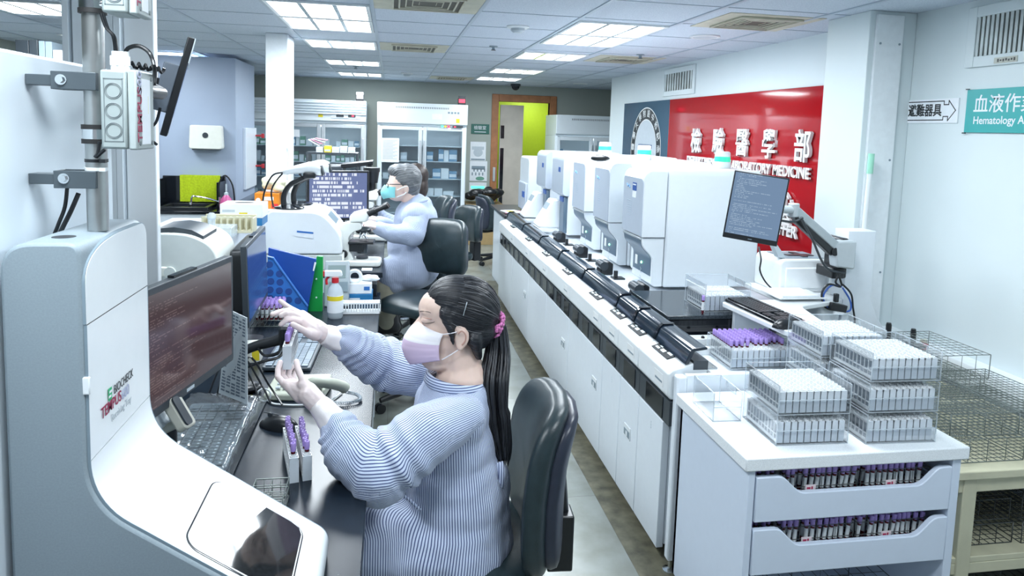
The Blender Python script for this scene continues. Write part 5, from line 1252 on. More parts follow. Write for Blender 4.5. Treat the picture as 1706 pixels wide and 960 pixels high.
# ---- junction boxes
JB = mat('junction_box_grey', (.30, .35, .35), .45, var=.02); JBL = mat('junction_lid_grey', (.36, .41, .41), .45, var=.02)
def junction(py0, py1, label, full=True):
    yn = 1.255; a = atY(165, py0, yn); b = atY(213, py1, yn); c = atY(230, py1, yn); z0, z1 = b.z, a.z
    yf = atX(256, 180, c.x).y
    t = thing('junction_box', label, 'junction box', ((a.x + c.x) / 2, (yn + yf) / 2, z0), 0, 'junction boxes on the post')
    MB().box(a.x, yn, z0, b.x, yf, z1).build('box', JB, t, world=True, bevel=.004)
    ld_ = MB().box(b.x + .0015, yn - .001, z0 - .001, c.x, yf + .001, z1 + .001).build('lid', JBL, t, world=True, bevel=.003)
    w = (b.x - a.x); p = MB()
    for (x0, z0_, x1, z1_) in ((a.x + w * .14, z0 + .012, a.x + w * .17, z1 - .014), (b.x - w * .17, z0 + .012, b.x - w * .14, z1 - .014), (a.x + w * .14, z1 - .0155, b.x - w * .14, z1 - .014), (a.x + w * .14, z0 + .012, b.x - w * .14, z0 + .0135)): p.box(x0, yn - .0005, z0_, x1, yn + .001, z1_)
    p.build('inset_line', mat('box_line', (.14, .17, .18), .5), t, world=True)
    ring = MB()
    for k in range(3):
        zc = z0 + (z1 - z0) * (.235 + .25 * k)
        for r in (.0128, .0108):
            pts = [(a.x + w * .5 + r * cos(2 * pi * i / 24), yn - .0005, zc + r * sin(2 * pi * i / 24)) for i in range(25)]; ring.tube(pts, .0005, 5)
    ring.build('knockout', mat('box_line', (0, 0, 0)), t, world=True)
    lb = MB().box(c.x, yn + .02, z0 + .008, c.x + .0008, yf - .02, z1 - .012).build('white_label', PAPER, ld_, world=True)
    text('TEMPUS', .026, frame((c.x + .001, (yn + yf) / 2 - .03, z0 + .012), (0, 0, 1), (0, -1, 0)), MR, ld_, 'lettering', .0003, .0004, 'LEFT'); text('600', .026, frame((c.x + .001, (yn + yf) / 2 - .03, z0 + .092), (0, 0, 1), (0, -1, 0)), MV_, ld_, 'lettering', .0003, .0004, 'LEFT')
    MB().box(c.x + .0008, (yn + yf) / 2 + .01, z0 + .06, c.x + .0012, yf - .03, z1 - .04).build('yellow_note', mat('pale_yellow_label', (.66, .66, .45), .6), ld_, world=True)
    for y in (yn + .012, yf - .012):
        for z in (z0 + .01, z1 - .01): MB().cyl((c.x - .0005, y, z), (c.x + .0012, y, z), .004, n=12).build('lid_screw', mat('box_line', (0, 0, 0)), ld_, world=True)
    if full:
        g = MB()
        for px, r in ((196, .0125), (208, .010)):
            q = atY(px, py0, yn + .05); g.cyl((q.x, yn + .05, z1), (q.x, yn + .05, z1 + .010), r * .85, n=14).cyl((q.x, yn + .05, z1 + .010), (q.x, yn + .05, z1 + .026), r, n=6).cyl((q.x, yn + .05, z1 + .026), (q.x, yn + .05, z1 + .034), r * .7, n=14)
        g.build('cable_gland', WHITEG, t, world=True, smooth=30)
    return t, z0, z1
J1, jz0, jz1 = junction(115, 249, 'pale grey junction box with three round knockouts clamped to the steel post')
J2, kz0, kz1 = junction(-110, 22, 'upper grey junction box on the steel post, cut by the top of the photo', False)
cb = thing('post_cables', 'black cables running along the steel post to the junction boxes', 'cable', (-.45, 1.32, 1.5))
P_ = lambda x, y, Y=1.31: atY(x, y, Y)
MB().tube([P_(158, -20, 1.34), P_(160, 18, 1.34), P_(165, 60, 1.34), P_(170, 112, 1.36)], .0042, smooth_n=5).build('thick_cable', BLACK, cb, world=True)
MB().tube([P_(168, 22), P_(176, 45), P_(188, 60), P_(192, 86)], .0026, smooth_n=5).tube([P_(172, 22), P_(180, 48), P_(191, 62), P_(195, 86)], .0026, smooth_n=5).build('thin_cable', BLACK, cb, world=True)
MB().tube([P_(208, 90), P_(214, 80), P_(232, 77), P_(250, 90), P_(258, 118), P_(256, 145, 1.45)], .0036, smooth_n=6).build('looped_cable', BLACK, cb, world=True)
q0 = P_(218, 108, 1.36); sp = [V((q0.x + .035 * u / 20, q0.y + .03 * u / 20, q0.z - .004 * u / 20)) + V((0, .004 * cos(u * 1.3), .005 * sin(u * 1.3))) for u in range(26)]
MB().tube(sp, .003, 6).build('twisted_cable', BLACK, cb, world=True)
MB().tube([P_(166, 236), P_(163, 255), P_(158, 262)], .003, smooth_n=5).tube([P_(175, 249), P_(160, 262)], .003).build('lower_cable', BLACK, cb, world=True)
MB().tube([P_(112, 312, 1.36), P_(108, 345, 1.36), P_(98, 372, 1.36), P_(86, 402, 1.37)], .0034, smooth_n=5).tube([P_(131, 322, 1.37), P_(118, 352, 1.36), P_(104, 380, 1.35), P_(93, 404, 1.35)], .0042, smooth_n=5).build('down_cable', BLACK, cb, world=True)
# ---- tilted slim monitor behind the junction box
a = atY(319, 62, 1.56); b = atY(272, 226, 1.56)
t = thing('tilted_monitor', 'slim black monitor seen edge-on, tilted beside the junction box', 'monitor', (b.x, 1.6, b.z))
up = (a - b).normalized(); yd = V((a.x + b.x, 3.12, 0)).normalized(); M = frame((a + b) / 2, yd, up); L = (a - b).length / 2
if M.col[2].to_3d().x < 0: pass
sg = 1 if M.col[2].x > 0 else -1
MB().box(0, -L, -.007, .26, L, .007, None, M).build('case', BLACK, t, world=True, bevel=.002)
MB().box(.006, -L + .008, .0072 * sg - .0004, .254, L - .008, .0072 * sg + .0004, None, M).build('screen', SCR_B, t, world=True)
MB().box(.03, -L * .55, -.007 * sg - .030 * sg, .2, L * .42, -.007 * sg, None, M).build('rear_housing', mat('rear_housing_grey', (.13, .16, .20), .45), t, world=True, bevel=.002)
MB().box(-.002, L * .5, .007 * sg, .2, L, .009 * sg, None, M).build('pale_strip', LGREY, t, world=True)  # pale grey strip on the upper part of the screen side
c = M @ V((.05, -.005, -.037 * sg)); MB().cyl(c, (c.x - .04, c.y + .01, c.z), .014, n=16).cyl(c - V((0, 0, .012)), c + V((0, 0, .012)), .02, n=16).build('mount_joint', BLACK, t, world=True)
MB().tube([c + V((-.03, .01, 0)), V((-.43, 1.42, jz1 - .03)), V((-.43, 1.27, jz1 - .03))], .012, 12).build('mount_arm', BLACK, t, world=True)
MB().tube([M @ V((.02, -L * .5, -.02 * sg)), M @ V((.0, -L * .8, -.02 * sg)), M @ V((-.0, -L * 1.05, -.035 * sg)), V((-.47, 1.52, jz0))], .003, smooth_n=5).build('cable', BLACK, t, world=True)

# ---- monitors on the desk
def panel_monitor(name, label, P0, P1, z0, z1, scr, cat='monitor', lean=.0, back=.03):
    """screen between floor points P0 (viewer's left) and P1, facing right of that line"""
    P0 = V((*P0, 0)); P1 = V((*P1, 0)); u = (P1 - P0).normalized(); n = u.cross(V((0, 0, 1))); c = (P0 + P1) / 2; w = (P1 - P0).length / 2
    t = thing(name, label, cat, (c.x - n.x * .05, c.y - n.y * .05, DZ0)); upv = (V((0, 0, 1)) - n * lean).normalized()
    M = frame((c.x, c.y, z0), u, upv); h = z1 - z0
    MB().prism(rrect(-w, 0, w, h, .008), 'z', -.022, 0, None, M).build('case', DGREY, t, world=True, bevel=.002)
    MB().box(-w + .014, .022, 0, w - .014, h - .016, .0012, None, M).build('screen', scr, t, world=True)
    MB().prism(round_poly([(-w * .8, h * .1, .03), (w * .8, h * .1, .03), (w * .8, h * .92, .03), (-w * .8, h * .92, .03)]), 'z', -.022 - back, -.02, None, M).build('rear_shell', BLACK, t, world=True, bevel=.01)
    MB().box(-w * .25, h - .002, -.02, w * .2, h + .006, -.004, None, M).build('top_ridge', BLACKG, t, world=True)
    MB().box(-.018, .006, 0, .018, .014, .001, None, M).build('badge', LGREY, t, world=True)
    b = M @ V((0, h * .3, -.03 - back)); MB().tube([b, (b.x, b.y, DZ0 + .02)], .022, 12).build('neck', BLACK, t, world=True); MB().prism(rrect(b.x - .10, b.y - .11, b.x + .09, b.y + .11, .04), 'z', DZ0 + .0005, DZ0 + .016).build('foot', BLACK, t, world=True, bevel=.003)
    return t
a = atY(388, 428, 2.02); b = atY(384, 604, 2.02)
panel_monitor('desk_monitor', 'black monitor with dark reddish screen of text beside the grey machine', (-.535, 1.545), (a.x, 2.02), 1.025, 1.325, SCR_A)
o = SC.objects['desk_monitor']; q = V((-.515, 1.625, 1.305))
panel_monitor('desk_monitor', 'black monitor with plain blue screen seen steeply, beside the label printer', (-.532, 2.76), (-.553, 3.30), .90, 1.225, SCR_B, lean=.03, back=.05)
# ---- shelf with label printer
t = thing('printer_stand', 'white stand behind the monitors carrying the label printer', 'stand', (-.80, 2.85, DZ0))
MB().box(-.98, 2.64, 1.01, -.635, 3.05, 1.035).build('top', WHITEC, t, world=True, bevel=.002); MB().box(-.98, 2.64, DZ0 + .001, -.95, 3.05, 1.01).build('side', WHITEC, t, world=True); MB().box(-.95, 3.02, DZ0 + .001, -.70, 3.05, 1.01).build('back', WHITEC, t, world=True)
PRG = mat('printer_pale_grey', (.60, .64, .62), .4, var=.02)
t = thing('label_printer', 'pale grey label printer with dark curved lid window behind the monitor', 'printer', (-.78, 2.82, 1.035))
pz = 1.035
side = round_poly([(2.68, pz, .01), (2.68, pz + .215, .05), (2.80, pz + .25, .08), (2.95, pz + .22, .05), (3.02, pz + .12, .05), (3.02, pz, .01)], 6)
sec = round_poly([(-.94, pz, .008), (-.63, pz, .008), (-.62, pz + .12, .02), (-.64, pz + .20, .05), (-.72, pz + .245, .06), (-.84, pz + .25, .06), (-.92, pz + .215, .04), (-.945, pz + .20, .02)], 6)
MB().prism(sec, 'y', 2.68, 2.98).build('housing', PRG, t, world=True, bevel=.012, seg=3)
wn = [(-.90, pz + .232), (-.84, pz + .262), (-.78, pz + .268), (-.72, pz + .258), (-.68, pz + .236)]
MB().prism(wn + [(-.68, pz + .22), (-.72, pz + .24), (-.78, pz + .25), (-.84, pz + .246), (-.90, pz + .218)], 'y', 2.70, 2.90).build('lid_window', DGREY, t, world=True, smooth=60)
MB().box(-.945, 2.672, pz + .09, -.80, 2.685, pz + .125).build('media_door', CREAMW, t, world=True, bevel=.004); MB().cyl((-.79, 2.67, pz + .105), (-.79, 2.69, pz + .105), .02, n=20).build('latch_knob', PRG, t, world=True)
MB().box(-.93, 2.676, pz + .075, -.82, 2.681, pz + .088).box(-.94, 2.674, pz + .035, -.86, 2.681, pz + .06).build('label_slot', BLACK, t, world=True)
# ---- foreground desk things
keyboard('keyboard', 'grey keyboard under clear crinkled plastic beside the grey machine', (-.437, 2.13, DZ0 + .001), RA(92), .46, .19, mat('key_grey', (.10, .13, .15), .4), mat('kb_base_grey', (.13, .16, .18), .4), pale=True, tilt=.03)
FOIL = clear_mat('plastic_film', haze=.07, refl=1.1, rough=.08)
f = MB(); nu, nv = 34, 44; vs = {}
for i in range(nu + 1):
    for j in range(nv + 1):
        u = i / nu; v = j / nv; x = -.665 + .26 * u; y = 1.86 + .58 * v - .04 * u
        q = V((x * 11, y * 11, 0)); z = DZ0 + .036 + .012 * abs(noise.noise(q)) + .009 * abs(noise.noise(q * 2.7 + V((5, 1, 2)))) + .004 * noise.noise(q * 6)
        e = min(u, 1 - u, v, 1 - v); z = DZ0 + .003 + (z - DZ0 - .003) * min(1, e * 12 + .12)
        vs[i, j] = f._v((x, y, z))
for i in range(nu):
    for j in range(nv): f.face([vs[i, j], vs[i + 1, j], vs[i + 1, j + 1], vs[i, j + 1]])
tag(f.build('plastic_cover', FOIL, smooth=180), 'crinkled clear plastic film spread over the near keyboard', 'plastic cover')
mouse('computer_mouse', 'black mouse on the desk between the plastic-covered keyboard and filled tube racks', (-.335, 2.185, DZ0 + .0005), RA(62), 1.12)
rk1 = (-.241, 1.828, DZ0); rk2 = (-.2085, 1.837, DZ0)
for n_, (rx_, ry_, rz_) in enumerate((rk1, rk2)):
    nm = ('nearer the mouse', 'nearer the seated woman')[n_]
    rack(rx_, ry_, rz_, f'white rack filled with purple-capped tubes on the desk, {nm}', 'filled racks on the desk', RA(13), 1., 1.25)
    for k in range(NH):
        if n_ == 1 and k == 9: continue
        y = .004 + .197 * (k + .5) / 10; q = Matrix.Rotation(RA(13), 3, 'Z') @ V((0, y, 0))
        tube(rx_ + q.x, ry_ + q.y, rz_ + .020, f'purple-capped tube, {ORD[k]} hole from the near end, desk rack {nm}', f'tubes in the desk rack {nm}', (rr.uniform(-.03, .03), rr.uniform(-.03, .03), 0))
# small wire rack by the touch screen
basket('wire_rack', 'small chrome wire rack on the desk beside the touch screen tray', -.325, 1.66, DZ0 + .003, -.245, 1.76, DZ0 + .05, .03, .0012, WIRE, None, 'wire rack', tiers=(.5, 1.))
# telephone with coiled cord
PH = mat('phone_beige', (.52, .55, .46), .4, var=.02)
t = thing('telephone', 'beige desk telephone with handset behind the hand holding the rack', 'telephone', (-.31, 2.46, DZ0), RA(-8)); t.scale = (.84, .84, .84)
MB().loft([[(-.12, -.085, .0), (.12, -.085, .0), (.12, .085, 0), (-.12, .085, 0)], [(-.12, -.085, .028), (.12, -.085, .035), (.12, .085, .06), (-.12, .085, .052)]]).build('base', PH, t, bevel=.008)
kp = MB()
for i in range(4):
    for j in range(3): kp.cbox((-.07 + .028 * i, -.05 + .026 * j, .044 + .006 * j + .0015 * i), (.018, .015, .008))
kp.build('keypad', LGREY, t, bevel=.002)
MB().tube([(.05, -.05, .055), (.08, -.065, .075), (.14, -.07, .075), (.19, -.06, .06), (.205, -.05, .045)], [.022, .017, .016, .018, .023], 14, smooth_n=4).build('handset', PH, t)
MB().box(.04, -.07, .03, .11, -.02, .052).build('cradle', PH, t, bevel=.006)
cd = []; pa = [V((.21, -.05, .03)), V((.25, -.03, .012)), V((.27, -.08, .010)), V((.22, -.115, .010)), V((.14, -.11, .010))]; pc = catmull(pa, 110)
for i, p in enumerate(pc): cd.append(p + V((.0055 * cos(i * .5), .004 * cos(i * .5), .0055 * sin(i * .5))))
MB().tube(cd, .0014, 5).build('coiled_cord', LGREY, t)
t = thing('white_cable', 'white cable with round loop lying on the desk by the phone', 'cable', (-.4, 2.35, DZ0))
lp = [V((-.415 + .022 * cos(a), 2.395, DZ0 + .024 + .022 * sin(a))) for a in [2 * pi * i / 20 for i in range(21)]]
MB().tube(lp, .003, 6).tube([(-.40, 2.39, DZ0 + .006), (-.37, 2.36, DZ0 + .005), (-.28, 2.345, DZ0 + .005), (-.20, 2.37, DZ0 + .005), (-.16, 2.45, DZ0 + .006)], .003, smooth_n=6).build('cable', WHITEG, t, world=True)
# printed transparent sheet leaning behind
t = thing('printed_sheet', 'clear sleeve with rows of print standing on edge beside the reddish monitor', 'paper', (-.47, 2.24, DZ0))
q = [atY(381, 516, 2.30), atY(411, 530, 2.24), atY(412, 674, 2.22), atY(364, 655, 2.30)]
MB().loft([[p, p + V((.0, .003, 0))] for p in q[:1]] + [], caps=False) if False else None
sh = MB(); sh.loft([q, [p + V((.001, .004, 0)) for p in q]]); sh.build('sleeve', clear_mat('print_sleeve', haze=.55, refl=.6), t, world=True)
pl = MB()
for r in range(26):
    for c in range(5):
        u0, u1 = .06 + .18 * c, .20 + .18 * c; v0, v1 = .03 + .036 * r, .05 + .036 * r
        f_ = lambda u, v: (q[0] * (1 - u) + q[1] * u) * (1 - v) + (q[3] * (1 - u) + q[2] * u) * v + V((0, -.0015, 0))
        if (r * 7 + c * 3) % 9: pl.quad(f_(u0, v0), f_(u1, v0), f_(u1, v1), f_(u0, v1))
pl.build('printed_rows', mat('print_slate', (.12, .15, .20), .6), t, world=True)
# cables and adapters under the near monitor
t = thing('cable_tangle', 'tangle of black cables on the desk under the reddish monitor', 'cable', (-.52, 2.3, DZ0))
cg = MB()
for k in range(5):
    p0 = V((-.60 + .03 * k, 2.42 - .02 * k, DZ0 + .02)); cg.tube([p0, p0 + V((.04, .05 - .03 * k, .10 + .02 * k)), p0 + V((.09, .0, .06)), p0 + V((.10 + .01 * k, -.05, .01))], .0035, 6, smooth_n=6)
cg.build('cables', BLACK, t, world=True); MB().cbox((-.50, 2.40, DZ0 + .03), (.05, .035, .04)).build('plug', DGREY, t, world=True, bevel=.005)
# white barcode scanner beside the machine
def scan_gun(name, label, M, wm, group=None, cord=None):
    t = thing(name, label, 'barcode scanner', tuple(M.translation), 0, group)
    h = MB(); rings = []
    for y, w, hh_, z in ((-.075, .010, .010, 0), (-.06, .024, .018, 0), (-.02, .030, .021, .0), (.03, .031, .022, .002), (.065, .036, .022, .004), (.085, .037, .019, .004)):
        rings.append([M @ V((w * cos(a), y, z + hh_ * sin(a))) for a in [2 * pi * k / 18 for k in range(18)]])
    h.loft(rings); h.build('head', wm, t, world=True, smooth=60)
    MB().prism(rrect(-.036, -.018, .036, .024, .012), 'y', .084, .097, None, M).build('scan_window', DGREY, t, world=True)
    g = MB(); rings = []
    for s, w, d in ((0, .022, .026), (.03, .018, .020), (.07, .017, .018), (.105, .018, .021), (.115, .012, .014)):
        c = V((0, .015 - s * .45, -.012 - s)); rings.append([M @ (c + V((w * cos(a), d * sin(a), 0))) for a in [2 * pi * k / 16 for k in range(16)]])
    g.loft(rings); g.build('grip', wm, t, world=True, smooth=60); MB().cbox((0, .035, -.03), (.014, .012, .024)).build('trigger', DGREY, t) if False else MB().box(-.007, .022, -.045, .007, .034, -.016, None, M).build('trigger', DGREY, t, world=True, bevel=.003)
    return t
c = atY(287, 683, 1.72)
t = thing('barcode_scanner', 'white and grey barcode scanner lying against the machine by the reddish monitor', 'barcode scanner', (c.x, 1.72, c.z))
a0, a1 = atY(254, 705, 1.70), atY(283, 668, 1.73); b0, b1 = atY(282, 660, 1.72), atY(314, 714, 1.70)
MB().tube([atY(236, 712, 1.68), a0, a1], [.022, .026, .030], 16, smooth_n=3).build('body', WHITEG, t, world=True)
dv = (b1 - b0).normalized(); Mh = frame((b0 + b1) / 2, dv, (0, 1, 0)); L = (b1 - b0).length / 2
MB().prism(rrect(-L, -.03, L, .03, .014), 'z', -.014, .012, None, Mh).build('head', mat('scanner_beige', (.55, .55, .48), .4), t, world=True, bevel=.005)
MB().prism(rrect(-L * .8, -.03, L * .85, .005, .01), 'z', .012, .016, None, Mh).build('scan_window', DGREY, t, world=True); MB().prism(rrect(-L * 1.05, -.032, L * .2, .032, .014), 'z', -.03, -.012, None, Mh).build('shell', WHITEG, t, world=True, bevel=.006)
MB().tube([atY(297, 704, 1.74), atY(262, 722, 1.74)], [.012, .010], 12).build('grip', mat('scanner_beige', (0, 0, 0)), t, world=True)
# black barcode scanner on its side near keyboard two
c = P_(440, 572, 2.62)
t = thing('barcode_scanner', 'black barcode scanner lying behind the held rack by the second keyboard', 'barcode scanner', (c.x, c.y, DZ0 + .06))
MB().tube([P_(400, 588, 2.62), P_(425, 577, 2.62), P_(452, 570, 2.62), P_(470, 564, 2.62)], [.016, .019, .018, .022], 16, smooth_n=4).build('grip', BLACK, t, world=True)
h_ = P_(478, 558, 2.62); MB().loft([[h_ + V((sx_ * .024 * k, sy_ * .032 * k, zz)) for sx_, sy_ in ((-1, -1), (1, -1), (1, 1), (-1, 1))] for zz, k in ((-.042, .8), (-.03, 1), (.03, 1.1), (.045, .8))]).build('head', BLACK, t, world=True, bevel=.008, seg=3)
MB().box(h_.x - .014, h_.y - .036, h_.z - .03, h_.x + .02, h_.y - .03, h_.z + .03).build('scan_window', BLACKG, t, world=True, bevel=.003)
MB().tube([P_(430, 580, 2.60), P_(440, 592, 2.60), P_(462, 588, 2.60), P_(470, 576, 2.60)], .0045, 8, smooth_n=5).build('trigger_guard', BLACK, t, world=True)
t = thing('coiled_cable', 'black scanner cord looping over the second keyboard', 'cable', (-.45, 2.65, DZ0 + .03))
MB().tube([atY(425, 572, 2.62), atY(440, 592, 2.62), atY(462, 590, 2.62), atY(468, 575, 2.65)], .0045, smooth_n=6).tube([atY(412, 612, 2.60), atY(440, 602, 2.60), atY(465, 595, 2.62), atY(474, 580, 2.66)], .0055, smooth_n=6).build('cord', BLACK, t, world=True)
keyboard('keyboard', 'black and grey keyboard under the held rack beside the phone', (-.287, 2.905, DZ0 + .001), RA(88), .45, .18, mat('key_slate', (.16, .21, .26), .4), mat('kb_base_dark', (.04, .055, .07), .35), pale=False, tilt=.03)
t = thing('ribbon_box', 'small pale box with yellow flash beside the wire rack of purple tubes', 'box', (-.53, 2.83, DZ0)); a = atY(411, 572, 2.80)
MB().box(-.06, -.03, 0, .03, .03, .075).build('carton', CREAMW, t, bevel=.002); MB().box(-.0, -.0315, .01, .028, -.03, .06).build('yellow_flash', BOXY, t)
mb2 = MB(); mb2.ell((-.50, 2.50, DZ0 + .016), (.06, .045, .018), nu=20, nv=10); tag(mb2.build('mouse_pad_rest', BLACK), 'dark wrist rest lying behind the hand and phone', 'wrist rest')
# wire rack of purple tubes
wr = basket('wire_rack', 'wire rack full of purple-capped tubes in front of the blue perforated holder', -.632, 3.30, DZ0 + .003, -.488, 3.45, DZ0 + .06, .0205, .0012, WIRE, None, 'wire rack', tiers=(.5, 1.))
for i in range(7):
    for k in range(6): tube(-.622 + .0205 * i, 3.312 + .024 * k, DZ0 + .025, f'purple-capped tube in the wire rack before the blue holder, {ORD[k]} row, {ORD[i]} along', 'tubes in the wire rack', (rr.uniform(-.05, .05), rr.uniform(-.05, .05), 0))
# blue folder, blue perforated holder, green folder
BLU = mat('folder_blue', (.015, .07, .34), .35, var=.02); BLU2 = mat('holder_blue', (.03, .16, .50), .35, var=.02); GRN = mat('folder_green', (.005, .28, .05), .35, var=.02)
HY = 3.50
q = [atY(447, 413, HY + .02), atY(527, 432, HY + .02), atY(512, 522, HY + .02), atY(441, 520, HY + .02)]
t = thing('blue_folder', 'royal blue folder with white edge label leaning in the perforated holder', 'folder', (-.47, HY, DZ0))
MB().loft([q, [p + V((0, .02, 0)) for p in q]]).build('cover', BLU, t, world=True, bevel=.003)
l = [atY(524, 437, HY + .015), atY(527, 438, HY + .015), atY(523, 452, HY + .015), atY(521, 451, HY + .015)]; MB().loft([l, [p + V((0, .004, 0)) for p in l]]).build('label', PAPER, t, world=True)
t = thing('perforated_holder', 'light blue slanted file holder with round holes before the blue folder', 'file holder', (-.48, HY - .03, DZ0))
q = [atY(446, 428, HY - .02), atY(455, 430, HY - .02), atY(512, 510, HY - .02), atY(510, 540, HY - .02), atY(438, 540, HY - .02)]
MB().loft([q, [p + V((0, .008, 0)) for p in q]]).build('front_sheet', BLU2, t, world=True, bevel=.002)
e = MB(); e.tube([p + V((0, -.001, 0)) for p in q[:3]], .006, 8); e.build('rim', BLU2, t, world=True)
hl = MB()
for r, row in enumerate(((449, 441), (450, 455), (451, 469), (450, 483), (450, 497))):
    for c in range(4):
        x, y = row[0] + 15.5 * c, row[1] + 1.5 * c
        if x > 449 + 3 + (y - 432) * .70: continue
        p = atY(x, y, HY - .0215); hl.cyl(p, p + V((0, .001, 0)), .0165, n=24)
hl.build('round_hole', mat('holder_hole', (.015, .06, .25), .5), t, world=True)
MB().box(q[4].x, HY - .02, DZ0 + .0, q[3].x, HY + .06, DZ0 + .004).build('base', BLU2, t, world=True)
t = thing('green_folder', 'bright green folder with white barcode standing behind the blue folder', 'folder', (-.36, 3.56, DZ0))
q = [atY(528, 427, 3.57), atY(538, 428, 3.57), atY(537, 534, 3.57), atY(500, 532, 3.57)]
MB().loft([q, [p + V((0, .025, 0)) for p in q]]).build('cover', GRN, t, world=True, bevel=.002); pl = MB()
for y in (465, 496): p = atY(527, y, 3.566); pl.cyl(p, p + V((0, .004, 0)), .004, n=10)
p = atY(521, 525, 3.566); pl.box(p.x - .015, 3.566, p.z - .006, p.x + .015, 3.569, p.z + .006); pl.build('barcode_label', PAPER, t, world=True)
# spray bottle
bx = atZ(557, 531, DZ0)
t = thing('spray_bottle', 'clear spray bottle with red and white trigger head beside green folder', 'bottle', (-.262, 3.45, DZ0))
MB().lathe(((0, .0), (.034, 0), (.038, .01), (.038, .125), (.030, .15), (.015, .17), (.014, .185), (0, .185)), n=24).build('bottle', mat('bottle_clear_blue', (.58, .66, .72), .15, alpha=.75), t)
MB().lathe(((.0385, .03), (.0385, .115)), n=24).build('label', PAPER, t); MB().lathe(((.0388, .09), (.0388, .112)), n=24).build('yellow_band', BOXY, t)
MB().lathe(((.0, .175), (.017, .175), (.017, .20), (.0, .20)), n=18).build('red_collar', mat('red_plastic', (.55, .02, .03), .35), t)
MB().prism(round_poly([(-.05, .205, .004), (.035, .205, .01), (.03, .235, .012), (-.05, .235, .006)]), 'y', -.012, .012).build('spray_head', WHITEG, t, bevel=.003); MB().tube([(-.03, 0, .205), (-.042, 0, .19), (-.04, 0, .165)], .006, 8, smooth_n=3).box(-.058, -.008, .207, -.05, .008, .233).build('trigger', mat('red_plastic', (0, 0, 0)), t)
# boxes and white rack beside it
t = thing('blue_glove_box', 'blue and white carton with tape roll on the desk behind the spray bottle', 'box', (-.155, 3.80, DZ0))
MB().box(-.075, -.06, 0, .065, .07, .045).build('blue_base', mat('carton_blue', (.02, .18, .42), .4), t, bevel=.002); MB().box(-.07, -.055, .046, .06, .06, .10).build('white_lid', PAPER, t, bevel=.002); MB().box(-.06, -.0612, .016, .0, -.06, .024).build('print', PAPER, t)
MB().box(.02, -.0565, .065, .05, -.055, .085).build('blue_mark', BLU2, t)
t = thing('tape_roll', 'white roll of tape lying on the blue and white carton', 'tape', (-.185, 3.79, DZ0 + .101), 0)
MB().tube([(.032 * cos(2 * pi * i / 24), -.02, .034 + .032 * sin(2 * pi * i / 24)) for i in range(25)], .010, 10).build('roll', WHITEG, t)
tg = MB(); 
for k in range(8): tg.ell((.05 + .06 * rr.random(), .02 + .05 * rr.random() - .02, .01 + .012 * rr.random()), (.03, .022, .012), nu=10, nv=6)
me = blob(tg, .006, 2); me.materials.append(PAPER); o = finish('tissue_wad', me); o.location = (-.19, 3.79, DZ0 + .101); tag(o, 'crumpled white tissue on the blue and white carton', 'tissue')
rk = MB(); rk.box(-.11, -.03, 0, .085, .03, .012); rk.box(-.11, -.03, .05, .085, .03, .058); rk.box(-.11, -.03, 0, -.104, .03, .058); rk.box(.079, -.03, 0, .085, .03, .058)
for k in range(14): rk.box(-.102 + .0133 * k, -.03, .012, -.097 + .0133 * k, -.026, .05)
for k in range(12): rk.cyl((-.095 + .0145 * k, -.01, .058), (-.095 + .0145 * k, -.01, .066), .0055, n=8)
o = rk.build('cuvette_rack', RACKW, bevel=.001); o.location = (-.128, 3.53, DZ0 + .001); tag(o, 'long white tube rack lying in front of the blue carton at the desk edge', 'rack')
t = thing('black_pouch', 'black box under the tissue carton at the desk corner', 'box', (-.13, 3.90, DZ0)); MB().box(-.09, -.02, 0, .06, .05, .07).build('case', BLACK, t, bevel=.004)
# small blood device with two screens
t = thing('desk_analyzer', 'small grey desk instrument with two tilted screens behind the spray bottle', 'instrument', (-.275, 3.72, DZ0)); t.scale = (.86, .86, .86)
MB().prism([(-.08, 0), (.06, 0), (.06, .24), (-.0, .27), (-.05, .16)], 'x', -.07, .075, None, Matrix()).build('housing', mat('instrument_grey', (.36, .42, .46), .4), t, bevel=.008)
M = frame((0, -.028, .205), (1, 0, 0), (0, .42, .9)); MB().box(-.05, -.04, 0, .055, .04, .004, None, M).build('screen', mat('lcd_grey_green', (.20, .27, .28), .2), t); M = frame((0.01, -.062, .12), (1, 0, 0), (0, .25, .95)); MB().box(-.05, -.03, 0, .06, .03, .004, None, M).build('lower_screen', MGREY, t)
# ---- stainer with scanners on stands
t = thing('stainer_unit', 'white rounded bench stainer with sloping lid behind the folders', 'instrument', (-.49, 4.2, MZ))
q1_, q2_ = -.70, -.265
MB().prism(round_poly([(q1_, MZ, .01), (q2_, MZ, .01), (q2_ + .0, MZ + .085, .0), (q2_, MZ + .09, .0), (q1_, MZ + .09, 0)], 4), 'y', 4.05, 4.5).build('base', PRG, t, world=True, bevel=.01)
MB().prism(round_poly([(q1_, MZ + .095, .01), (q2_ - .005, MZ + .095, .02), (q2_ - .01, MZ + .20, .05), (q2_ - .12, MZ + .335, .07), (q1_ + .03, MZ + .34, .04), (q1_, MZ + .29, .03)], 6), 'y', 4.05, 4.5).build('lid', MWH, t, world=True, bevel=.014, seg=3)
MB().prism([(-.54, MZ + .20), (-.43, MZ + .185), (-.43, MZ + .225), (-.54, MZ + .235)], 'y', 4.044, 4.049).build('label', PAPER, t, world=True); MB().prism([(-.52, MZ + .221), (-.43, MZ + .213), (-.43, MZ + .222), (-.52, MZ + .231)], 'y', 4.042, 4.044).build('blue_stripe', BLU2, t, world=True)
vt = MB(); Mv = frame((q2_ - .06, 4.25, MZ + .275), (.66, 0, -.75), (0, 1, 0))
for k in range(6): vt.box(-.05, -.12 + .035 * k, .0, .02, -.11 + .035 * k, .004, None, Mv)
vt.build('lid_vents', MGREY, t, world=True)
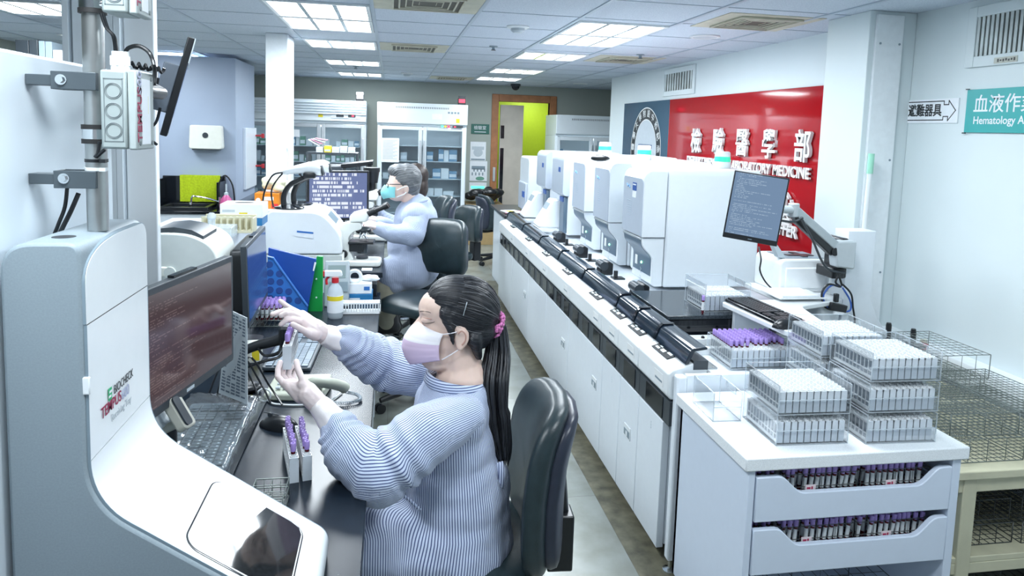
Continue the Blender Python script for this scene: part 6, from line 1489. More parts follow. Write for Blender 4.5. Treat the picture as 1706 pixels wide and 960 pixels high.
for k, (px, py, Yb, lab) in enumerate(((482, 356, 4.2, 'black curved scanner stand in front on the white stainer'), (505, 344, 4.42, 'black curved scanner stand behind on the white stainer'))):
    b = atY(px, py, Yb); b.z = MZ + .342
    if k == 1: b.x = atY(498, 344, Yb).x
    t = thing('scanner_stand', lab, 'stand', tuple(b), 0, 'scanner stands on the stainer')
    MB().lathe(((0, 0), (.085, 0), (.085, .004), (.03, .016), (0, .018)), n=28).build('foot', BLACKG, t)
    MB().tube([(-.03, 0, .01), (-.03, 0, .07), (.0, 0, .13), (.05, 0, .16), (.10, 0, .185)], [.017, .016, .015, .014, .014], 12, smooth_n=5).build('gooseneck', BLACK, t); MB().box(.08, -.04, .175, .15, .04, .21).build('cup', BLACK, t, bevel=.01)
    p = V(b) + V((.105, 0, .235)); M = frame(p, (0, 1, 0), (.96, 0, .18)); M = M @ Matrix.Diagonal((1.25, 1.15, 1.35, 1))
    t = thing('barcode_scanner', ('white barcode scanner resting in the front stand on the stainer', 'white barcode scanner resting in the rear stand on the stainer')[k], 'barcode scanner', tuple(p), 0, 'scanners on the stainer')
    rings = []
    for u, w, h, dz in ((-.14, .012, .012, -.028), (-.12, .022, .02, -.022), (-.06, .027, .025, -.008), (0, .032, .035, .0), (.04, .04, .04, .0), (.075, .042, .034, -.008)):
        rings.append([p + V((u, w * cos(a), dz + h * sin(a))) for a in [2 * pi * j / 18 for j in range(18)]])
    MB().loft(rings).build('body', WHITEG, t, world=True, smooth=70); MB().cbox(p + V((.079, 0, -.01)), (.012, .07, .055), None, Matrix.Rotation(-.25, 3, 'Y')).build('scan_window', DGREY, t, world=True, bevel=.004)
    MB().tube([p + V((-.05, 0, -.035)), p + V((-.03, 0, -.055)), p + V((0, 0, -.055)), p + V((.03, 0, -.035))], .005, 8, smooth_n=4).build('trigger_guard', BLACK, t, world=True)
    MB().tube([p + V((-.14, 0, -.03)), p + V((-.20, 0, -.05)), p + V((-.245 - .02 * k, 0, -.15)), p + V((-.255, 0, -.26))], .005, 8, smooth_n=6).build('cord', BLACK, t, world=True)
# tray stuff on the left behind the printer: carton, beige slide rack, clear boxes
t = thing('low_cabinet', 'white low cabinet behind the printer carrying carton and slide rack', 'cabinet', (-.80, 3.6, 0)); MB().box(-1.15, 3.2, 0, -.72, 3.95, 1.17).build('carcass', WHITEC, t, world=True, bevel=.003); MB().box(-1.14, 3.19, .05, -.73, 3.20, 1.14).build('door', WHITEC, t, world=True)
z = 1.171
BEI = mat('slide_rack_beige', (.60, .58, .42), .5)
a = atY(345, 385, 3.5); s = MB(); s.box(-.87, 3.42, z, -.64, 3.52, z + .012); s.box(-.87, 3.42, z + .07, -.64, 3.425, z + .078)
for k in range(9): s.box(-.87 + .028 * k, 3.42, z + .012, -.862 + .028 * k, 3.50, z + .07)
s.box(-.87, 3.50, z + .012, -.64, 3.52, z + .078)
tag(s.build('slide_rack', BEI, bevel=.001), 'beige slotted slide rack in front of the white tissue carton', 'rack')
t = thing('tissue_carton', 'white tissue carton with oval slot above the beige slide rack', 'box', (-.74, 3.72, z)); MB().box(-.10, -.06, 0, .10, .10, .085).build('blue_carton', mat('carton_blue', (0, 0, 0)), t, bevel=.003); MB().box(-.102, -.062, .04, .102, .102, .11).build('carton', PAPER, t, bevel=.003)
MB().ell((0, .02, .11), (.05, .03, .0015), nu=20, nv=6).build('slot', BLACK, t); MB().box(-.01, -.0635, .055, .03, -.062, .068).build('yellow_mark', BOXY, t); MB().box(-.09, -.0635, .07, -.03, -.062, .082).build('print', LGREY, t)
t = thing('clear_box', 'clear plastic box with knob in front of the beige slide rack', 'box', (-.80, 3.32, z)); MB().box(-.08, -.06, 0, .10, .06, .05).build('case', clear_mat('milky_box', haze=.3), t, bevel=.004); MB().cyl((0, 0, .05), (0, 0, .085), .016, n=14).ell((0, 0, .09), .02).build('knob', CLEAREDGE, t)
# third monitor with cell pictures and things on the microscope desk
a, b = atY(516, 282, 4.85), atY(610, 276, 4.78)
monitor('cell_monitor', 'black monitor showing rows of cell pictures behind the scanners', .405, .335, (-.350, 4.82, MZ), (0, 0, RA(8)), SCR_C, sh=.19, thick=.03, chin=.0)
t = thing('document_tray', 'dark tray and printer parts behind the cell picture monitor', 'tray', (-.4, 5.6, MZ)); a = atY(520, 288, 5.6); MB().box(-.62, 5.45, MZ, -.36, 5.7, 1.38).build('housing', DGREY, t, world=True, bevel=.01); MB().prism([(-.38, 1.36), (-.14, 1.39), (-.14, 1.42), (-.38, 1.39)], 'y', 5.45, 5.7).box(-.18, 5.45, MZ, -.15, 5.7, 1.40).build('lid', BLACK, t, world=True, bevel=.003)
t = thing('reagent_shelf', 'dark framed shelf with reagent racks behind the monitor', 'shelf', (-.5, 6.1, MZ)); MB().box(-.70, 6.0, 1.44, -.28, 6.25, 1.455).build('board', DGREY, t, world=True); MB().box(-.70, 6.0, MZ, -.685, 6.25, 1.44).box(-.295, 6.0, MZ, -.28, 6.25, 1.44).build('post', DGREY, t, world=True)
for k in range(5):
    o = MB().box(-.62 + .065 * k, 6.02, 1.456, -.565 + .065 * k, 6.12, 1.50 + .01 * (k % 2)).box(-.615 + .065 * k, 6.018, 1.465, -.57 + .065 * k, 6.02, 1.48, 1).build('reagent_pack', [BOXW if k != 1 else BOXY, LGREY], bevel=.002); tag(o, f'small reagent pack on the dark framed shelf, {ORD[k]} along', 'box', 'packs on the dark shelf')
fp = MB()
for k in range(4): fp.cbox((-.64 + .02 * k, 6.06, 1.535 + .01 * k), (.10, .09, .006), k % 2, Matrix.Rotation(.5 - .12 * k, 3, 'Y'))
tag(fp.build('leaflets', [PAPER, mat('pink_paper', (0, 0, 0))]), 'loose pink and white leaflets sticking up on the dark framed shelf', 'paper')
t = thing('orange_box', 'orange carton with white lettering behind the stainer stands', 'box', (-.94, 5.2, 0)); ORG = mat('carton_orange', (.62, .20, .01), .45, var=.05)
a, b = atY(424, 322, 5.2), atY(462, 348, 5.2); MB().box(-1.14, 5.1, 0, -.785, 5.5, b.z - .002).build('plinth', WHITEC, t, world=True, bevel=.002) ; MB().box(a.x, 5.2, b.z, b.x + .01, 5.36, a.z).build('carton', ORG, t, world=True, bevel=.002); MB().box(a.x + .055, 5.197, a.z - .05, a.x + .13, 5.2, a.z - .025).build('white_print', PAPER, t, world=True); MB().cyl((a.x + .025, 5.199, a.z - .05), (a.x + .025, 5.195, a.z - .05), .016, n=16).build('round_badge', PAPER, t, world=True); MB().box(b.x - .04, 5.197, b.z + .005, b.x + .005, 5.2, b.z + .035).build('red_mark', mat('red_plastic', (0, 0, 0)), t, world=True)
wd = MB()
for k in range(16): wd.ell((a.x + .07 + .14 * rr.random(), 5.25 + .1 * rr.random(), a.z + .03 + .06 * rr.random()), (.05, .04, .03), nu=9, nv=6)
me = blob(wd, .012, 1); me.materials.append(mat('cream_paper', (.72, .72, .52), .8, var=.2, scale=20)); tag(finish('paper_wad', me), 'crumpled cream paper heaped above the orange carton', 'paper')
# white cloth hanging on the slim pillar
wc = MB(); wc.tube([atY(480, 243, 5.58), atY(484, 262, 5.58), atY(482, 300, 5.58), atY(486, 320, 5.58)], [.012, .026, .03, .02], 12, smooth_n=5); tag(wc.build('hanging_cloth', PAPER), 'white cloth hanging against the slim white pillar', 'cloth')
t = thing('wash_bottle', 'clear bottle with silver neck behind the stainer', 'bottle', (-.60, 4.95, MZ)); MB().lathe(((0, 0), (.05, 0), (.05, .16), (.02, .2), (.02, .26), (0, .26)), n=18).build('bottle', mat('bottle_clear_blue', (0, 0, 0)), t)
# ---- microscopes
MSW = mat('microscope_white', (.80, .83, .80), .3, var=.02)
def microscope(label, loc, face, s=1.):
    """local: eyepieces towards +x (user), arm at -x"""
    t = thing('microscope', label, 'microscope', loc, face, 'microscopes')
    q = lambda *p: tuple(c * s for c in p)
    MB().prism([(a * s, b * s) for a, b in rrect(-.13, -.08, .13, .08, .03)], 'z', 0, .045 * s).build('base', MSW, t, bevel=.012 * s, seg=3)
    arm = [(-.12, .03), (-.02, .03), (-.05, .12), (-.055, .20), (-.02, .245), (.02, .25), (.02, .30), (-.06, .305), (-.12, .28), (-.145, .20), (-.14, .10)]
    MB().prism(round_poly([(a * s, b * s, .02 * s) for a, b in arm], 4), 'y', -.042 * s, .042 * s).build('arm', MSW, t, bevel=.012 * s, seg=3)
    MB().box(*q(-.055, -.065, .155), *q(.09, .065, .172)).box(*q(-.05, -.05, .10), *q(.03, .05, .155)).build('stage', BLACK, t, bevel=.004 * s)
    MB().cyl(q(.02, 0, .085), q(.02, 0, .15), .03 * s, n=18).cyl(q(.02, 0, .045), q(.02, 0, .06), .035 * s, n=18).build('condenser', DGREY, t)
    MB().ell(q(.025, 0, .25), (.045 * s, .045 * s, .02 * s)).build('nosepiece', DGREY, t)
    for k in range(4):
        a = 2 * pi * k / 4 + .5; d = V((sin(a) * .5, cos(a) * .6, -1)).normalized(); p = V(q(.025, 0, .24)); MB().cyl(p, p + d * .035 * s, .012 * s, n=12).cyl(p + d * .035 * s, p + d * .06 * s, .009 * s, .005 * s, 12).build('objective', CHROME, t)
    MB().loft([[q(-.05, -.05, .305), q(.045, -.05, .305), q(.045, .05, .305), q(-.05, .05, .305)], [q(-.05, -.045, .345), q(.07, -.045, .365), q(.07, .045, .365), q(-.05, .045, .345)], [q(-.03, -.03, .37), q(.04, -.035, .395), q(.04, .035, .395), q(-.03, .03, .37)]]).build('head', MSW, t, bevel=.012 * s, seg=3)
    for y in (-.032, .032):
        a = V(q(.055, y, .362)); d = V((.87, 0, .48)); MB().cyl(a, a + d * .05 * s, .021 * s, n=16).cyl(a + d * .05 * s, a + d * .11 * s, .016 * s, n=16).cyl(a + d * .10 * s, a + d * .13 * s, .021 * s, n=16).build('eyepiece', BLACK, t)
    MB().box(*q(.07, -.03, .35), *q(.11, .03, .395)).build('bridge', DGREY, t, bevel=.004 * s)
    for y in (-.062, .062): MB().cyl(q(-.085, y * .7, .085), q(-.085, y, .085), .028 * s, n=22).build('focus_knob', BLACK, t)
    return t
microscope('white microscope used by the grey-haired man, nearest one', (-.185, 4.22, MZ), RA(-4), 1.0).scale = (1.02, 1, .86)
m2 = microscope('microscope with black camera head behind the cell picture monitor', (-.14, 5.15, MZ), RA(-2), .95)
MB().cyl((.0, 0, .37), (.0, 0, .42), .03, n=18).cyl((0, 0, .42), (0, 0, .50), .045, .055, 20).cyl((0, 0, .50), (0, 0, .53), .06, n=20).build('camera_tube', BLACK, m2)
sl = MB(); sl.box(-.03, -.02, 0, .03, .02, .006).box(-.03, -.045, 0, .03, -.025, .006); o = sl.build('slide_holder', PAPER, bevel=.001); o.location = (-.13, 4.07, MZ + .001); tag(o, 'small white slide holder on the desk in front of the microscope', 'slide holder')
# ================================================================== chairs
def sgn(v, e): return (abs(v) ** e) * (1 if v >= 0 else -1)
def cushion(mb, c, r, e1=.55, e2=.5, axis='x', nu=40, nv=16, deform=None):
    """puffed pad: thin along axis, rounded-rectangle outline"""
    rings = []
    for j in range(nv + 1):
        et = -pi / 2 + pi * j / nv; ring = []
        for i in range(nu):
            om = 2 * pi * i / nu; ce = max(sgn(cos(et), e1), 1e-4); th = sgn(sin(et), e1)
            a, b, d = ce * sgn(cos(om), e2), ce * sgn(sin(om), e2), th
            q = {'x': (d * r[0], a * r[1], b * r[2]), 'z': (a * r[0], b * r[1], d * r[2])}[axis]
            q = V(q)
            if deform: q = deform(q)
            ring.append(q + V(c))
        rings.append(ring)
    return mb.loft(rings)
def chair(label, loc, rotz, seat_z=.47, bw=.22, bh=.25, bz=.66, sw=.235, sd=.23, lean=.0, ring=False, group='black vinyl chairs', thick=.045):
    """local: sitter faces -x"""
    t = thing('office_chair', label, 'chair', loc, rotz, group)
    bend = lambda q: V((q.x + .05 * ((q.z / bh)) ** 2 * (1 if q.z > 0 else .35) + lean * q.z - .05 * (q.y / bw) ** 2, q.y * (1 - .12 * max(0, q.z / bh) + .0), q.z))
    b = MB(); cushion(b, (.215, 0, bz), (thick, bw, bh), .5, .42, 'x', 44, 18, bend); b.build('backrest', LEATHER, t, smooth=180)
    b = MB(); cushion(b, (.215 + thick * 1.05, 0, bz - .01), (thick * .8, bw * .86, bh * .92), .55, .4, 'x', 36, 12, bend); b.build('back_shell', mat('chair_shell', (.020, .026, .045), .35, var=.1), t, smooth=180)
    s = MB(); cushion(s, (-.03, 0, seat_z), (sd, sw, .042), .55, .5, 'z', 44, 14, lambda q: V((q.x, q.y, q.z - .02 * max(0, -q.x / sd) ** 2 - .01 * (q.y / sw) ** 2))); s.build('seat', LEATHER, t, smooth=180)
    MB().tube([(.05, 0, seat_z - .05), (.24, 0, seat_z - .06), (.30, 0, seat_z + .02), (.285, 0, bz)], .018, 10, smooth_n=5).box(.25, -.04, seat_z - .08, .33, .04, seat_z + .10).build('back_bracket', BLACK, t, bevel=.006)
    MB().box(-.12, -.10, seat_z - .065, .10, .10, seat_z - .038).build('seat_plate', DGREY, t, bevel=.004)
    MB().cyl((0, 0, .10), (0, 0, seat_z - .06), .026, n=16).cyl((0, 0, seat_z * .55), (0, 0, seat_z - .06), .034, n=16).build('gas_stem', BLACK, t)
    for k in range(5):
        a = 2 * pi * k / 5 + .3; e = V((.28 * cos(a), .28 * sin(a), .075)); MB().tube([(0, 0, .115), e * .6 + V((0, 0, .045)), e], [.028, .022, .016], 10).build('leg', BLACK, t)
        cs = MB()
        for sdn in (-1, 1):
            n = V((-sin(a), cos(a), 0)); p = V((e.x, e.y, .027)) + n * .014 * sdn; cs.cyl(p - n * .009, p + n * .009, .027, n=14)
        cs.build('caster', BLACK, t)
    if ring: MB().tube([(.22 * cos(2 * pi * i / 28), .22 * sin(2 * pi * i / 28), .30) for i in range(29)], .012, 8).build('foot_ring', CHROME, t)
    return t
chair('black vinyl chair the seated woman in front sits on', (.245, 2.03, 0), RA(-4), .42, .235, .252, .655, .25, .25, lean=.04, thick=.042)
chair('black vinyl lab chair standing empty behind the woman, backrest toward the aisle', (.195, 4.20, 0), RA(50), .64, .20, .175, .945, .21, .20, ring=True)
chair('black lab chair used by the grey-haired man', (.17, 4.80, 0), RA(-5), .60, .19, .16, .80, .2, .2, ring=True)
chair('black lab chair behind the dark-haired person, nearest the fridge', (.22, 5.75, 0), RA(5), .60, .22, .20, .93, .21, .2, ring=True)
chair('black lab chair standing in the aisle between the far chair and the carton', (.55, 6.4, 0), RA(30), .52, .19, .17, .80, .2, .2)
chair('dark green-black chair beside the end bench at the far doorway', (1.36, 8.6, 0), RA(195), .48, .2, .22, .66, .2, .2)

# ================================================================== cloth, skin, hair materials
def stripe_mat(name, c0, c1, pitch, duty, rough=.75):
    m = bpy.data.materials.new(name); m.use_nodes = True; nt = m.node_tree; N = nt.nodes; L = nt.links; b = N['Principled BSDF']
    at = N.new('ShaderNodeAttribute'); at.attribute_name = 'stripe'
    mu = N.new('ShaderNodeMath'); mu.operation = 'MULTIPLY'; mu.inputs[1].default_value = 1 / pitch; L.new(at.outputs['Fac'], mu.inputs[0])
    fr = N.new('ShaderNodeMath'); fr.operation = 'FRACT'; L.new(mu.outputs[0], fr.inputs[0])
    rp = N.new('ShaderNodeValToRGB'); e = rp.color_ramp.elements
    e[0].position = 0; e[0].color = (*c0, 1); e[1].position = 1; e[1].color = (*c0, 1)
    for p, c in ((.5 - duty / 2 - .07, c0), (.5 - duty / 2 + .05, c1), (.5 + duty / 2 - .05, c1), (.5 + duty / 2 + .07, c0)):
        k = rp.color_ramp.elements.new(p); k.color = (*c, 1)
    L.new(fr.outputs[0], rp.inputs[0]); L.new(rp.outputs[0], b.inputs['Base Color']); b.inputs['Roughness'].default_value = rough
    b.inputs['Sheen Weight'].default_value = .15
    tc = N.new('ShaderNodeTexCoord'); nz = N.new('ShaderNodeTexNoise'); nz.inputs['Scale'].default_value = 22; nz.inputs['Detail'].default_value = 3
    L.new(tc.outputs['Object'], nz.inputs[0]); bp = N.new('ShaderNodeBump'); bp.inputs['Strength'].default_value = .25; bp.inputs['Distance'].default_value = .02
    L.new(nz.outputs[0], bp.inputs['Height']); L.new(bp.outputs[0], b.inputs['Normal'])
    return m
GOWN = stripe_mat('gown_blue_stripe', (.62, .70, .86), (.065, .095, .24), .0070, .36)
GOWN2 = stripe_mat('gown_fine_stripe', (.40, .46, .60), (.32, .38, .53), .008, .4)
SKIN = mat('skin', (.74, .55, .47), .5, var=.05, scale=18, bump=.03, bscale=250); SKIN.node_tree.nodes['Principled BSDF'].inputs['Subsurface Weight'].default_value = .12; SKIN.node_tree.nodes['Principled BSDF'].inputs['Subsurface Radius'].default_value = (.01, .004, .002)
GLOVE = mat('latex_glove', (.80, .68, .67), .36, var=.07, scale=30, bump=.05, bscale=90); GLOVE.node_tree.nodes['Principled BSDF'].inputs['Subsurface Weight'].default_value = .15; GLOVE.node_tree.nodes['Principled BSDF'].inputs['Subsurface Radius'].default_value = (.01, .006, .005)
CUFFM = clear_mat('glove_cuff', tint=(.95, .93, .95), haze=.62, refl=.6, rough=.25)
def hair_mat(name, c0, c1, freq):
    m = bpy.data.materials.new(name); m.use_nodes = True; nt = m.node_tree; N = nt.nodes; L = nt.links; b = N['Principled BSDF']
    at = N.new('ShaderNodeAttribute'); at.attribute_name = 'stripe'
    tc = N.new('ShaderNodeTexCoord'); nz = N.new('ShaderNodeTexNoise'); nz.noise_dimensions = '2D'; nz.inputs['Scale'].default_value = freq; nz.inputs['Detail'].default_value = 5
    cb = N.new('ShaderNodeCombineXYZ'); L.new(at.outputs['Fac'], cb.inputs[0]); L.new(cb.outputs[0], nz.inputs[0])
    rp = N.new('ShaderNodeValToRGB'); rp.color_ramp.elements[0].position = .42; rp.color_ramp.elements[0].color = (*c0, 1); rp.color_ramp.elements[1].position = .72; rp.color_ramp.elements[1].color = (*c1, 1)
    L.new(nz.outputs[0], rp.inputs[0]); L.new(rp.outputs[0], b.inputs['Base Color']); b.inputs['Roughness'].default_value = .38
    bp = N.new('ShaderNodeBump'); bp.inputs['Strength'].default_value = .5; bp.inputs['Distance'].default_value = .004; L.new(nz.outputs[0], bp.inputs['Height']); L.new(bp.outputs[0], b.inputs['Normal'])
    return m
HAIR = hair_mat('hair_black', (.005, .006, .009), (.032, .036, .046), 60); HAIRG = hair_mat('hair_grey', (.035, .04, .045), (.36, .38, .40), 45); HAIRB = hair_mat('hair_dark_brown', (.012, .008, .007), (.06, .04, .032), 50)
def set_attr(me, fn, name='stripe'):
    a = me.attributes.new(name, 'FLOAT', 'POINT'); a.data.foreach_set('value', [fn(v.co) for v in me.vertices])
def arm_coord(bones, R, up=V((0, 0, 1))):
    """stripes running along a bent arm: angle about the nearest bone, times R"""
    fr = []
    for a, b in bones:
        d = (b - a).normalized(); s = (up - d * up.dot(d)).normalized(); fr.append((a, b, d, s, d.cross(s)))
    def f(p):
        num = V((0, 0)); 
        for a, b, d, s, w in fr:
            t = min(1, max(0, (p - a).dot(d) / (b - a).length)); q = p - (a + (b - a) * t); wt = 1 / (q.length ** 4 + 1e-7)
            q = p - (a + d * (p - a).dot(d)); an = V((q.dot(s), q.dot(w)))
            if an.length > 1e-6: num += an.normalized() * wt
        return atan2(num.y, num.x) * R
    return f
def wrinkle(me, amp, fn):
    me.calc_loop_triangles() if False else None
    nr = [v.normal.copy() for v in me.vertices]
    for v, n in zip(me.vertices, nr): v.co += n * (fn(v.co) * amp)
    me.update()
def folds(freq, seed, stretch=V((1, 1, 1))):
    o = V((seed, seed * 1.7, seed * .3))
    def f(p):
        q = V((p.x * stretch.x, p.y * stretch.y, p.z * stretch.z)) * freq + o
        return (1 - abs(noise.noise(q)) * 2.2) * .6 + .4 * noise.noise(q * 2.1)
    return f
def person(name, label, loc): return thing(name, label, 'person', loc)
def add_body(t, mb, voxel, m, iters=5, name='body'):
    me = blob(mb, voxel, iters); me.materials.append(m); return finish(name, me, t, world=True, smooth=180)
def chain(mb, pts, rs):
    for a, b, r0, r1 in zip(pts, pts[1:], rs, rs[1:]): mb.cap(a, r0, b, r1)
    return mb
P = lambda x, y, Y: atY(x, y, Y)

# ================================================================== seated woman in front
t = person('person', 'person in striped gown and pink mask with long ponytail, holding up a rack of tubes', (.22, 2.03, .0))
WOMAN = t
HC = V((.203, 2.03, 1.15))
b = MB()
b.ell(HC, (.104, .078, .104)).ell((.165, 2.03, 1.09), (.082, .066, .094)).ell((.155, 2.03, 1.032), (.064, .056, .044)).ell((.118, 2.03, 1.012), (.028, .028, .024))
b.ell((.152, 2.03, 1.165), (.068, .066, .06)).ell((.104, 2.03, 1.162), (.018, .05, .012)).cap((.097, 2.03, 1.138), .009, (.066, 2.03, 1.094), .013).ell((.132, 1.989, 1.080), (.036, .018, .032)).ell((.132, 2.071, 1.080), (.036, .018, .032))
b.ell((.107, 1.997, 1.138), (.016, .019, .012)).ell((.107, 2.063, 1.138), (.016, .019, .012)).ell((.150, 2.03, 1.005), (.055, .05, .03))
for sd in (-1, 1):
    y = 2.03 + sd * .079; R = Euler((0, RA(12), RA(18) * sd)).to_matrix()
    b.ell((.208, y, 1.096), (.022, .008, .033), R).ell((.204, y - sd * -.004, 1.117), (.017, .008, .012), R).ell((.203, y, 1.070), (.012, .009, .012), R)
b.cap((.205, 2.03, 1.05), .060, (.225, 2.03, .93), .066).ell((.212, 2.03, .925), (.084, .090, .04))
chain(b, [V((.225, 2.03, .93)), V((.215, 2.03, .75)), V((.20, 2.03, .50))], (.09, .11, .13)); b.cap((.21, 1.90, .88), .05, (.21, 2.16, .88), .05)
LW, LE, LS = P(540, 680, 1.93), P(630, 782, 1.79), P(755, 675, 1.88)
RW, RE, RS = P(552, 562, 2.15), P(625, 612, 2.26), P(700, 615, 2.22)
chain(b, [V((.21, 1.90, .88)), LE, LW, P(520, 662, 1.945)], (.045, .034, .021, .019)); chain(b, [V((.21, 2.16, .88)), RE, RW, P(525, 550, 2.13)], (.045, .034, .021, .019))
chain(b, [V((.20, 1.95, .50)), V((-.20, 1.94, .50)), V((-.22, 1.95, .08))], (.08, .065, .045)); chain(b, [V((.20, 2.11, .50)), V((-.20, 2.12, .50)), V((-.22, 2.12, .08))], (.08, .065, .045))
for y in (1.95, 2.12): b.cap((-.22, y, .05), .045, (-.34, y, .04), .035)
BODY = add_body(t, b, .0048, SKIN, 4)
# ear hollows and closed-looking eyes
e = MB()
e.tube([(.196, 1.9435, 1.112), (.206, 1.940, 1.120), (.217, 1.9405, 1.108), (.216, 1.942, 1.090), (.207, 1.9435, 1.078)], .0022, 6, smooth_n=4); e.build('ear_fold', mat('skin_shade', (.52, .30, .24), .6), t, world=True)
from mathutils.bvhtree import BVHTree
BV = BVHTree.FromPolygons([v.co + V((.22, 2.03, 0)) for v in BODY.data.vertices], [tuple(p.vertices) for p in BODY.data.polygons])
def on_face(th, z, sd, lift=.0006):
    c = V((.165, 2.03, z)); d = V((-cos(RA(th)), sd * sin(RA(th)), 0)); h = BV.ray_cast(c + d * .3, -d)
    return h[0] + d * lift if h[0] is not None else c + d * .07
e = MB(); ew = MB()
for sd in (-1, 1):
    e.tube([on_face(20, 1.136, sd), on_face(30, 1.1325, sd), on_face(40, 1.1325, sd), on_face(50, 1.135, sd), on_face(57, 1.1385, sd)], [.0008, .0016, .002, .0016, .0008], 6, smooth_n=3)
    ew.tube([on_face(22, 1.147, sd, .0), on_face(36, 1.1475, sd, .0), on_face(52, 1.146, sd, .0)], .0012, 6, smooth_n=3)
e.build('eyelash', mat('lash_dark', (.05, .03, .025), .6), t, world=True); ew.build('eyelid_crease', mat('skin_shade', (0, 0, 0)), t, world=True)
e = MB()
for sd in (-1, 1): e.tube([on_face(16, 1.161, sd, -.0006), on_face(28, 1.1655, sd, -.0004), on_face(44, 1.167, sd, -.0004), on_face(60, 1.161, sd, -.0012)], [.0022, .003, .0026, .001], 6, smooth_n=4)
e.build('eyebrow', mat('brow_dark', (.12, .085, .07), .7), t, world=True)
# mask
MASKM = mat('mask_pink', (.70, .55, .72), .75, var=.02); MASKW = mat('mask_white', (.82, .80, .84), .75, var=.02)
m_ = MB(); nu, nv = 36, 26; vs = {}
for j in range(nv + 1):
    v = j / nv
    for i in range(nu + 1):
        th = RA(-78) + RA(156) * i / nu; k = abs(sin(th))
        zt = 1.127 - .020 * k ** 1.5; zb = .998 + .030 * k ** 1.6; z = zb + (zt - zb) * v
        a = (.078 + .050 * sin(pi * min(1, .18 + v * .70)) - .012 * v ** 3) ; a = a * (1 - .03 * k) - .020 * v ** 6 * k
        bb = .060 + .018 * sin(pi * (.12 + .62 * v))
        pl = .0016 * ((v * 4.5) % 1) * (1 - k * .3)
        vs[i, j] = m_._v((.168 - (a + pl) * cos(th), 2.03 + (bb + pl) * sin(th), z))
for j in range(nv):
    for i in range(nu): m_.face([vs[i, j], vs[i + 1, j], vs[i + 1, j + 1], vs[i, j + 1]], 1 if j / nv > .58 else 0)
mk = m_.build('face_mask', [MASKM, MASKW], t, world=True, smooth=180)
s = mk.modifiers.new('solid', 'SOLIDIFY'); s.thickness = .0022; s.offset = 1
st = MB()
for sd in (-1, 1):
    y = 2.03 + sd * .073; ye = 2.03 + sd * .083
    st.tube([(.150, y, 1.106), (.178, y + sd * .008, 1.112), (.200, ye - sd * .001, 1.118)], .0016, 6, smooth_n=4); st.tube([(.152, y - sd * .004, 1.030), (.178, y + sd * .004, 1.048), (.204, ye - sd * .004, 1.066)], .0016, 6, smooth_n=4)
st.build('ear_loop', MASKW, mk, world=True)
# hair: cap, ponytail, scrunchie
SCR = V((.318, 2.03, 1.112))
h = MB(); h.ell((.226, 2.03, 1.158), (.104, .086, .104)).ell((.196, 2.03, 1.193), (.090, .077, .071)).ell((.255, 2.03, 1.11), (.066, .073, .075))
for sd in (-1, 1):
    h.cap((.158, 2.03 + sd * .064, 1.165), .018, (.176, 2.03 + sd * .073, 1.115), .010).cap((.176, 2.03 + sd * .073, 1.115), .010, (.184, 2.03 + sd * .076, 1.075), .004)
    h.cap((.245, 2.03 + sd * .066, 1.09), .022, (.262, 2.03 + sd * .048, 1.03), .012)
h.cap((.28, 2.03, 1.11), .050, SCR, .020)
me = blob(h, .0045, 4)
ax = (SCR - HC).normalized(); s1_ = (V((0, 0, 1)) - ax * ax.z).normalized(); s2_ = ax.cross(s1_)
hang = lambda p: atan2((p - HC).dot(s2_), (p - HC).dot(s1_)) * .4
wrinkle(me, .0022, lambda p: noise.noise(V((hang(p) * 45, (p - HC).dot(ax) * 3, 0))))
set_attr(me, hang); me.materials.append(HAIR); hr = finish('hair', me, t, world=True, smooth=180)
rs_ = random.Random(11); sg_ = MB()
for k in range(90):
    a = rs_.uniform(0, 2 * pi); pts = []
    wob = rs_.uniform(-.25, .25)
    for j in range(9):
        u = j / 8; ph = RA(112 - 96 * u); aa = a + wob * (1 - u)
        d = -ax * -cos(ph) if False else ax * cos(ph); rad = (s1_ * cos(aa) + s2_ * sin(aa)) * sin(ph)
        p = V((.222, 2.03, 1.155)) + V(((d + rad).x * .1075, (d + rad).y * .0885, (d + rad).z * .108)) 
        pts.append(p)
    if pts[0].x < .125 and pts[0].z < 1.17: pts = pts[2:]
    if min(q.z for q in pts) < 1.06: continue
    sg_.tube(pts, .00055, 4, m=0 if k % 4 else 1)
sg_.build('hair_strands', [HAIR, mat('grey_hair', (.26, .27, .29), .4)], hr, world=True, smooth=180)
c = MB(); c.tube([P(706, 0, 2) if False else V((.218, 1.941, 1.205)), V((.209, 1.943, 1.165))], .0016, 6); c.build('hair_pin', CHROME, hr, world=True)
pn = MB(); ctr = [SCR + V((.006, 0, .0)), P(829, 585, 2.02), P(824, 640, 1.97), P(829, 700, 1.95), P(836, 742, 1.95), P(839, 776, 1.95)]
cc = catmull(ctr, 6); ns = len(cc)
for k in range(70):
    a = rs_.uniform(0, 2 * pi); r = sqrt(rs_.random()); pts = []; wv = rs_.uniform(-.004, .004); cut = ns - (k % 6)
    for j, p in enumerate(cc[:cut]):
        u = j / (ns - 1); w = .018 + .022 * sin(pi * min(1, u * 1.5)) if u < .55 else .038 * (1.0 - (u - .55) / .45 * .55); dd_ = .7 * w
        pts.append(p + V((cos(a) * w * r + wv * sin(u * 7 + k), sin(a) * dd_ * r, 0)))
    pn.tube(pts, [.0052] * (len(pts) - 4) + [.0045, .0035, .002, .0008], 5)
me_ = pn.build('ponytail', HAIR, hr, world=True, smooth=180)
set_attr(me_.data, lambda p: p.x * 1.6 + p.y * .9)
sc = MB()
for k in range(260):
    a = rs_.uniform(0, 2 * pi); q = rs_.uniform(0, 2 * pi); rr_ = .027 + .011 * cos(q); d = ax
    sc.ell(SCR + (s1_ * cos(a) + s2_ * sin(a)) * rr_ + d * .014 * sin(q), .0052, nu=8, nv=5)
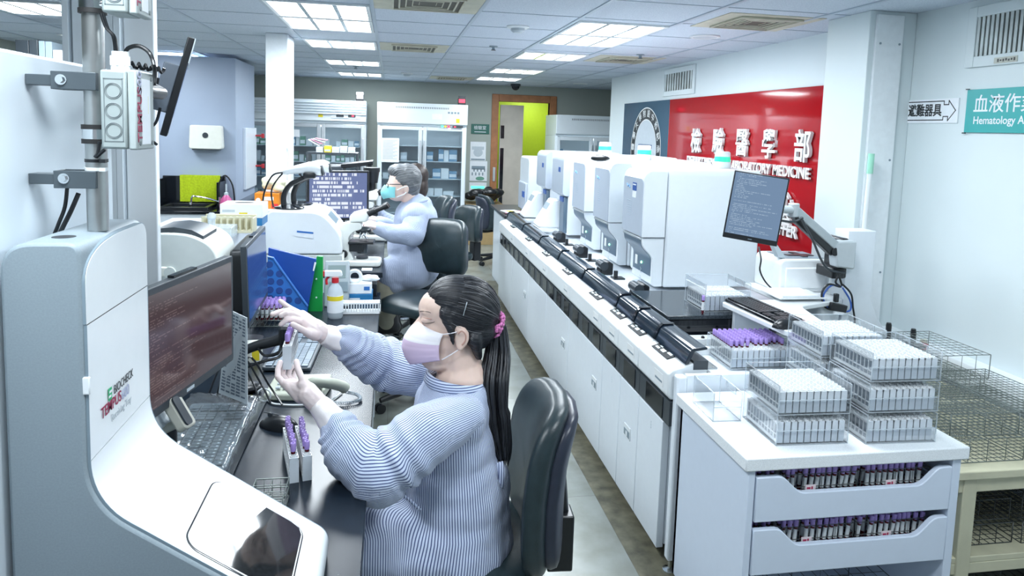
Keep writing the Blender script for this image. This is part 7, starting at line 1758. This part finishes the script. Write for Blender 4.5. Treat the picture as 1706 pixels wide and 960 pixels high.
sc.build('scrunchie', mat('scrunchie_pink', (.62, .20, .45), .9, var=.3, scale=120), hr, world=True, smooth=180)
# gown body
g = MB()
g.ell((.195, 2.03, .86), (.115, .165, .10)).ell((.195, 2.03, .76), (.130, .190, .16)).ell((.205, 2.03, .60), (.165, .205, .19)).ell((.20, 2.03, .46), (.188, .225, .15)).ell((.23, 2.03, .32), (.15, .20, .16))
g.cap((.21, 1.905, .868), .066, (.21, 2.155, .868), .066).cap((.12, 1.93, .49), .125, (-.22, 1.93, .50), .088).cap((.12, 2.12, .49), .125, (-.22, 2.12, .50), .088).cap((-.05, 1.94, .46), .10, (-.08, 1.94, .28), .09)
g.ell((.208, 2.03, .920), (.108, .118, .045)).ell((.12, 2.03, .78), (.05, .13, .10)).ell((.198, 2.03, .67), (.148, .198, .16)).ell((.20, 2.03, .53), (.175, .212, .16)).cap((.29, 1.97, .66), .045, (.315, 1.97, .48), .06).cap((.29, 2.09, .66), .045, (.315, 2.09, .48), .06)
me = blob(g, .0075, 26)
ctr_ax = lambda p: V((.21 - .18 * max(0, .55 - p.z), 2.03))
fw = folds(7.5, 3.1, V((1.2, 1.2, .32))); fw2 = folds(17, 8.2, V((1, 1, .35)))
fw3 = folds(9, 4.6, V((1, .6, 1.1)))
wrinkle(me, .009, lambda p: fw(p) + .5 * fw2(p) + .55 * fw3(V((p.x + .7 * p.z, p.y, p.z - .5 * p.x))) * min(1, max(0, (.80 - p.z) * 6)))
def torso_stripe(p):
    c = ctr_ax(p); s_ = atan2(p.x - c.x, -(p.y - c.y)) * .185 + .05 * (p.z - .7)
    k = min(1, max(0, (.10 - p.x) / .10)) * min(1, max(0, (.66 - p.z) / .10)); k = k * k * (3 - 2 * k)
    return s_ * (1 - k) + ((p.x - .05) - .15) * k
set_attr(me, torso_stripe); me.materials.append(GOWN)
# open the neckline
bm = bmesh.new(); bm.from_mesh(me)
kill = [v for v in bm.verts if ((v.co.x - .208) / .094) ** 2 + ((v.co.y - 2.03) / .098) ** 2 < 1 and v.co.z > .915 - .13 * (v.co.x - .2)]
bmesh.ops.delete(bm, geom=kill, context='VERTS'); bm.to_mesh(me); bm.free()
GB = finish('gown', me, t, world=True, smooth=180)
co = MB(); n = 40; rings = []
for (dr, dz) in ((.004, -.016), (.010, -.012), (.004, .006), (-.002, .012), (-.006, .010), (-.004, -.012)):
    rings.append([V((.208 + (.094 + dr) * cos(2 * pi * i / n), 2.03 + (.099 + dr) * sin(2 * pi * i / n), .948 + dz * 1.25 - .14 * .09 * cos(2 * pi * i / n))) for i in range(n)])
co.loft(rings + [rings[0]], caps=False); cl = co.build('collar', GOWN, GB, world=True, smooth=180); set_attr(cl.data, lambda p: p.z * 1.0)
def sleeve(pts, rs, name, cuff, seed, up):
    s = MB(); chain(s, pts, rs); me = blob(s, .0058, 6)
    bones = list(zip(pts, pts[1:])); L0 = [0]
    for a, b_ in bones: L0.append(L0[-1] + (b_ - a).length)
    def along(p):
        best = (9, 0)
        for (a, b_), l in zip(bones, L0):
            d = b_ - a; u = min(1, max(0, (p - a).dot(d) / d.length_squared)); q = (p - a - d * u).length
            if q < best[0]: best = (q, l + d.length * u)
        return best[1]
    tot = L0[-1]; f1 = folds(8, seed); ac = arm_coord(bones, .085, up)
    def w(p):
        s_ = along(p); cu = max(0, (s_ - tot * .72) / (tot * .28)); el = math.exp(-((s_ - tot * .52) / .07) ** 2)
        ang = ac(p) / .085
        return .006 * f1(p) + .0065 * cu * sin(s_ * 230 + 2 * sin(ang * 2 + seed)) * .8 + .0065 * el * sin(s_ * 120 + 1.6 * sin(ang + seed)) + .004 * sin(ang * 5 + s_ * 12 + seed) * cu
    wrinkle(me, 1., w); set_attr(me, ac); me.materials.append(GOWN); o = finish(name, me, GB, world=True, smooth=180); return o
sleeve([P(772, 692, 1.90), P(708, 726, 1.83), P(634, 784, 1.79), P(585, 752, 1.84), P(562, 716, 1.895)], [.062, .084, .088, .074, .052], 'near_sleeve', None, 1.3, V((0, 1, .2)))
sleeve([P(712, 624, 2.19), P(655, 611, 2.27), P(612, 592, 2.23), P(576, 569, 2.17)], [.074, .088, .072, .052], 'far_sleeve', None, 5.2, V((0, 1, .1)))
tie = MB(); tie.tube([P(832, 770, 1.93), P(836, 792, 1.92), P(833, 812, 1.93)], [.012, .010, .013], 8, smooth_n=3); ti = tie.build('tie', GOWN, GB, world=True, smooth=180); set_attr(ti.data, lambda p: p.x)
pk_ = MB(); pk_.tube([P(640, 812, 1.86), P(675, 828, 1.835), P(700, 850, 1.83)], .004, 6, smooth_n=4); pko = pk_.build('pocket_edge', GOWN, GB, world=True, smooth=180); set_attr(pko.data, lambda p: p.x)
# gloves with five separate fingers
def glove(name, palm, fingers, cuff, voxel=.0024):
    h = MB()
    for a, ra, b_, rb in palm: h.cap(a, ra, b_, rb)
    for f in fingers:
        pts, r = f; rs = [r * 1.08] + [r * (1 - .06 * k) for k in range(1, len(pts))]
        chain(h, pts, rs)
    me = blob(h, voxel, 3, .45)
    wr_ = folds(45, 2.7); wrinkle(me, .0007, wr_)
    me.materials.append(GLOVE); o = finish(name, me, t, world=True, smooth=180)
    a, b_, r0, r1 = cuff; d = (b_ - a); n = 30; sd = d.normalized().orthogonal().normalized(); s2 = d.normalized().cross(sd); rings = []
    for j in range(9):
        u = j / 8; r = r0 + (r1 - r0) * u ** .8
        rings.append([a + d * u + (sd * cos(2 * pi * i / n) + s2 * sin(2 * pi * i / n)) * (r + .003 * sin(3 * 2 * pi * i / n + j) * u + .002 * sin(7 * 2 * pi * i / n) * u) for i in range(n)])
    c = MB().loft(rings, caps=False).build('glove_cuff', mat('glove_cuff_white', (.84, .80, .81), .45, var=.04, bump=.08, bscale=60), o, world=True, smooth=180); c.modifiers.new('solid', 'SOLIDIFY').thickness = .0012
    c.modifiers['solid'].offset = -1
    return o
f = lambda *q: [P(*a) for a in q]
glove('near_glove', [(P(538, 682, 1.93), .028, P(512, 655, 1.945), .030), (P(512, 655, 1.945), .028, P(482, 640, 1.97), .016), (P(512, 652, 1.95), .026, P(492, 640, 2.0), .015), (P(520, 660, 1.94), .024, P(505, 640, 1.945), .017), (P(500, 660, 1.95), .02, P(478, 640, 1.965), .014)],
      [(f((476, 643, 1.965), (463, 628, 1.975), (463, 615, 1.99), (467, 604, 2.0)), .0092), (f((480, 640, 1.985), (470, 625, 2.01), (473, 613, 2.025), (478, 606, 2.03)), .0092), (f((487, 640, 2.0), (480, 626, 2.03), (483, 616, 2.045), (487, 611, 2.05)), .0088), (f((493, 642, 2.005), (489, 630, 2.04), (491, 621, 2.055), (494, 616, 2.06)), .0078),
       (f((512, 648, 1.94), (502, 630, 1.945), (496, 614, 1.96), (494, 603, 1.972)), .0102)], (P(530, 673, 1.935), P(564, 713, 1.90), .029, .042))
glove('far_glove', [(P(548, 562, 2.15), .027, P(525, 548, 2.13), .030), (P(525, 548, 2.13), .028, P(503, 527, 2.125), .018), (P(522, 552, 2.12), .026, P(503, 536, 2.10), .016), (P(525, 556, 2.115), .022, P(512, 554, 2.09), .014)],
      [(f((502, 524, 2.14), (490, 517, 2.15), (478, 510, 2.155), (467, 502, 2.155)), .0088), (f((500, 525, 2.125), (485, 517, 2.12), (468, 519, 2.105), (454, 524, 2.09)), .0092), (f((502, 530, 2.105), (487, 523, 2.085), (476, 522, 2.07), (468, 526, 2.065)), .0092), (f((503, 537, 2.095), (488, 532, 2.075), (477, 533, 2.065), (468, 541, 2.06)), .0088),
       (f((515, 556, 2.09), (504, 550, 2.065), (495, 545, 2.05), (488, 541, 2.045)), .0102)], (P(538, 557, 2.14), P(572, 568, 2.168), .029, .042))
# the rack she holds
rb = P(478, 616, 2.005)
rack(rb.x, rb.y, rb.z, 'white rack of purple-capped tubes held up between the two gloved hands', 'held rack', RA(2), 1., 1.25)
for k in range(8): 
    y = .004 + .197 * (k + .5) / 10; tube(rb.x - .035 * y, rb.y + y, rb.z + .016, f'purple-capped tube, {ORD[k]} from the near end, in the held rack', 'tubes in the held rack')

# ================================================================== grey-haired man at the microscope
t = person('person', 'grey-haired person in pale blue gown and teal mask at the microscope', (.1, 4.6, 0))
YM = 4.6
b = MB(); hc = P(673, 303, YM)
b.ell(hc, (.100, .076, .105)).ell(hc + V((-.04, 0, -.045)), (.075, .064, .085)).ell(hc + V((-.05, 0, -.095)), (.05, .05, .03)).cap(hc + V((-.095, 0, -.01)), .010, hc + V((-.118, 0, -.045)), .013)
for sd in (-1, 1): b.ell(hc + V((.015, sd * .078, -.045)), (.020, .009, .032))
b.cap(hc + V((.02, 0, -.07)), .056, P(694, 345, YM), .062)
chain(b, [P(694, 356, YM), P(695, 400, YM), P(690, 450, YM)], (.07, .10, .12))
chain(b, [P(692, 360, 4.42), P(688, 402, 4.36), P(628, 379, 4.42), P(617, 374, 4.43)], (.04, .035, .024, .02)); chain(b, [P(692, 358, 4.78), P(680, 398, 4.80), P(625, 368, 4.66), P(617, 365, 4.64)], (.04, .035, .024, .02))
chain(b, [P(690, 452, 4.5), P(640, 462, 4.48), P(646, 535, 4.5)], (.09, .07, .05)); chain(b, [P(690, 452, 4.7), P(640, 460, 4.70), P(650, 525, 4.72)], (.09, .07, .05))
add_body(t, b, .009, SKIN, 4)
h = MB(); h.ell(hc + V((.018, 0, .022)), (.100, .083, .100)).ell(hc + V((.03, 0, -.015)), (.082, .080, .075)).ell(hc + V((-.035, 0, .072)), (.070, .070, .045)).ell(hc + V((.055, 0, -.06)), (.045, .06, .045))
me = blob(h, .008, 3); hf = folds(26, 4.4); wrinkle(me, .006, hf); set_attr(me, lambda p: atan2(p.z - hc.z, p.y - hc.y) * .5 + p.x); me.materials.append(HAIRG); finish('hair', me, t, world=True, smooth=180)
TEALM = mat('mask_teal', (.22, .58, .60), .7); mk = MB(); vs = {}
for j in range(13):
    for i in range(25):
        v = j / 12; th = RA(-80 + 160 * i / 24); k = abs(sin(th)); z = -.118 + .02 * k + (.098 - .03 * k) * v
        a = .062 + .05 * sin(pi * (.2 + .65 * v)); vs[i, j] = mk._v(hc + V((-.038 - a * cos(th), .068 * sin(th), z)))
for j in range(12):
    for i in range(24): mk.face([vs[i, j], vs[i + 1, j], vs[i + 1, j + 1], vs[i, j + 1]])
mo = mk.build('face_mask', TEALM, t, world=True, smooth=180); MB().tube([hc + V((-.045, -.066, -.05)), hc + V((-.01, -.082, -.03)), hc + V((.02, -.086, -.02))], .003, 6).tube([hc + V((-.045, -.066, -.095)), hc + V((.0, -.08, -.075)), hc + V((.015, -.084, -.06))], .003, 6).build('ear_loop', PAPER, mo, world=True)
gm = MB(); gm.tube([hc + V((.015, -.083, -.01)), hc + V((-.095, -.068, -.012))], .003, 6).tube([hc + V((-.10, -.06, -.012)), hc + V((-.118, -.035, -.010)), hc + V((-.12, -.012, -.014)), hc + V((-.115, -.02, -.035)), hc + V((-.102, -.058, -.032)), hc + V((-.10, -.06, -.012))], .0025, 6); gm.build('glasses', BLACK, t, world=True)
g = MB(); chain(g, [P(690, 362, YM), P(689, 400, YM), P(686, 445, YM)], (.125, .140, .155)); g.cap(P(692, 362, 4.46), .09, P(692, 362, 4.74), .09).cap(P(694, 345, YM), .088, P(694, 365, YM), .12)
chain(g, [P(697, 375, YM), P(698, 410, YM), P(692, 440, YM)], (.115, .15, .165)); g.cap(P(690, 425, 4.52), .13, P(690, 425, 4.68), .13)
chain(g, [P(684, 448, 4.50), P(650, 455, 4.48)], (.14, .095)); chain(g, [P(684, 448, 4.70), P(650, 455, 4.70)], (.14, .095)); g.cap(P(665, 460, 4.48), .08, P(660, 470, 4.47), .07)
g.ell(P(674, 412, YM), (.115, .17, .15)).ell(P(692, 420, YM), (.15, .17, .16))
me = blob(g, .011, 8); wrinkle(me, .012, folds(6, 1.9, V((1, 1, .45)))); set_attr(me, lambda p: atan2(p.x - .14, -(p.y - YM)) * .16); me.materials.append(GOWN2); go = finish('gown', me, t, world=True, smooth=180)
for nm, pts, rs in (('near_sleeve', [P(693, 362, 4.46), P(688, 392, 4.36), P(655, 389, 4.37), P(632, 381, 4.41)], (.082, .072, .058, .042)), ('far_sleeve', [P(690, 360, 4.76), P(678, 395, 4.80), P(632, 371, 4.66)], (.085, .072, .045))):
    s = MB(); chain(s, pts, rs); me = blob(s, .010, 5); wrinkle(me, .008, folds(9, 6.1)); set_attr(me, arm_coord(list(zip(pts, pts[1:])), .08, V((0, 1, .1)))); me.materials.append(GOWN2); finish(nm, me, go, world=True, smooth=180)
cl = MB(); cl.tube([P(693, 337, YM) + V((.068 * cos(a), .070 * sin(a), -.02 * cos(a) * -1)) for a in [2 * pi * i / 20 for i in range(21)]], .013, 8); co_ = cl.build('collar', GOWN2, go, world=True, smooth=180); set_attr(co_.data, lambda p: p.z)
for nm, w0, k0, sd in (('near_glove', P(630, 380, 4.41), P(616, 375, 4.42), -1), ('far_glove', P(630, 370, 4.66), P(616, 366, 4.64), 1)):
    h = MB(); h.cap(w0, .032, k0, .030)
    for q in range(4):
        a = k0 + V((-.012, .024 * (q - 1.5) * .8, .004)); m1 = a + V((-.045 + .004 * abs(q - 1.5), 0, .006)); chain(h, [a, m1, m1 + V((-.03, 0, -.022))], (.0115, .0105, .009))
    a = w0 + V((-.02, -.025 * -sd, .005)); chain(h, [a, a + V((-.03, .02 * sd, .012)), a + V((-.06, .022 * sd, .008))], (.014, .012, .010))
    me = blob(h, .0042, 2); me.materials.append(GLOVE); finish(nm, me, t, world=True, smooth=180)
KH = mat('trouser_khaki', (.42, .40, .31), .8, var=.08, scale=20); SHO = mat('shoe_black', (.012, .012, .014), .4)
for yy, dx in ((4.49, 0), (4.71, 4)):
    s = MB(); chain(s, [P(668, 462, yy), P(640, 470, yy), P(645 + dx, 536, yy)], (.088, .078, .062)); me = blob(s, .010, 4); wrinkle(me, .008, folds(9, yy)); me.materials.append(KH); finish('trouser_leg', me, t, world=True, smooth=180)
    s = MB(); a = P(646 + dx, 545, yy); s.cap(a + V((.04, 0, 0)), .045, a + V((-.10, 0, -.015)), .038).cap(a + V((.03, 0, 0)), .045, a + V((.02, 0, .06)), .05); me = blob(s, .009, 3); me.materials.append(SHO); finish('shoe', me, t, world=True, smooth=180)
# ================================================================== dark-haired person behind him
t = person('person', 'person with dark bobbed hair in pale gown, mostly hidden behind the grey-haired man', (.2, 5.45, 0))
YW = 5.45; hc = P(689, 297, YW); b = MB()
b.ell(hc, (.095, .075, .105)).ell(hc + V((-.035, 0, -.05)), (.07, .062, .08)).cap(hc + V((.02, 0, -.07)), .05, P(702, 345, YW), .055).cap(hc + V((-.09, 0, -.02)), .01, hc + V((-.112, 0, -.045)), .012)
chain(b, [P(703, 358, YW), P(704, 400, YW), P(704, 455, YW)], (.08, .10, .12)); chain(b, [P(700, 356, 5.32), P(690, 388, 5.25), P(640, 360, 5.25), P(628, 355, 5.25)], (.035, .042, .03, .022)); chain(b, [P(704, 455, 5.38), P(660, 455, 5.38), P(660, 520, 5.38)], (.08, .06, .045))
chain(b, [P(700, 358, 5.56), P(692, 390, 5.55), P(680, 385, 5.5)], (.035, .042, .03)); chain(b, [P(704, 455, 5.54), P(660, 455, 5.54), P(660, 520, 5.54)], (.08, .06, .045))
add_body(t, b, .011, SKIN, 4)
h = MB(); h.ell(hc + V((.02, 0, .02)), (.100, .088, .100)).ell(hc + V((.055, 0, -.07)), (.062, .085, .10)).ell(hc + V((-.02, -.06, -.06)), (.035, .02, .07)).ell(hc + V((-.02, .06, -.06)), (.035, .02, .07))
me = blob(h, .009, 4); set_attr(me, lambda p: atan2(p.y - hc.y, p.x - hc.x) * .4); me.materials.append(HAIRB); finish('hair', me, t, world=True, smooth=180)
g = MB(); g.cap(P(703, 343, YW), .082, P(703, 362, YW), .12); chain(g, [P(704, 362, YW), P(705, 400, YW), P(704, 445, YW)], (.12, .135, .15)); g.cap(P(703, 360, 5.3), .075, P(703, 360, 5.6), .075)
chain(g, [P(702, 358, 5.28), P(690, 388, 5.22), P(655, 372, 5.24), P(634, 358, 5.25)], (.08, .072, .058, .04)); chain(g, [P(702, 450, 5.45), P(662, 455, 5.45)], (.15, .10))
me = blob(g, .012, 5); wrinkle(me, .010, folds(6, 7.7)); set_attr(me, lambda p: atan2(p.x - .24, -(p.y - YW)) * .16); me.materials.append(GOWN2); finish('gown', me, t, world=True, smooth=180)
h = MB(); w0 = P(632, 357, 5.25); h.cap(w0, .03, w0 + V((-.05, 0, .0)), .03)
for q in range(4): a = w0 + V((-.06, .02 * (q - 1.5), .0)); chain(h, [a, a + V((-.04, 0, .004)), a + V((-.068, 0, -.015))], (.011, .010, .009))
a = w0 + V((-.03, -.03, .0)); chain(h, [a, a + V((-.03, -.012, .01)), a + V((-.055, -.008, .006))], (.013, .011, .009))
me = blob(h, .0045, 2); me.materials.append(GLOVE); finish('near_glove', me, t, world=True, smooth=180)
mk = MB(); vs = {}
for j in range(11):
    for i in range(21):
        v = j / 10; th = RA(-80 + 160 * i / 20); k = abs(sin(th)); a = .06 + .045 * sin(pi * (.2 + .65 * v)); vs[i, j] = mk._v(hc + V((-.033 - a * cos(th), .066 * sin(th), -.118 + .02 * k + (.098 - .03 * k) * v)))
for j in range(10):
    for i in range(20): mk.face([vs[i, j], vs[i + 1, j], vs[i + 1, j + 1], vs[i, j + 1]])
mk.build('face_mask', MASKW, t, world=True, smooth=180)
